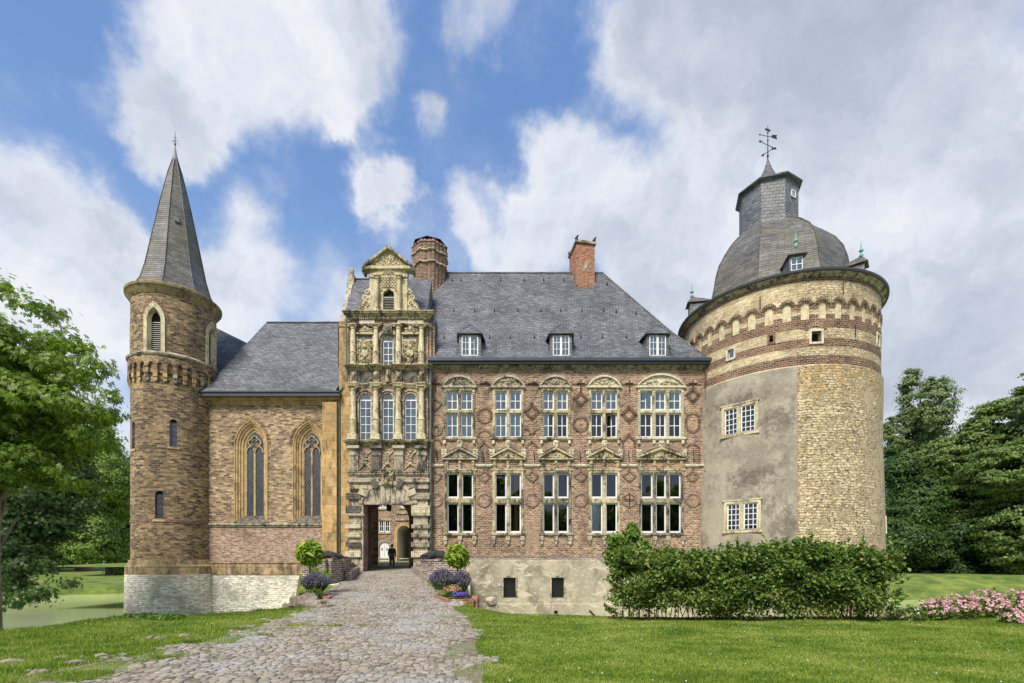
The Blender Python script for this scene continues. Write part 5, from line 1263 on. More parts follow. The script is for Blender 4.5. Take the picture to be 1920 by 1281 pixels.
ring(tw, 'gutter', 'gutter', [(TR + .3, 17.2), (TR + .42, 17.22), (TR + .44, 17.34), (TR + .3, 17.38), (TR - .2, 17.36)], T_, 96, smooth=True)
DX, DY = 18.65, 35.0; dp = [(6.5, 17.32), (5.9, 17.5), (5.15, 17.95), (4.72, 18.6), (4.52, 19.5), (4.4, 20.3), (4.15, 21.2), (3.7, 22.0), (3.05, 22.75), (2.4, 23.3), (1.9, 23.55)]
a0 = math.radians(5)
mb = MB()
for (r0, z0), (r1, z1) in zip(dp, dp[1:]):
    for i in range(8):
        for j in range(6):
            def P(r, z, k):
                a = a0 + 2 * PI * (i) / 8; b = a + 2 * PI / 8; t_ = k / 6
                x = (1 - t_) * math.sin(a) + t_ * math.sin(b); y = (1 - t_) * math.cos(a) + t_ * math.cos(b)
                if r > 5.2:      # the skirt rounds out to the circular eaves
                    w_ = min(1, (r - 5.2) / 1.2); l = math.hypot(x, y); x, y = x * (1 - w_) + x / l * w_, y * (1 - w_) + y / l * w_
                cx_ = DX + (TX - DX) * max(0, min(1, (r - 2) / 1.8)); return (cx_ + r * x, DY - r * y, z)
            mb.face([P(r0, z0, j), P(r0, z0, j + 1), P(r1, z1, j + 1), P(r1, z1, j)], [((i * 6 + j) * .62 * 1, (z0 - 17) * 1.2), ((i * 6 + j + 1) * .62, (z0 - 17) * 1.2), ((i * 6 + j + 1) * .62, (z1 - 17) * 1.2), ((i * 6 + j) * .62, (z1 - 17) * 1.2)])
dome = mb.build('dome', 'slate_brown', tw)
for i in range(8):
    mb = MB(); a = a0 + 2 * PI * i / 8; mb.tube([(DX + (TX - DX) * max(0, min(1, (r - 2) / 1.8)) + (r + .02) * math.sin(a), DY - (r + .02) * math.cos(a), z) for r, z in dp[2:]], .05, 5); mb.build('hip_ridge', 'slate_brown', dome)
Lr = 1.95; mb = MB(); mb.lathe([(Lr + .12, 23.45), (Lr, 23.8), (Lr, 26.6)], 8, (DX, DY), a0=a0, a1=a0 + 2 * PI); lan = mb.build('lantern', 'slate_grey', tw)
mb = MB(); mb.lathe([(Lr, 26.42), (Lr + .26, 26.5), (Lr + .28, 26.58), (1.3, 27.05), (.8, 27.4), (.5, 27.95), (.28, 28.45), (.1, 29.0), (.04, 29.2)], 8, (DX, DY), a0=a0, a1=a0 + 2 * PI); mb.build('lantern_roof', 'slate', lan)
mb = MB(); a = a0 + 2 * PI * .72 / 8 + 2 * PI / 8 * 1 - .42; 
am = a0 + 2 * PI * .5 / 8; am = a0 + PI / 8
rI = Lr * math.cos(PI / 8) + .01; fF = lambda x, y, z: (DX + (rI - y) * math.sin(am) + x * math.cos(am), DY - (rI - y) * math.cos(am) + x * math.sin(am), z)
mb = MB(fF); x, z, s_ = .12, 25.5, .24
mb.box(x - s_, x + s_, -.05, .0, z - s_, z - s_ + .06); mb.box(x - s_, x + s_, -.05, .0, z + s_ - .06, z + s_); mb.box(x - s_, x - s_ + .06, -.05, 0, z - s_, z + s_); mb.box(x + s_ - .06, x + s_, -.05, 0, z - s_, z + s_); mb.box(x - s_ + .06, x + s_ - .06, -.02, 0, z - s_ + .06, z + s_ - .06, 1)
mb.build('lantern_window', ['white_paint', 'lead'], lan)
# dome dormers
for ph, up_ in ((-13, 0), (50, .55), (140, 0), (-101, .35)):
    a = math.radians(ph); r0 = 5.5
    f = (lambda a: lambda x, y, z: (DX + .15 + (r0 - y) * math.sin(a) + x * math.cos(a), DY - (r0 - y) * math.cos(a) + x * math.sin(a), z))(a)
    mb = MB(f); h0, h1, hw = 17.5 + up_, 18.8 + up_, .42
    mb.box(-hw, -.33, -.1, 1.6, h0, h1); mb.box(.33, hw, -.1, 1.6, h0, h1); mb.box(-.33, .33, -.1, 0, h1 - .14, h1); mb.box(-.33, .33, -.1, 0, h0, h0 + .32)
    for sg in (-1, 1):
        for j in range(6):
            z0, z1 = h0 + .2 + (h1 - h0 - .2) * j / 6, h0 + .2 + (h1 - h0 - .2) * (j + 1) / 6; F_ = lambda z: .9 * (1 - (z - h0) / (h1 - h0)) ** 2
            mb.face([(sg * hw, .05, z0), (sg * (hw + F_(z0)), .75 + (z0 - h0) * .2, z0), (sg * (hw + F_(z1)), .75 + (z1 - h0) * .2, z1), (sg * hw, .05, z1)])
    d = mb.build('dormer', 'slate_grey', tw)
    mb = MB(f); e = hw + .14; A_, B_, Tp = (-e, -.3, h1 - .05), (e, -.3, h1 - .05), (0, .1, h1 + .62); Q1, Q2 = (-e, 1.4, h1 - .05), (e, 1.4, h1 - .05)
    mb.face([A_, B_, Tp]); mb.face([A_, Tp, (0, 1.4, h1 + .3), Q1]); mb.face([B_, Q2, (0, 1.4, h1 + .3), Tp]); mb.face([A_, Q1, Q2, B_]); mb.build('dormer_roof', 'slate_brown', d)
    mb = MB(f); mb.lathe([(.1, h1 + .55), (.13, h1 + .65), (.07, h1 + .75), (.06, h1 + .85), (.14, h1 + .93), (.12, h1 + 1.02), (.05, h1 + 1.08), (.035, h1 + 1.3), (0.0, h1 + 1.7)], 8, (0, .1)); mb.build('copper_finial', 'copper', d)
    sash_set(d, f, -.33, .33, h0 + .32, h1 - .14, 2, 2, fw=.05, y=-.07, mw=.04, curtain=(0, 1, 'curtain'))
# weather vane on the lantern
mb = MB(); z0 = 29.2; X0, Y0 = DX, DY
mb.tube([(X0, Y0, z0), (X0, Y0, 31.65)], [.045, .02], 6)
for z, s_ in ((29.45, .09), (30.6, .06), (31.15, .06)): mb.ball((X0, Y0, z), s_, n=8, h=5)
def arm(z, l, a, r=.022):
    c_, s_ = math.cos(a), math.sin(a); mb.tube([(X0 - l * c_, Y0 - l * s_, z), (X0 + l * c_, Y0 + l * s_, z)], r, 5)
    for sg in (-1, 1):
        x, y = X0 + sg * l * c_, Y0 + sg * l * s_; mb.tube([(x - sg * .12 * c_, y - sg * .12 * s_, z), (x + sg * .08 * c_, y + sg * .08 * s_, z)], [.08, .005], 6); mb.tube([(x - sg * .2 * c_, y, z - .08), (x - sg * .26 * c_, y, z + .1)], .015, 4)
arm(30.25, .85, .4); arm(29.75, .42, -.9); arm(31.35, .22, .3, .014)
mb.build('compass_arms', 'iron', lan)
mb = MB(); c_, s_ = math.cos(.3), math.sin(.3)
fV = lambda x, y, z: (X0 + x * c_ - y * s_, Y0 + x * s_ + y * c_, z)
mb = MB(fV); mb.tube([(-.7, 0, 30.82), (.4, 0, 30.92)], .02, 5); mb.prism([(.32, 30.98), (.42, 31.1), (.85, 31.18), (.78, 31.02), (.85, 30.9), (.45, 30.9)], -.02, .02); mb.tube([(-.7, 0, 30.82), (-.85, 0, 30.8)], [.05, .005], 5); mb.build('weather_vane', 'iron', lan)
# ================================================================== GROUND, ROAD, WATER
rng = np.random.default_rng(5)
def sm(t): t = np.clip(t, 0, 1); return t * t * (3 - 2 * t)
def vnoise(x, y, s, seed=0):
    x = np.asarray(x, float) * s + seed * 17.3; y = np.asarray(y, float) * s - seed * 9.1
    xi, yi = np.floor(x), np.floor(y); fx, fy = sm(x - xi), sm(y - yi)
    h = lambda a, b: np.modf(np.abs(np.sin(a * 127.1 + b * 311.7 + seed) * 43758.5453))[0]
    return (h(xi, yi) * (1 - fx) + h(xi + 1, yi) * fx) * (1 - fy) + (h(xi, yi + 1) * (1 - fx) + h(xi + 1, yi + 1) * fx) * fy
CRX = [-60, -16, -11.6, -10.6, -8.96, -7.3, -6.9, -1.5, -1.2, 0, 2.6, 10.3, 40, 80]; CRY = [8.5, 10.4, 11.0, 12.9, 14.4, 16.0, 16.6, 16.6, 15.6, 14.2, 13.3, 13.2, 13.4, 13.4]
RY = [-20, 6, 9.6, 12, 14.4, 16.5, 18.7, 21, 24, 32.6]; RL = [-5.6, -6.3, -5.8, -6.0, -6.15, -6.9, -7.5, -7.9, -8.7, -10.15]; RR_ = [.2, -.55, -.95, -1.25, -1.76, -2.1, -2.95, -3.5, -4.3, -6.7]
def roadz(y): return np.interp(y, [15, 24, 32.6, 38.5, 58, 80], [-1.6, -1.2, -.81, -.55, -.13, -.1])
def height(x, y):
    cr = np.interp(x, CRX, CRY)
    base = -1.6 + .06 * (vnoise(x, y, .5) - .5) + .03 * (vnoise(x, y, 1.6, 2) - .5)
    base = base - .05 * sm((np.interp(y, RY, RL) - 1.0 - x) / 3) * 1.2
    base = base + .10 * np.exp(-((x + 10.6) ** 2 + (y - 12.6) ** 2) / 1.0)
    z = base + (-5.4 - base) * sm((y - cr) / 4.5)
    # causeway
    eL, eR = -.438 * y - .1, np.interp(y, [15, 24, 33], [-1.2, -2.3, -3.0])
    ins = sm((x - eL + .6) / .6) * sm((eR + .6 - x) / .6) * sm((y - 13.5) / 2)
    z = np.where(y > 12, np.maximum(z, -5.4 + (roadz(y) + 5.4 - .02) * ins), z)
    # far banks
    wl = np.interp(x, [-60, -48, -38, -20, 14, 16, 80], [52, 60, 72, 78, 78, 46, 44])
    sl_ = np.interp(x, [-20, 14, 16], [3, 3, 16]); top = np.interp(x, [-20, 14, 16, 80], [-3.35, -3.3, -1.85, -2.0])
    far = -5.4 + (top + 5.4) * sm((y - wl + 1.0) / sl_) + np.where(x < 0, .022, .0) * np.clip(y - wl, 0, 60)
    z = np.where(y > 40, np.maximum(z, far), z)
    return z
def grid(name, xs, ys, f, mt, smooth=True):
    X, Y = np.meshgrid(xs, ys); Z = f(X, Y); n, m = X.shape
    me = bpy.data.meshes.new(name); v = np.stack([X, Y, Z], -1).reshape(-1, 3)
    i = np.arange(n * m).reshape(n, m); q = np.stack([i[:-1, :-1], i[:-1, 1:], i[1:, 1:], i[1:, :-1]], -1).reshape(-1, 4)
    me.vertices.add(len(v)); me.vertices.foreach_set('co', v.astype(np.float32).ravel()); me.loops.add(q.size); me.loops.foreach_set('vertex_index', q.ravel().astype(np.int32))
    me.polygons.add(len(q)); me.polygons.foreach_set('loop_start', np.arange(0, q.size, 4, dtype=np.int32)); me.polygons.foreach_set('loop_total', np.full(len(q), 4, dtype=np.int32))
    me.polygons.foreach_set('use_smooth', [smooth] * len(q)); me.materials.append(MT[mt]); me.update(calc_edges=True)
    return tag(link(name, me), kind='structure')
xs = np.unique(np.concatenate([np.linspace(-400, -60, 20), np.linspace(-60, -20, 50), np.linspace(-20, 20, 170), np.linspace(20, 60, 50), np.linspace(60, 400, 20)]))
ys = np.unique(np.concatenate([np.linspace(-60, 3, 20), np.linspace(3, 26, 130), np.linspace(26, 44, 20), np.linspace(44, 120, 90), np.linspace(120, 700, 20)]))
grid('ground', xs, ys, height, 'lawn')
mb = MB(); mb.face([(-200, 6, -4.2), (200, 6, -4.2), (200, 110, -4.2), (-200, 110, -4.2)]); wtr = tag(mb.build('water', 'water'), kind='structure')
# road bed (sand and moss) just above the ground, then the cobbles on it
def road_edge(y, side):
    e = np.interp(y, RY, RL if side < 0 else RR_); return e + side * (.25 + .35 * (vnoise(y, y * 0, 1.1, 3 if side < 0 else 4) - .3)) * np.clip((20 - y) / 6, 0, 1)
ys2 = np.concatenate([np.linspace(-15, 4, 12), np.linspace(4.2, 32.6, 200)]); us = np.linspace(0, 1, 40)
def roadmesh(name, ys_, f, mt, dz):
    Y = np.repeat(ys_[:, None], len(us), 1); X = f(Y, us[None, :]); Z = np.maximum(height(X, Y), np.where(Y > 14, roadz(Y), -9)) + dz
    Z[:, 0] -= .06; Z[:, -1] -= .06
    n, m = X.shape; v = np.stack([X, Y, Z], -1).reshape(-1, 3); i = np.arange(n * m).reshape(n, m)
    q = np.stack([i[:-1, :-1], i[:-1, 1:], i[1:, 1:], i[1:, :-1]], -1).reshape(-1, 4)
    me = bpy.data.meshes.new(name); me.from_pydata(v.tolist(), [], q.tolist()); me.materials.append(MT[mt]); me.polygons.foreach_set('use_smooth', [True] * len(q)); return tag(link(name, me), kind='structure')
roadmesh('road', ys2, lambda Y, u: road_edge(Y, -1) + (road_edge(Y, 1) - road_edge(Y, -1)) * u, 'road_sand', .012)
st = []; y = 3.6; row = 0
r = random.Random(4)
while y < 32.5:
    step = .10 if y < 16 else .14; xl, xr = float(road_edge(y, -1)), float(road_edge(y, 1)); x = xl - .1 + r.random() * .1
    if y < 16: x -= .3
    while x < xr + .05:
        wd = r.uniform(.08, .18); cx, cy = x + wd / 2, y + r.uniform(-.015, .015) + .03 * math.sin(x * 1.3 + row * .2)
        edge = min(cx - xl, xr - cx)
        gr = float(vnoise(cx, cy, 1.0, 6)) * .6 + float(vnoise(cx, cy, 3, 7)) * .4
        el = cx - xl; keep = (gr > max(.68 - el * .3, .60 - (xr - cx) * .5)) if y < 18 else True
        if keep and r.random() > .02: st.append((cx, cy, wd * .46, step * .45, r.uniform(.008, .024), r.uniform(-.12, .12)))
        x += wd + .008
    y += step; row += 1
A = np.array(st); n = len(A); cx, cy, hx, hy, hz, an = A.T
zb = np.maximum(height(cx, cy), np.where(cy > 14, roadz(cy), -9)) + .008
def cor(sx, sy, k, z):
    jx = 1 + rng.uniform(-.12, .12, n); jy = 1 + rng.uniform(-.12, .12, n)
    x_, y_ = sx * hx * k * jx, sy * hy * k * jy
    return np.stack([cx + x_ * np.cos(an) - y_ * np.sin(an), cy + x_ * np.sin(an) + y_ * np.cos(an), zb + z], -1)
SG = [(-1, -1), (1, -1), (1, 1), (-1, 1)]
B0 = [cor(a, b, 1, -.02) for a, b in SG]; B1 = [b + np.array([0, 0, 1]) * (hz * .75)[:, None] + np.array([0, 0, .02]) for b in B0]
cen = np.stack([cx, cy, cy], -1) * 0; T_0 = [np.stack([cx + (b[:, 0] - cx) * .72, cy + (b[:, 1] - cy) * .72, zb + hz * 1.15], -1) for b in B1]
# one welded island per stone so that each gets its own colour
V = np.stack(B0 + B1 + T_0, 1).reshape(-1, 3); Fq = []
for k in range(4): Fq += [(k, (k + 1) % 4, 4 + (k + 1) % 4, 4 + k), (4 + k, 4 + (k + 1) % 4, 8 + (k + 1) % 4, 8 + k)]
Fq.append((8, 9, 10, 11)); Fq = np.array(Fq); F = (Fq[None] + (np.arange(n) * 12)[:, None, None]).reshape(-1, 4)
me = bpy.data.meshes.new('cobbles'); me.vertices.add(len(V)); me.vertices.foreach_set('co', V.astype(np.float32).ravel()); me.loops.add(F.size); me.loops.foreach_set('vertex_index', F.ravel().astype(np.int32))
me.polygons.add(len(F)); me.polygons.foreach_set('loop_start', np.arange(0, F.size, 4, dtype=np.int32)); me.polygons.foreach_set('loop_total', np.full(len(F), 4, dtype=np.int32)); me.materials.append(MT['cobble']); me.update(calc_edges=True)
tag(link('road_cobbles', me), kind='structure')
# passage floor, courtyard lawn
mb = MB(); ax0, ax1 = -12.5, -5
mb.face([(-10.4, 32.6, -.8), (-6.5, 32.6, -.8), (-7.2, 38.5, -.55), (-12, 38.5, -.55)]); mb.face([(-10.4, 32.45, -.83), (-6.5, 32.45, -.83), (-6.5, 32.6, -.8), (-10.4, 32.6, -.8)]); tag(mb.build('passage_floor', 'road_sand'), kind='structure')
mb = MB(); mb.face([(-40, 38.5, -.56), (10, 38.5, -.56), (10, 60, -.1), (-40, 60, -.1)]); tag(mb.build('courtyard', 'lawn'), kind='structure')
mb = MB(); mb.face([(-11.6, 38.55, -.545), (-8.1, 38.55, -.545), (-8.6, 44, -.435), (-12.4, 44, -.435)]); mb.face([(-18, 55, -.2), (-5, 55, -.2), (-5, 57.9, -.135), (-18, 57.9, -.135)]); tag(mb.build('courtyard_path', 'road_sand'), kind='structure')
# ------------------------------------------------------------------ courtyard range seen through the gate
YK = 58.0; fK = plane_map(YK); kx = lambda p: (p - 960) * YK / 900; kz = lambda p: (1050 - p) * YK / 900
rg = thing('courtyard_range', 'red brick courtyard range with a white arched door seen through the open gate', 'building', (kx(730), YK, -.2))
ops = [dict(x0=kx(710.5), x1=kx(731), z0=kz(998), z1=kz(976), d=.25, back=1), dict(x0=kx(709), x1=kx(727), z0=kz(953), z1=kz(936), d=.25, back=1), dict(x0=kx(751), x1=kx(768), z0=kz(951.5), z1=kz(936), d=.25, back=1)]
ops += [dict(x0=kx(712), x1=kx(729.5), z0=-.15, a=arch(kx(712), kx(729.5), kz(1026), 'round', 12), d=.2, back=1), dict(x0=kx(745.5), x1=kx(770), z0=-.15, a=arch(kx(745.5), kx(770), kz(998), 'round', 14), d=6)]
mb = MB(fK); wall(mb, -40, 5, -.5, 12, ops); mb.build('wall', ['brick_red', 'dark_room'], rg)
mb = MB(fK); mb.face([(-40, -.4, 11.9), (5, -.4, 11.9), (5, 5, 17), (-40, 5, 17)]); mb.build('roof', 'slate', rg)
for k, (a, b, y0, y1) in enumerate(((710.5, 731, 998, 976), (709, 727, 953, 936), (751, 768, 951.5, 936))):
    x0, x1, z0, z1 = kx(a), kx(b), kz(y0), kz(y1); mb = MB(fK); mb.box(x0 - .2, x1 + .2, -.1, .1, z0 - .2, z0); mb.box(x0 - .2, x1 + .2, -.08, .1, z1, z1 + .2); w_ = mb.build('window', 'stone_yellow', rg)
    c = (x0 + x1) / 2; sash_set(w_, fK, x0, c - .04, z0, z1, 2, 2, fw=.1, y=.05, mw=.05); sash_set(w_, fK, c + .04, x1, z0, z1, 2, 2, fw=.1, y=.05, mw=.05)
x0, x1 = kx(712), kx(729.5); c = (x0 + x1) / 2
mb = MB(fK); mb.prism([(x0, -.15)] + arch(x0, x1, kz(1026), 'round', 12) + [(x1, -.15)], .06, .12); mb.box(c - .01, c + .01, .055, .06, -.1, kz(1018), 1)
for sg in (-1, 1): mb.prism([(c + sg * .3 - .08, 1.15), (c + sg * .3 + .08, 1.15), (c + sg * .3 + .05, 1.45), (c + sg * .3 - .05, 1.45)], .04, .06, 1)
mb.build('arched_door', ['white_paint', 'iron'], rg)
v = MB(fK); voussoirs(v, c, kz(1026), (x1 - x0) / 2 + .05, (x1 - x0) / 2 + .4, 0, PI, 12, -.06); v.build('brick_hood', 'brick_grey', rg)
x0, x1 = kx(745.5), kx(770); mb = MB(fK); A = arch(x0, x1, kz(998), 'round', 14); B = arch(x0 - .35, x1 + .35, kz(998), 'round', 14); mb.band(A, B, -.12, .1)
mb.box(x0 - .4, x0, -.15, .1, -.3, kz(998)); mb.build('archway_frame', 'stone_orange_plain', rg)
mb = MB(fK); I = [(x0 + .02, -.15)] + arch(x0 + .02, x1 - .02, kz(998), 'round', 14) + [(x1 - .02, -.15)]
for a, b in zip(I, I[1:]): mb.face([(a[0], 0, a[1]), (a[0], 5.9, a[1]), (b[0], 5.9, b[1]), (b[0], 0, b[1])])
mb.face([(x, 5.8, z) for x, z in I]); mb.build('archway_lining', 'whitewash', rg)
mb = MB(fK); mb.box(x0 + .9, x0 + 1.25, 5.4, 5.75, -.1, 2.6); mb.build('archway_door', 'goose_grey', rg)
mb = MB(fK); mb.box(kx(742), kx(772), -.15, .02, kz(976), kz(974)); mb.box(kx(742), kx(772), -.12, .02, kz(964), kz(961)); mb.box(kx(743), kx(744.5), -.1, .02, kz(974), kz(964)); mb.box(-22, -5, -.05, .02, .1, .22); mb.build('string_course', 'stone_yellow', rg)

# ------------------------------------------------------------------ bridge side walls, planters
def parapet(name, label, pts, top, wd, mt='brick_grey', cap='stone_dark', bot=-4.6):
    t_ = thing(name, label, 'wall', (pts[0][0], pts[0][1], -1.2)); mb = MB(); cp = MB(); r = random.Random(3)
    for (a, b) in zip(pts, pts[1:]):
        d = Vector((b[0] - a[0], b[1] - a[1])); L_ = d.length; d /= L_; nn = Vector((-d.y, d.x)) * wd / 2
        f = (lambda a, d, nn: lambda x, y, z: (a[0] + d.x * x - d.y * y, a[1] + d.y * x + d.x * y, z))(a, d, nn)
        mb.f = f; mb.box(0, L_, -wd / 2, wd / 2, bot, top - .1, skip='d'); cp.f = f
        x = 0
        while x < L_: w_ = min(r.uniform(.3, .55), L_ - x); cp.box(x + .01, x + w_ - .01, -wd / 2 - .05, wd / 2 + .05, top - .1, top + r.uniform(-.015, .02)); x += max(w_, .05)
    mb.build('brickwork', mt, t_); cp.build('coping', cap, t_); return t_
parapet('parapet_wall', 'left brick parapet of the bridge with a dark figure lying on it', [(-11.05, 32.3), (-9.1, 25.2), (-9.35, 24.3), (-10.55, 24.3)], .04, .45)
parapet('parapet_wall', 'right brick parapet of the bridge behind the lavender', [(-5.95, 32.3), (-4.15, 25.2), (-4.0, 24.3), (-2.35, 24.3)], .04, .45)
for nm, lb, x0, x1 in (('bench_ledge', 'low brick ledge along the inside of the left bridge parapet', -10.0, 0), ('bench_ledge', 'low brick ledge along the inside of the right bridge parapet', -6.9, 1)):
    mb = MB(); a, b = ((-8.75, 25.6), (-10.35, 32.0)) if x1 == 0 else ((-4.55, 25.6), (-6.5, 32.0)); s_ = .18 if x1 == 0 else -.18
    mb.face([(a[0] - s_, a[1], -1.2), (a[0] + s_, a[1], -1.2), (a[0] + s_, a[1], -.62), (a[0] - s_, a[1], -.62)]); mb.face([(a[0] + s_, a[1], -1.3), (b[0] + s_, b[1], -.9), (b[0] + s_, b[1], -.45), (a[0] + s_, a[1], -.6)]); mb.face([(a[0] + s_, a[1], -.6), (b[0] + s_, b[1], -.45), (b[0] - s_ * 2, b[1], -.45), (a[0] - s_ * 2, a[1], -.6)])
    tag(mb.build(nm, 'brick_grey'), lb, 'ledge')
# dark crouching figures on the parapets
def beast(x, y, z, sc, flip, label):
    me = bpy.data.meshes.new('crouching_figure')
    V = [(0, 0, .2), (.28, 0, .24), (.5, 0, .2), (.68, 0, .13), (.82, 0, .1), (-.24, 0, .2), (-.42, 0, .14), (.42, .14, .06), (.62, .15, .03), (.42, -.14, .06), (.62, -.15, .03), (-.3, .16, .06), (-.1, .2, .03), (-.3, -.16, .06), (-.1, -.2, .03), (.7, .06, .2), (.7, -.06, .2)]
    E = [(0, 1), (1, 2), (2, 3), (3, 4), (0, 5), (5, 6), (1, 7), (7, 8), (1, 9), (9, 10), (5, 11), (11, 12), (5, 13), (13, 14), (3, 15), (3, 16)]
    Rr = [.17, .15, .1, .08, .04, .16, .08, .05, .035, .05, .035, .07, .04, .07, .04, .02, .02]
    me.from_pydata([(a * flip * sc, b * sc, c * sc) for a, b, c in V], E, []); me.materials.append(MT['bronze']); o = bpy.data.objects.new('crouching_figure', me); C.objects.link(o); o.location = (x, y, z)
    m = o.modifiers.new('skin', 'SKIN'); sk = me.skin_vertices[0] if me.skin_vertices else None
    if sk is None:
        import bmesh
        bm = bmesh.new(); bm.from_mesh(me); bm.verts.layers.skin.verify(); bm.to_mesh(me); bm.free(); sk = me.skin_vertices[0]
    for i, q in enumerate(Rr): sk.data[i].radius = (q * sc, q * sc)
    sk.data[0].use_root = True; o.modifiers.new('sub', 'SUBSURF').levels = 2; o.modifiers['sub'].render_levels = 2
    tag(o, label, 'statue')
beast(-9.55, 24.6, .03, 1.15, 1, 'dark crouching figure on the left parapet beside the round clipped tree')
beast(-3.7, 24.6, .03, 1.25, -1, 'dark crouching figure on the right parapet beside the round clipped tree')
beast(-10.75, 31.2, .03, .55, -1, 'small dark figure at the gate end of the left parapet')
beast(-5.1, 28.5, .03, .75, 1, 'small dark figure at the gate end of the right parapet')
mb = MB(); 
def edging(pts, z, h, label):
    mb = MB()
    for a, b in zip(pts, pts[1:]):
        d = Vector((b[0] - a[0], b[1] - a[1])); L_ = d.length; d /= L_
        mb.f = (lambda a, d: lambda x, y, z: (a[0] + d.x * x - d.y * y, a[1] + d.y * x + d.x * y, z))(a, d); mb.box(0, L_, -.12, .12, z - .5, z + h)
    return tag(mb.build('brick_edging', 'brick_orange'), label, 'edging')
edging([(-8.45, 23.2), (-7.2, 19.5), (-6.9, 17.8)], -1.5, .12, 'low red brick edging beside the left lavender bed')
edging([(-3.3, 19.8), (-2.3, 17.0), (-1.35, 17.0), (-1.45, 19.6)], -1.9, .5, 'low red brick planter holding the right flower bed')
for p, z, lb in (([(-8.6, 23.4), (-7.3, 19.5), (-7.0, 17.9), (-8.1, 17.9), (-9.6, 23.4)], -1.42, 'soil of the left flower bed'), ([(-4.2, 23.6), (-3.3, 20.3), (-2.1, 17.1), (-1.3, 17.1), (-2.3, 23.8)], -1.5, 'soil of the right flower bed')):
    mb = MB(); mb.face([(a, b, z) for a, b in p]); tag(mb.build('flower_bed_soil', 'soil'), kind='structure')
mb = MB(); mb.tube([(-9.9, 23.9, -1.62), (-8.45, 23.7, -1.45)], [.3, .33], 10); tag(mb.build('stone_footing', 'stone_pale'), 'rounded pale stone at the foot of the left parapet', 'stone')
mb = MB(); mb.box(-2.6, -2.1, 24.0, 24.3, -4.5, -1.1); mb.build('x', 'stone_pale'); bpy.data.objects['x'].name = 'stone_block'; tag(bpy.data.objects['stone_block'], 'pale stone block beside the right parapet end', 'stone')
def boulder(x, y, z, rx, ry, rz_, seed, label, mt='boulder', group=None, rot=0):
    N, H = 20, 12; mb = MB(); g = []
    for j in range(H + 1):
        row = []
        for i in range(N):
            th, ph = PI * j / H, 2 * PI * i / N; d = Vector((math.sin(th) * math.cos(ph), math.sin(th) * math.sin(ph), math.cos(th)))
            k = 1 + .55 * (mathutils.noise.noise(d * 1.3 + Vector((seed * 3.1, 0, 0)))) + .2 * mathutils.noise.noise(d * 3.5 + Vector((0, seed, 0)))
            a, b = d.x * rx * k, d.y * ry * k
            row.append((x + a * math.cos(rot) - b * math.sin(rot), y + a * math.sin(rot) + b * math.cos(rot), z + d.z * rz_ * k))
        g.append(row)
    for j in range(H):
        for i in range(N):
            q = [g[j][i], g[j + 1][i], g[j + 1][(i + 1) % N], g[j][(i + 1) % N]]
            if j == 0: q = q[:3]
            elif j == H - 1: q = [q[0], q[1], q[3]]
            mb.face(q)
    return tag(mb.build('boulder', mt, smooth=True), label, 'rock', group)
boulder(-6.95, 16.1, -1.42, .52, .4, .27, 1, 'large brown boulder at the foot of the left flower bed')
boulder(-6.4, 16.0, -1.5, .4, .3, .17, 4, 'long low brown rock beside the large boulder by the drive')
boulder(-7.55, 16.2, -1.6, .2, .15, .13, 2, 'small pale stone left of the large boulder')
boulder(-1.95, 16.5, -1.62, .3, .22, .24, 5, 'pale rounded rock in front of the right brick planter', 'stone_grey')
boulder(-.82, 18.5, -1.62, .2, .2, .2, 8, 'grey rounded rock right of the brick planter', 'stone_grey')
for i, (px, py, rx, lb) in enumerate(((18, 1240, .17, 'reddish field stone in the grass at the left edge'), (112, 1237, .14, 'pale flat stone in the grass patch left of the drive'), (142, 1247, .15, 'pale buff stone beside the bare patch left of the drive'), (302, 1198, .15, 'reddish stone in the grass below the stair tower'), (282, 1199, .08, 'small reddish stone beside a bigger one in the grass'), (258, 1254, .14, 'dark flat stone at the grassy edge of the drive'), (72, 1266, .12, 'small pinkish stone near the bottom left corner'), (345, 1193, .12, 'flat pale stone at the edge of the grass'), (190, 1234, .1, 'small flat pale stone in the left grass'))):
    Y_ = 1.6 * 900 / (py - 1050) if py > 1060 else 12; boulder((px - 960) * Y_ / 900, Y_, float(height(np.array((px - 960) * Y_ / 900), np.array(Y_))) + .0, rx, rx * .8, .06, 20 + i, lb, 'boulder')
mb = MB(); Y_ = 15.5; mb.tube([((1106 - 960) * Y_ / 900, Y_, (1050 - 1146) * Y_ / 900), ((1125 - 960) * 14.5 / 900, 14.5, (1050 - 1166) * 14.5 / 900)], .035, 6); tag(mb.build('iron_bar', 'iron'), 'black iron bar leaning out of the moat beside the hedge', 'bar')

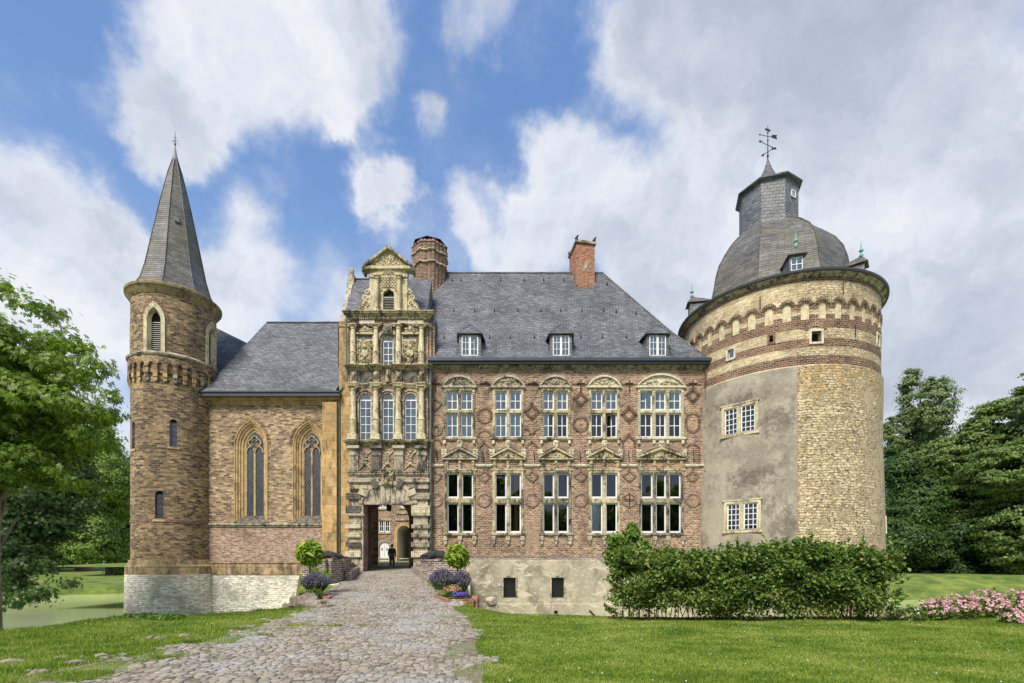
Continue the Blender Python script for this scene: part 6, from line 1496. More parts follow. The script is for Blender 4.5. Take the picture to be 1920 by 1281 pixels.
# ================================================================== VEGETATION
def leafcards(P, N, size, asp=1.7, seed=0, flat=.5, droop=0):
    """diamond leaves around points P (n,3) with preferred normals N; returns (n*4,3)"""
    g = np.random.default_rng(seed); n = len(P)
    nn = N + g.normal(0, flat, (n, 3)); nn /= np.linalg.norm(nn, axis=1)[:, None] + 1e-9
    a = np.cross(nn, g.normal(0, 1, (n, 3))); a /= np.linalg.norm(a, axis=1)[:, None] + 1e-9
    b = np.cross(nn, a); s = (size * g.uniform(.6, 1.35, n))[:, None]
    a = a * s * .5 * asp; b = b * s * .5
    c = P; fold = nn * s * .12
    return np.stack([c - a, c - b + fold, c + a - np.array([0, 0, droop]) * s, c + b + fold], 1).reshape(-1, 3)
def crown_points(blobs, nclump, per, clump_r, seed, flatz=.55):
    """blobs: (x,y,z,rx,ry,rz) ellipsoids; clumps sit mostly near the outside, leaves cluster in each clump"""
    g = np.random.default_rng(seed); B = np.array(blobs); vol = (B[:, 3] * B[:, 4] * B[:, 5]) ** .67; idx = g.choice(len(B), nclump, p=vol / vol.sum())
    d = g.normal(0, 1, (nclump, 3)); d /= np.linalg.norm(d, axis=1)[:, None]; rr = g.uniform(.35, 1.05, nclump) ** .45
    cc = B[idx, :3] + d * B[idx, 3:6] * rr[:, None]
    cr = clump_r * g.uniform(.6, 1.4, nclump)
    k = np.repeat(np.arange(nclump), per); e = g.normal(0, .5, (len(k), 3)); e[:, 2] *= flatz
    P = cc[k] + e * cr[k][:, None]; N = e * .8 + np.array([0, -.3, .45]) + d[k] * .7
    return cc, P, N
def palmate(P, N, size, seed):
    g = np.random.default_rng(seed); n = len(P); nn = N + g.normal(0, .45, (n, 3)); nn /= np.linalg.norm(nn, axis=1)[:, None]
    a = np.cross(nn, g.normal(0, 1, (n, 3))); a /= np.linalg.norm(a, axis=1)[:, None]; b = np.cross(nn, a); out = []
    s = (size * g.uniform(.7, 1.3, n))[:, None]
    for k in range(5):
        q = (k - 2) * .72; d = a * math.cos(q) + b * math.sin(q); e = -a * math.sin(q) + b * math.cos(q); L = s * (1 - .13 * abs(k - 2)); dn = np.array([0, 0, -.28])
        out.append(np.stack([P, P + d * L * .62 - e * L * .19 + dn * L * .3, P + d * L + dn * L, P + d * L * .62 + e * L * .19 + dn * L * .3], 1))
    return np.stack(out, 1).reshape(-1, 3)
def tree(name, label, x, y, z0, blobs, nclump, per, clump_r, leaf, mt, trunk_r, seed, bark='bark', group=None, cat='tree', lean=(0, 0), flatz=.55, flat=.5, asp=1.7, limbs=10, droop=.2):
    t_ = thing(name, label, cat, (x, y, z0), group); r = random.Random(seed)
    bl = [(x + a, y + b, z0 + c, d, e, f) for a, b, c, d, e, f in blobs]
    cc, P, N = crown_points(bl, nclump, per, clump_r, seed, flatz)
    big_mesh('crown', palmate(P, N, leaf, seed + 1) if asp > 1.75 else leafcards(P, N, leaf, asp, seed + 1, flat, droop), 4, mt, t_)
    top = max(b[2] + b[5] * .5 for b in bl); mb = MB(); n = 8
    ax = [(x + lean[0] * i / n + r.uniform(-.1, .1) * trunk_r * 2, y + lean[1] * i / n, z0 - .3 + (top - z0) * i / n) for i in range(n + 1)]
    mb.tube(ax, [trunk_r * (1.25 if i == 0 else 1 - .85 * i / n) for i in range(n + 1)], 10)
    sel = r.sample(range(len(cc)), min(limbs * 3, len(cc)))
    for j, k in enumerate(sel):
        c = Vector(cc[k]); i = min(n - 1, max(2, int((c.z - z0) / (top - z0) * n * .75))); a = Vector(ax[i]); m_ = a.lerp(c, .5) + Vector((0, 0, (c - a).length * .08)); q = trunk_r * (.42 if j < limbs else .2) * (1 - .5 * i / n)
        mb.tube([a, a.lerp(m_, .5) + Vector((r.uniform(-.2, .2), 0, r.uniform(-.1, .2))) * trunk_r * 3, m_, c], [q, q * .75, q * .5, q * .15], 6, caps=False)
    mb.build('trunk', bark, t_, smooth=True); return t_
def at(px, py, Y): return ((px - 960) * Y / 900, Y, (1050 - py) * Y / 900)
# near chestnut, trunk at the left edge of the frame
x, y, _ = at(-6, 1180, 11.2)
def B(px, py, Y, rx, rz_, ry=None, o=(0, 0, 0)): a = at(px, py, Y); return (a[0] - o[0], a[1] - o[1], a[2] - o[2], rx, ry or rx, rz_)
z0 = -1.66; O = (x, y, z0)
tree('chestnut_tree', 'tree with bright broad leaves at the left edge beside the drive', x, y, z0,
     [B(10, 760, 11.5, 1.3, 1.2, o=O), B(40, 640, 11.5, .8, .45, o=O), B(125, 640, 11.3, .5, .16, o=O), B(90, 690, 11.5, .9, .25, o=O), B(175, 690, 11.3, .4, .09, o=O), B(195, 745, 11.3, .4, .1, o=O), B(212, 742, 11.3, .22, .06, o=O), B(140, 715, 11.3, .4, .08, o=O), B(-10, 540, 12, .35, .35, o=O), B(80, 760, 11.2, 1.0, .35, o=O), B(150, 770, 11.2, .7, .22, o=O), B(30, 860, 11.5, 1.1, .5, o=O), B(110, 830, 12, 1.0, .35, o=O), B(65, 580, 11.6, .5, .13, o=O), B(-60, 700, 11, 1.4, 1.5, o=O), B(170, 820, 11.5, .55, .18, o=O), B(-40, 870, 11, 1.1, .7, o=O), B(100, 900, 11.5, .8, .2, o=O)],
     800, 20, .27, .105, 'leaf_chestnut', .09, 3, 'bark_pale', asp=1.9, flat=.55, limbs=14, droop=.35)
x, y, z0 = -24.9, 22.5, -2.2; O = (-24.5, y, z0)
tree('dark_chestnut_tree', 'dark dense tree drooping over the pond at the left', x, y, z0,
     [B(40, 940, 22, 2.4, 2.0, o=O), B(10, 1030, 21, 1.8, 1.3, o=O), B(110, 900, 23, 1.7, 1.1, o=O), B(30, 830, 23, 3.0, 1.6, o=O), B(110, 985, 22, 1.1, .8, o=O), B(20, 1100, 20, .9, .4, o=O), B(60, 1060, 20.5, 1.1, .35, o=O), B(140, 840, 24, .9, .6, o=O), B(-60, 950, 23, 3, 3, o=O), B(90, 1112, 19, .5, .2, o=O), B(40, 1130, 18.5, .5, .12, o=O), B(150, 1090, 19.5, .3, .1, o=O), B(170, 950, 23, .5, .3, o=O)],
     3000, 20, .5, .13, 'leaf_dark', .4, 8, limbs=16, asp=1.8)
def simple(name, label, px, Y, pyt, pyb, wpx, mt, seed, n=700, per=45, leaf=.34, dn=2.2, group=None, tr=.35, shape='round', bark='bark', flatz=.5, z0=None, trunk_to=None, cr=1.0):
    x, _, zt = at(px, pyt, Y); zb = (1050 - pyb) * Y / 900; z0 = z0 if z0 is not None else float(height(np.array(x), np.array(Y))); hw = wpx * Y / 900 / 2; r = random.Random(seed); b = []
    h = zt - zb
    nb = 9
    for i in range(nb):
        u = (i + .5) / nb; wz_ = math.sin(PI * (u * .8 + .15)) if shape == 'round' else (1 - .6 * u)
        a = r.uniform(0, 2 * PI); b.append((hw * .5 * wz_ * math.cos(a), hw * .4 * math.sin(a), zb - z0 + h * u * .92, hw * .62 * wz_, hw * .6 * wz_, h * .13 + hw * .1))
    return tree(name, label, x, Y, z0, b, int(n * 1.15), int(per * dn), cr, leaf * .64, mt, tr, seed, bark, group, flatz=flatz, limbs=9)
GR = 'trees in the park behind the castle'
simple('plane_tree', 'pale green tree behind the pond beside the stair tower', 205, 84, 778, 1058, 150, 'leaf_mid', 21, 1700, 42, .36, tr=.5)
simple('park_tree', 'dark tree behind the dark chestnut across the pond', 60, 98, 760, 1062, 210, 'leaf_oak', 23, 1100, 42, .5, tr=.5)
for i, (px, w_) in enumerate(((-80, 230), (130, 160), (255, 150))):
    simple('deep_green_tree', ('deep green tree far behind the pond at the left edge', 'deep green tree far behind the brown pen', 'deep green tree hidden behind the stair tower')[i], px, 118 + i * 3, 800 + i * 25, 1068, w_, 'leaf_dark', 26 + i, 700, 40, .65, tr=.5, cr=1.4)  # far trees in the dark green leaf material
simple('poplar_tree', 'tall grey green tree rising just right of the round tower', 1725, 88, 690, 1040, 170, 'leaf_poplar', 31, 900, 42, .42, tr=.5)
simple('oak_tree', 'broad layered tree with sky showing through at the right edge', 1905, 66, 712, 1040, 250, 'leaf_oak', 33, 1150, 40, .36, tr=.5, flatz=.28, bark='bark')
simple('oak_tree', 'broad layered tree in the middle between the poplar and the right edge', 1800, 74, 782, 1050, 230, 'leaf_oak', 35, 1150, 40, .38, tr=.45, flatz=.28)
simple('oak_tree', 'low dark tree close behind the round tower', 1690, 72, 840, 1060, 130, 'leaf_dark', 36, 900, 40, .38, tr=.4, flatz=.35)
for i, (px, w_, pt) in enumerate(((1700, 120, 955), (1790, 150, 930), (1880, 160, 940), (1960, 150, 900))):
    simple('undergrowth_shrub', ('dark bush at the foot of the trees nearest the round tower', 'dark bush under the middle oak at the edge of the lawn', 'dark bush under the right oak at the edge of the lawn', 'dark bush cut by the right edge of the frame')[i], px, 70 + i, pt, 1082, w_, 'leaf_dark', 41 + i, 620, 42, .36, tr=.15, cr=1.0)
def shrub(name, label, cat, x, y, z0, blobs, n, leaf, mt, seed, stem=None, group=None, asp=1.6, flat=.8, shell=.45, up=.5):
    t_ = thing(name, label, cat, (x, y, z0), group); g = np.random.default_rng(seed); B_ = np.array(blobs); v = (B_[:, 3] * B_[:, 4] * B_[:, 5]) ** .7; k = g.choice(len(B_), n, p=v / v.sum())
    d = g.normal(0, 1, (n, 3)); d /= np.linalg.norm(d, axis=1)[:, None]; r = g.uniform(shell ** 2, 1, n) ** .5 * (1 + .1 * g.normal(0, 1, n)); P = B_[k, :3] + d * B_[k, 3:6] * r[:, None]; P[:, 2] = np.maximum(P[:, 2], .02)
    big_mesh('foliage', leafcards(P + np.array([x, y, z0]), d + np.array([0, 0, up]), leaf, asp, seed, flat, .2), 4, mt, t_)
    if stem: mb = MB(); [mb.tube(s_, q, 6) for s_, q in stem]; mb.build('stem', 'bark_pale', t_)
    return t_
# hedge
hd = thing('hedge', 'long bushy green hedge on the lawn in front of the round tower', 'hedge', (6.3, 13.1, -1.6)); g = np.random.default_rng(2)
n = 56000; hx_ = g.uniform(2.75, 9.8, n); tt = g.random(n); side = g.random(n)
topn = .24 + .4 * (vnoise(hx_, hx_ * 0, .9, 5) - .5) + .25 * (vnoise(hx_, hx_ * 0, 2.7, 6) - .5); topn -= .45 * np.clip((3.4 - hx_) / .8, 0, 1) ** 2 * 0
dep = .5 + .55 * vnoise(hx_, tt * 3, 1.5, 8)
hz_ = -1.55 + (topn + 1.55) * tt ** .72; fy = np.where(side < .75, 12.95 - dep * (g.random(n) ** .35) * (.75 + .5 * vnoise(hx_, hz_, 2.0, 9)) * np.sin(PI * np.clip(tt * .62 + .22, 0, 1)), 12.95 + .8 * g.random(n))
endk = np.clip((hx_ - 2.75) / .5, 0, 1) * np.clip((9.8 - hx_) / .6, 0, 1); fy = 13.0 + (fy - 13.0) * (.35 + .65 * endk ** .5)
gap = (np.abs(hx_ - 4.55) < .3) & (hz_ < -1.15) & (g.random(n) < .8); low = ((hz_ < -1.25) & (g.random(n) < .5 + .4 * (vnoise(hx_, hx_ * 0, 1.8, 31) > .5))) | ((vnoise(hx_, hz_, 3.2, 33) > .78) & (g.random(n) < .7)); kp = ~(gap | low)
P = np.stack([hx_, fy, hz_], -1)[kp] + g.normal(0, .05, (kp.sum(), 3)); NN = np.stack([np.zeros(len(P)), -np.ones(len(P)) * .7, np.ones(len(P)) * .6], -1)
big_mesh('foliage', leafcards(P, NN, .058, 1.6, 4, .9, .2), 4, 'leaf_hedge', hd)
sx = []; 
for i in range(460):         # shoots sticking out above and at the ends
    x = g.uniform(2.7, 9.9); h = g.uniform(.06, .36) * (1.6 if g.random() < .12 else 1); zt = float(.20 + .4 * (vnoise(np.array(x), np.array(0.), .9, 5) - .5)); y = 12.5 + g.uniform(-.45, .5)
    if i > 410: zt = g.uniform(-1.2, .2); x = 9.6 + g.uniform(0, .15) if i % 2 else 2.8; 
    dx = g.uniform(-.12, .12) if i <= 410 else (.35 if i % 2 else -.3); m_ = int(10 + h * 35)
    u = g.random(m_)[:, None]; sx.append(np.array([[x, y, zt - .28]]) + u * np.array([[dx, 0, h + .18 if i <= 410 else .2]]) + g.normal(0, .028, (m_, 3)))
sx = np.concatenate(sx); big_mesh('shoot', leafcards(sx, np.tile([0, -.3, .8], (len(sx), 1)), .065, 1.7, 9, .8, .2), 4, 'leaf_hedge', hd)
mb = MB(); r = random.Random(6)
for i in range(90): x = 2.95 + 6.8 * i / 90 + r.uniform(-.04, .04); mb.tube([(x, 12.9 + r.uniform(-.35, .3), -1.68), (x + r.uniform(-.15, .15), 12.8 + r.uniform(-.4, .3), -.9), (x + r.uniform(-.3, .3), 12.8 + r.uniform(-.4, .3), -.1)], [.014, .01, .005], 5)
mb.build('stem', 'bark', hd)
x, y, _ = at(1180, 1100, 13.3)
shrub('ash_sapling', 'young sapling with light green leaves poking above the left end of the hedge', 'sapling', x, y, -1.6, [(-.3, 0, 2.15, .35, .3, .22), (.1, 0, 2.25, .25, .25, .3), (.3, 0, 2.0, .35, .3, .18), (-.1, 0, 1.85, .6, .3, .25), (.05, 0, 2.5, .14, .14, .14), (-.45, 0, 1.75, .25, .2, .2)], 1500, .075, 'leaf_ash', 5, [([(x, y, -1.7), (x + .02, y, .2), (x + .05, y, .85)], [.02, .014, .006])], asp=2.6, flat=.9)
# clipped trees
def topiary(px, py, Y, rpx, zb, label):
    x, _, z = at(px, py, Y); r = rpx * Y / 900; t_ = shrub('clipped_tree', label, 'tree', x, Y, zb, [(0, 0, z - zb, r * .95, r * .95, r * .88), (0, 0, z - zb + r * .1, r * .85, r * .85, r * .9), (r * .25, 0, z - zb - r * .2, r * .7, r * .7, r * .75)], 3000, .12, 'leaf_lime', int(px), None, 'round clipped trees beside the bridge', asp=2.1, flat=.6, shell=.5, up=.9)
    mb = MB(); mb.tube([(x, Y, zb), (x + .03, Y, (z + zb) / 2), (x, Y, z)], [.045, .04, .03], 7); mb.tube([(x, Y, z - r * .4), (x - r * .5, Y, z + .1)], .015, 5); mb.tube([(x, Y, z - r * .4), (x + r * .5, Y - .1, z + .1)], .015, 5); mb.build('trunk', 'bark_pale', t_)
topiary(580, 1038, 19.2, 23.5, -1.45, 'round clipped tree in the flower bed left of the drive'); topiary(857, 1043, 19.2, 21.5, -1.5, 'round clipped tree in the flower bed right of the drive')
def lavender(px, py, Y, wpx, hpx, label, seed, n=900):
    x, _, z0 = at(px, py, Y); w_, h = wpx * Y / 1800, hpx * Y / 900; t_ = thing('lavender_bush', label, 'plant', (x, Y, z0)); g = np.random.default_rng(seed)
    a = g.uniform(-1, 1, n); b = g.uniform(-1, 1, n); r_ = np.sqrt(a * a + b * b); kk = r_ < 1; a, b, r_ = a[kk], b[kk], r_[kk]; m = len(a); H = h * (1 - .45 * r_ ** 2) * g.uniform(.75, 1.1, m)
    p0 = np.stack([x + a * w_ * .45, Y + b * w_ * .4, np.full(m, z0)], -1); p1 = np.stack([x + a * w_ * 1.02, Y + b * w_ * .7, z0 + H], -1); wd = np.array([.009, 0, 0])
    big_mesh('stem', np.stack([p0 - wd, p0 + wd, p1 + wd * .6, p1 - wd * .6], 1).reshape(-1, 3), 4, 'leaf_lavender', t_)
    u = g.uniform(.1, .8, (m * 2, 1)); P = np.repeat(p0, 2, 0) * (1 - u) + np.repeat(p1, 2, 0) * u; big_mesh('foliage', leafcards(P, np.tile([0., -.5, .2], (len(P), 1)), .045, 3, seed, .9), 4, 'leaf_lavender', t_)
    P = np.repeat(p1, 3, 0) + np.stack([g.normal(0, .008, m * 3), g.normal(0, .008, m * 3), np.tile([-.04, 0, .04], m)], -1); tag(big_mesh('flower', leafcards(P, np.tile([0., -.6, .2], (len(P), 1)), .035, 1.8, seed + 3, .8), 4, 'petal_lavender', t_), kind='stuff')
lavender(592, 1110, 18.8, 54, 34, 'lavender clump around the left clipped tree', 3); lavender(830, 1106, 18.6, 52, 36, 'lavender clump left of the trunk of the right clipped tree', 4); lavender(864, 1110, 18.8, 36, 36, 'lavender clump right of the trunk of the right clipped tree', 5)
def flowers(name, label, px, py, Y, wpx, hpx, petal, seed, n=500, npet=350, leaf='leaf_ash', s=.045):
    x, _, z0 = at(px, py, Y); w_, h = wpx * Y / 1800, hpx * Y / 900; t_ = shrub(name, label, 'flowers', x, Y, z0, [(0, 0, h * .45, w_, w_ * .7, h * .5)], n, .06, leaf, seed); g = np.random.default_rng(seed + 9)
    d = g.normal(0, 1, (npet // 5, 3)); d[:, 2] = np.abs(d[:, 2]); d[:, 1] -= .5; d /= np.linalg.norm(d, axis=1)[:, None]; P = np.array([x, Y, z0 + h * .45]) + d * np.array([w_, w_ * .7, h * .55]); P = np.repeat(P, 5, 0) + g.normal(0, s * .5, (len(P) * 5, 3)); tag(big_mesh('flower', leafcards(P, np.repeat(d, 5, 0), s, 1.1, seed, .5), 4, petal, t_), kind='stuff')
flowers('begonia_plant', 'salmon flowering plant at the foot of the right clipped tree', 848, 1118, 18.0, 34, 20, 'petal_salmon', 3); flowers('violet_plant', 'low violet flowers on the rim of the right brick planter', 862, 1120, 17.4, 26, 9, 'petal_violet', 4, 250, 420)
flowers('begonia_plant', 'salmon flowering plant at the left edge of the left flower bed', 570, 1120, 18.2, 18, 12, 'petal_salmon', 6, 250, 90); flowers('begonia_plant', 'small salmon flower right of the left clipped trunk', 595, 1117, 18.2, 16, 12, 'petal_salmon', 7, 200, 60); flowers('violet_plant', 'low violet flowers behind the boulder in the left bed', 573, 1124, 17.6, 12, 6, 'petal_violet', 8, 120, 120)
shrub('green_bedding_plant', 'bright green leafy plant in the left flower bed', 'plant', *at(588, 1124, 17.9), [(0, 0, .2, .35, .25, .2)], 450, .07, 'leaf_ash', 9)
t_ = shrub('climbing_rose', 'small climber with a pink bloom against the left parapet', 'plant', *at(598, 1090, 23.9), [(-.25, 0, .35, .3, .08, .5), (.35, 0, .35, .3, .08, .3)], 260, .09, 'leaf_mid', 10)
# pink roses right of the hedge
GP = 'pink rose bushes on the lawn'
rl = ('small rose bush with two pink blooms at the end of the hedge', 'pink rose bush nearest the hedge with bright clustered blooms', 'rounded pink rose bush in the middle of the bed', 'tall pink rose bush thick with pale blooms', 'pink rose bush at the right edge of the frame', 'low pink rose bush in front at the right edge')
for i, (px, py, w_, h, Y, npt) in enumerate(((1700, 1172, 60, 36, 12.8, 40), (1752, 1168, 60, 46, 12.9, 380), (1800, 1168, 64, 50, 13.1, 420), (1850, 1168, 70, 58, 13.2, 700), (1915, 1172, 80, 62, 13.0, 900), (1905, 1178, 50, 32, 12.2, 300))):
    x, _, z0 = at(px, py, Y); hw, h_ = w_ * Y / 1800, h * Y / 900; t_ = shrub('rose_bush', rl[i], 'rose bush', x, Y, z0, [(0, 0, h_ * .45, hw * 1.1, hw * .8, h_ * .5), (hw * .3, 0, h_ * .6, hw * .6, hw * .5, h_ * .45)], 1500, .045, 'leaf_hedge', 60 + i, None, GP)
    g = np.random.default_rng(i); m = npt // 6; d = g.normal(0, 1, (m, 3)); d[:, 2] = np.abs(d[:, 2]) * 1.1 + .1; d[:, 1] -= .7; d /= np.linalg.norm(d, axis=1)[:, None]; P = np.array([x, Y, z0 + h_ * .42]) + d * np.array([hw * 1.12, hw * .85, h_ * .62]) * g.uniform(.85, 1.08, (m, 1)); k = np.repeat(P, 9, 0) + g.normal(0, .018, (m * 9, 3)); tag(big_mesh('flower', leafcards(k, np.repeat(d, 9, 0), .042, 1.1, i, .5), 4, 'petal_pink', t_), kind='stuff')
mb = MB(); mb.face([(9.9, 12.0, -1.575), (15.5, 12.0, -1.575), (15.5, 13.6, -1.6), (9.9, 13.6, -1.6)])
# wood on the camera's side of the park, seen only as reflections in the window panes
bl = [(x, -42 + 6 * math.sin(x), 7 + 3 * math.sin(x * 1.7), 7, 5, 9 + 3 * math.cos(x * 2.3)) for x in range(-70, 71, 8)]
_, P, N = crown_points(bl, 2600, 14, 2.0, 99); tag(big_mesh('distant_wood', leafcards(P, N, 1.3, 1.5, 3), 4, 'leaf_mid'), 'park wood facing the castle', 'wood', kind='stuff')
# pen of stakes and the geese on the far lawn
x0, _, zz = at(140, 1074, 98); x1 = at(172, 1074, 98)[0]; pen = thing('stake_pen', 'small pen of upright brown stakes on the lawn beyond the pond', 'fence', (x0, 98, zz)); r = random.Random(2); mb = MB()
zg = float(height(np.array(x0), np.array(98.)))
for i in range(22):
    x = x0 + (x1 - x0) * i / 21; mb = MB(); mb.box(x - .06, x + .06, 98 + r.uniform(-.05, .05), 98.12, zg - .2, zg + 1.75 + r.uniform(-.15, .15)); mb.build('stake', 'timber', pen)
for z in (.5, 1.3): mb = MB(); mb.box(x0, x1, 98.12, 98.2, zg + z, zg + z + .1); mb.build('rail', 'timber', pen)
def goose(px, py, Y, fl, mt, label, sc=1.0):
    x = (px - 960) * Y / 900; z = float(height(np.array(x), np.array(float(Y)))); mb = MB(lambda a, b, c: (x + a * fl * sc, Y + b * sc, z + c * sc))
    mb.tube([(-.48, 0, .42), (-.3, 0, .4), (-.1, 0, .38), (.12, 0, .42), (.27, 0, .52), (.33, 0, .68), (.35, 0, .82), (.42, 0, .86), (.52, 0, .84)], [.02, .11, .17, .16, .09, .05, .045, .055, .015], 10)
    for s_ in (-.07, .07): mb.tube([(0, s_, .3), (.02, s_, .02), (.1, s_, .01)], [.03, .02, .02], 6)
    tag(mb.build('goose', mt, smooth=True), label, 'goose')
goose(100, 1082, 84, 1, 'goose_grey', 'grey goose with pale front grazing on the bank at the left'); goose(107, 1080, 85, -1, 'goose_grey', 'grey goose right of its companion on the far bank'); goose(193, 1076, 92, -1, 'goose_dark', 'dark goose on the far lawn, left of the dark pair'); goose(199, 1076, 92, 1, 'goose_dark', 'dark goose on the far lawn, right of the dark pair', 1.15)
# ------------------------------------------------------------------ grass blades on the near lawns
n = 520000; g = np.random.default_rng(11); u = g.random(n); Y_ = 5.4 * (17.2 / 5.4) ** (u ** .9); X_ = g.uniform(-1.12, 1.12, n) * Y_
cr = np.interp(X_, CRX, CRY); ed = np.minimum(X_ - np.interp(Y_, RY, RL), np.interp(Y_, RY, RR_) - X_)     # >0 on the road
gn = vnoise(X_, Y_, 1.0, 6) * .6 + vnoise(X_, Y_, 3, 7) * .4
onroad = ed > -.25; kp = (Y_ < cr + .9) & (~onroad | (gn < np.maximum(.68 - np.abs(X_ - np.interp(Y_, RY, RL)) * .3, .58 - np.abs(np.interp(Y_, RY, RR_) - X_) * .5)) | ((vnoise(X_, Y_, 3.6, 21) > .80) & (vnoise(X_, Y_, .9, 22) > .42) & (g.random(n) < .6)) | ((gn > .5) & (gn < .512) & (g.random(n) < .4))) & ((vnoise(X_, Y_, .8, 12) * .5 + vnoise(X_, Y_, 2.5, 13) * .5 > .30) | (X_ > -1.0) | (g.random(n) < .35))
X_, Y_, ed = X_[kp], Y_[kp], ed[kp]; n = len(X_); Z_ = height(X_, Y_)
L_ = g.uniform(.02, .05, n) * np.where(X_ < -3, 1.25, .85) * np.where(ed > -.2, .7, 1) * (1 + .8 * (vnoise(X_, Y_, 2.2, 15) > .72) * (X_ < -2)); th_ = g.uniform(0, 2 * PI, n); wd = .0045 * (1 + Y_ / 9)
dx, dy = np.cos(th_) * wd, np.sin(th_) * wd; lx, ly = g.normal(0, .45, n) * L_, g.normal(0, .45, n) * L_
V = np.stack([np.stack([X_ - dx, Y_ - dy, Z_], -1), np.stack([X_ + dx, Y_ + dy, Z_], -1), np.stack([X_ + lx, Y_ + ly, Z_ + L_], -1)], 1).reshape(-1, 3)
tag(big_mesh('grass', V, 3, 'grass_blade'), 'short green grass on the lawns and between the cobbles', 'grass', kind='stuff')
m = 420; X2 = g.uniform(-1.1, 1.1, m); Y2 = g.uniform(5.6, 13, m); X2 = X2 * Y2; e2 = np.minimum(X2 - np.interp(Y2, RY, RL), np.interp(Y2, RY, RR_) - X2); q = (e2 < -.3) & (Y2 < np.interp(X2, CRX, CRY)); X2, Y2 = X2[q], Y2[q]
P = np.stack([X2, Y2, height(X2, Y2) + .045], -1); tag(big_mesh('clover_flowers', leafcards(P, np.tile([0, -.5, .8], (len(P), 1)), .018, 1, 3, .3), 4, 'clover'), 'tiny white clover flowers in the lawn', 'flowers', kind='stuff')
# weeds on the low mound in front of the stair tower
shrub('weed_patch', 'low weedy patch with dry leaves on the bank below the stair tower', 'weeds', *at(285, 1160, 13.0), [(-.4, 0, .02, .6, .4, .13), (.3, .1, .03, .5, .4, .1)], 900, .06, 'leaf_ash', 91)
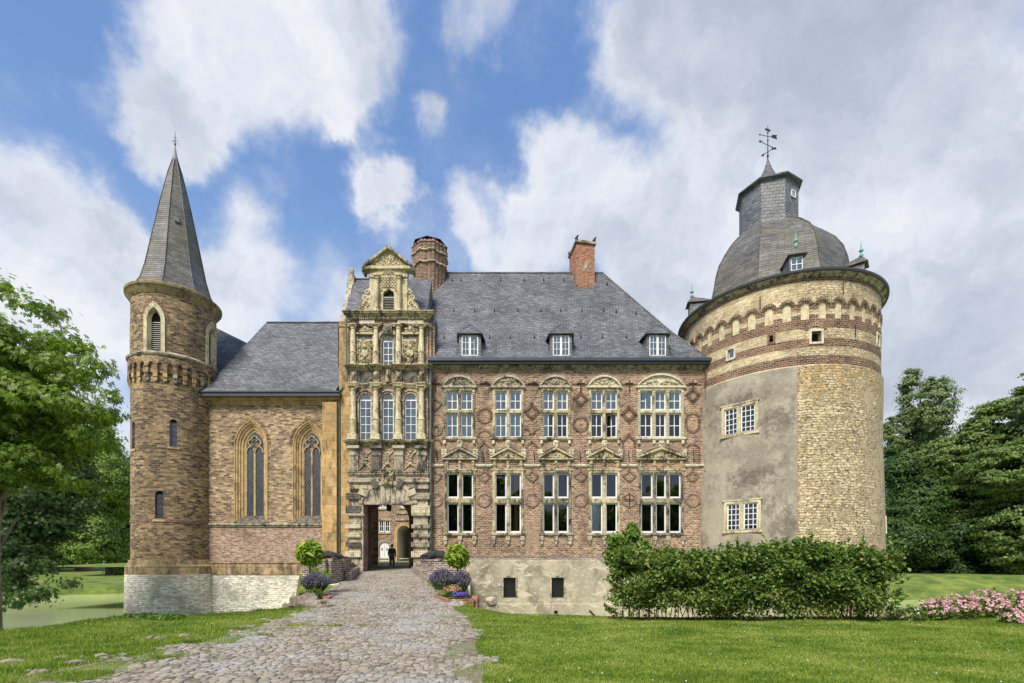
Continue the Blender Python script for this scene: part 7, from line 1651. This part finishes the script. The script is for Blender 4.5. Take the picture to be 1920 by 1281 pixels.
# ------------------------------------------------------------------ person walking away through the gate
def person():
    X0, Y0 = (735 - 960) * 35.6 / 900, 35.6; Z0 = -.635; H = 1.8
    P = thing('person', 'person in black clothes walking away through the gate', 'person', (X0, Y0, Z0))
    V = {}; E = []; R_ = {}
    def v(k, x, y, z, r, r2=None): V[k] = (x, y, z); R_[k] = (r, r2 or r)
    v('pel', 0, 0, .95, .15, .12); v('bel', 0, 0, 1.1, .15, .12); v('che', 0, .01, 1.3, .175, .12); v('shc', 0, 0, 1.45, .11, .09); v('nek', 0, .01, 1.54, .055); v('hd1', 0, .02, 1.64, .075, .085); v('hd2', 0, .02, 1.73, .07, .08)
    for s_, q in ((-1, 'l'), (1, 'r')):
        st = .16 * s_
        v('hip' + q, .09 * s_, 0, .9, .095); v('kne' + q, .09 * s_, st * .5 + .04, .5, .065); v('ank' + q, .085 * s_, st * 1.0 - (.05 if s_ > 0 else 0), .1, .045); v('toe' + q, .09 * s_, st + .14, .04, .04)
        v('sho' + q, .19 * s_, 0, 1.43, .065); v('elb' + q, .26 * s_, -st * .3 - .02, 1.15, .047); v('wri' + q, .27 * s_, -st * .8 + .05, .92, .032)
        E += [('pel', 'hip' + q), ('hip' + q, 'kne' + q), ('kne' + q, 'ank' + q), ('ank' + q, 'toe' + q), ('shc', 'sho' + q), ('sho' + q, 'elb' + q), ('elb' + q, 'wri' + q)]
        v('pal' + q, .27 * s_, V['wri' + q][1] + .02, .85, .026, .035); E.append(('wri' + q, 'pal' + q))
        for i in range(4):
            yy = V['pal' + q][1] - .03 + .02 * i; v('f%d' % i + q, .268 * s_, yy + .004, .79 - .008 * (i in (1, 2)), .009); v('g%d' % i + q, .255 * s_, yy + .008, .755 - .01 * (i in (1, 2)), .007); E += [('pal' + q, 'f%d' % i + q), ('f%d' % i + q, 'g%d' % i + q)]
        v('t' + q, .25 * s_, V['pal' + q][1] + .045, .825, .01); E.append(('pal' + q, 't' + q))
    E += [('pel', 'bel'), ('bel', 'che'), ('che', 'shc'), ('shc', 'nek'), ('nek', 'hd1'), ('hd1', 'hd2')]
    ks = list(V); me = bpy.data.meshes.new('body'); me.from_pydata([V[k] for k in ks], [(ks.index(a), ks.index(b)) for a, b in E], [])
    import bmesh
    bm = bmesh.new(); bm.from_mesh(me); bm.verts.layers.skin.verify(); bm.to_mesh(me); bm.free()
    for i, k in enumerate(ks): me.skin_vertices[0].data[i].radius = R_[k]
    me.skin_vertices[0].data[0].use_root = True; me.materials.append(MT['skin']); o = link('body', me, P)
    o.modifiers.new('skin', 'SKIN').use_smooth_shade = True; o.modifiers.new('sub', 'SUBSURF').render_levels = 2; o.modifiers['sub'].levels = 2
    # clothing: jacket, trousers, shoes as slightly larger skins over the body
    def cloth(nm, keys, edges, grow, mt, extra=None):
        VV = dict(V); RR2 = dict(R_)
        if extra:
            for k, (p, r_) in extra.items(): VV[k] = p; RR2[k] = (r_, r_)
        ks = [k for k in keys]; me = bpy.data.meshes.new(nm); me.from_pydata([VV[k] for k in ks], [(ks.index(a), ks.index(b)) for a, b in edges], [])
        bm = bmesh.new(); bm.from_mesh(me); bm.verts.layers.skin.verify(); bm.to_mesh(me); bm.free()
        for i, k in enumerate(ks): me.skin_vertices[0].data[i].radius = tuple(q + grow for q in RR2[k])
        me.skin_vertices[0].data[0].use_root = True; me.materials.append(MT[mt]); o = link(nm, me, P); o.modifiers.new('skin', 'SKIN').use_smooth_shade = True; o.modifiers.new('sub', 'SUBSURF').render_levels = 2
    cloth('jacket', ['pel', 'bel', 'che', 'shc', 'shol', 'elbl', 'wril', 'shor', 'elbr', 'wrir'], [('pel', 'bel'), ('bel', 'che'), ('che', 'shc'), ('shc', 'shol'), ('shol', 'elbl'), ('elbl', 'wril'), ('shc', 'shor'), ('shor', 'elbr'), ('elbr', 'wrir')], .028, 'cloth_black')
    cloth('trousers', ['pel', 'hipl', 'knel', 'ankl', 'hipr', 'kner', 'ankr'], [('pel', 'hipl'), ('hipl', 'knel'), ('knel', 'ankl'), ('pel', 'hipr'), ('hipr', 'kner'), ('kner', 'ankr')], .024, 'cloth_black')
    for q in 'lr': cloth('shoe', ['ank' + q, 'toe' + q], [('ank' + q, 'toe' + q)], .014, 'cloth_black')
    mb = MB(lambda x, y, z: (X0 + x, Y0 + y, Z0 + z)); mb.ball((0, .0, 1.71), .092, .1, .105, 12, 8); mb.build('hair', 'hair', P, smooth=True)
    mb = MB(lambda x, y, z: (X0 + x, Y0 + y, Z0 + z)); 
    for s_ in (-1, 1): mb.ball((s_ * .092, .02, 1.66), .015, .025, .035, 6, 5)
    mb.ball((0, .125, 1.66), .014, .025, .03, 6, 5); mb.build('ears_and_nose', 'skin', P, smooth=True)
person()
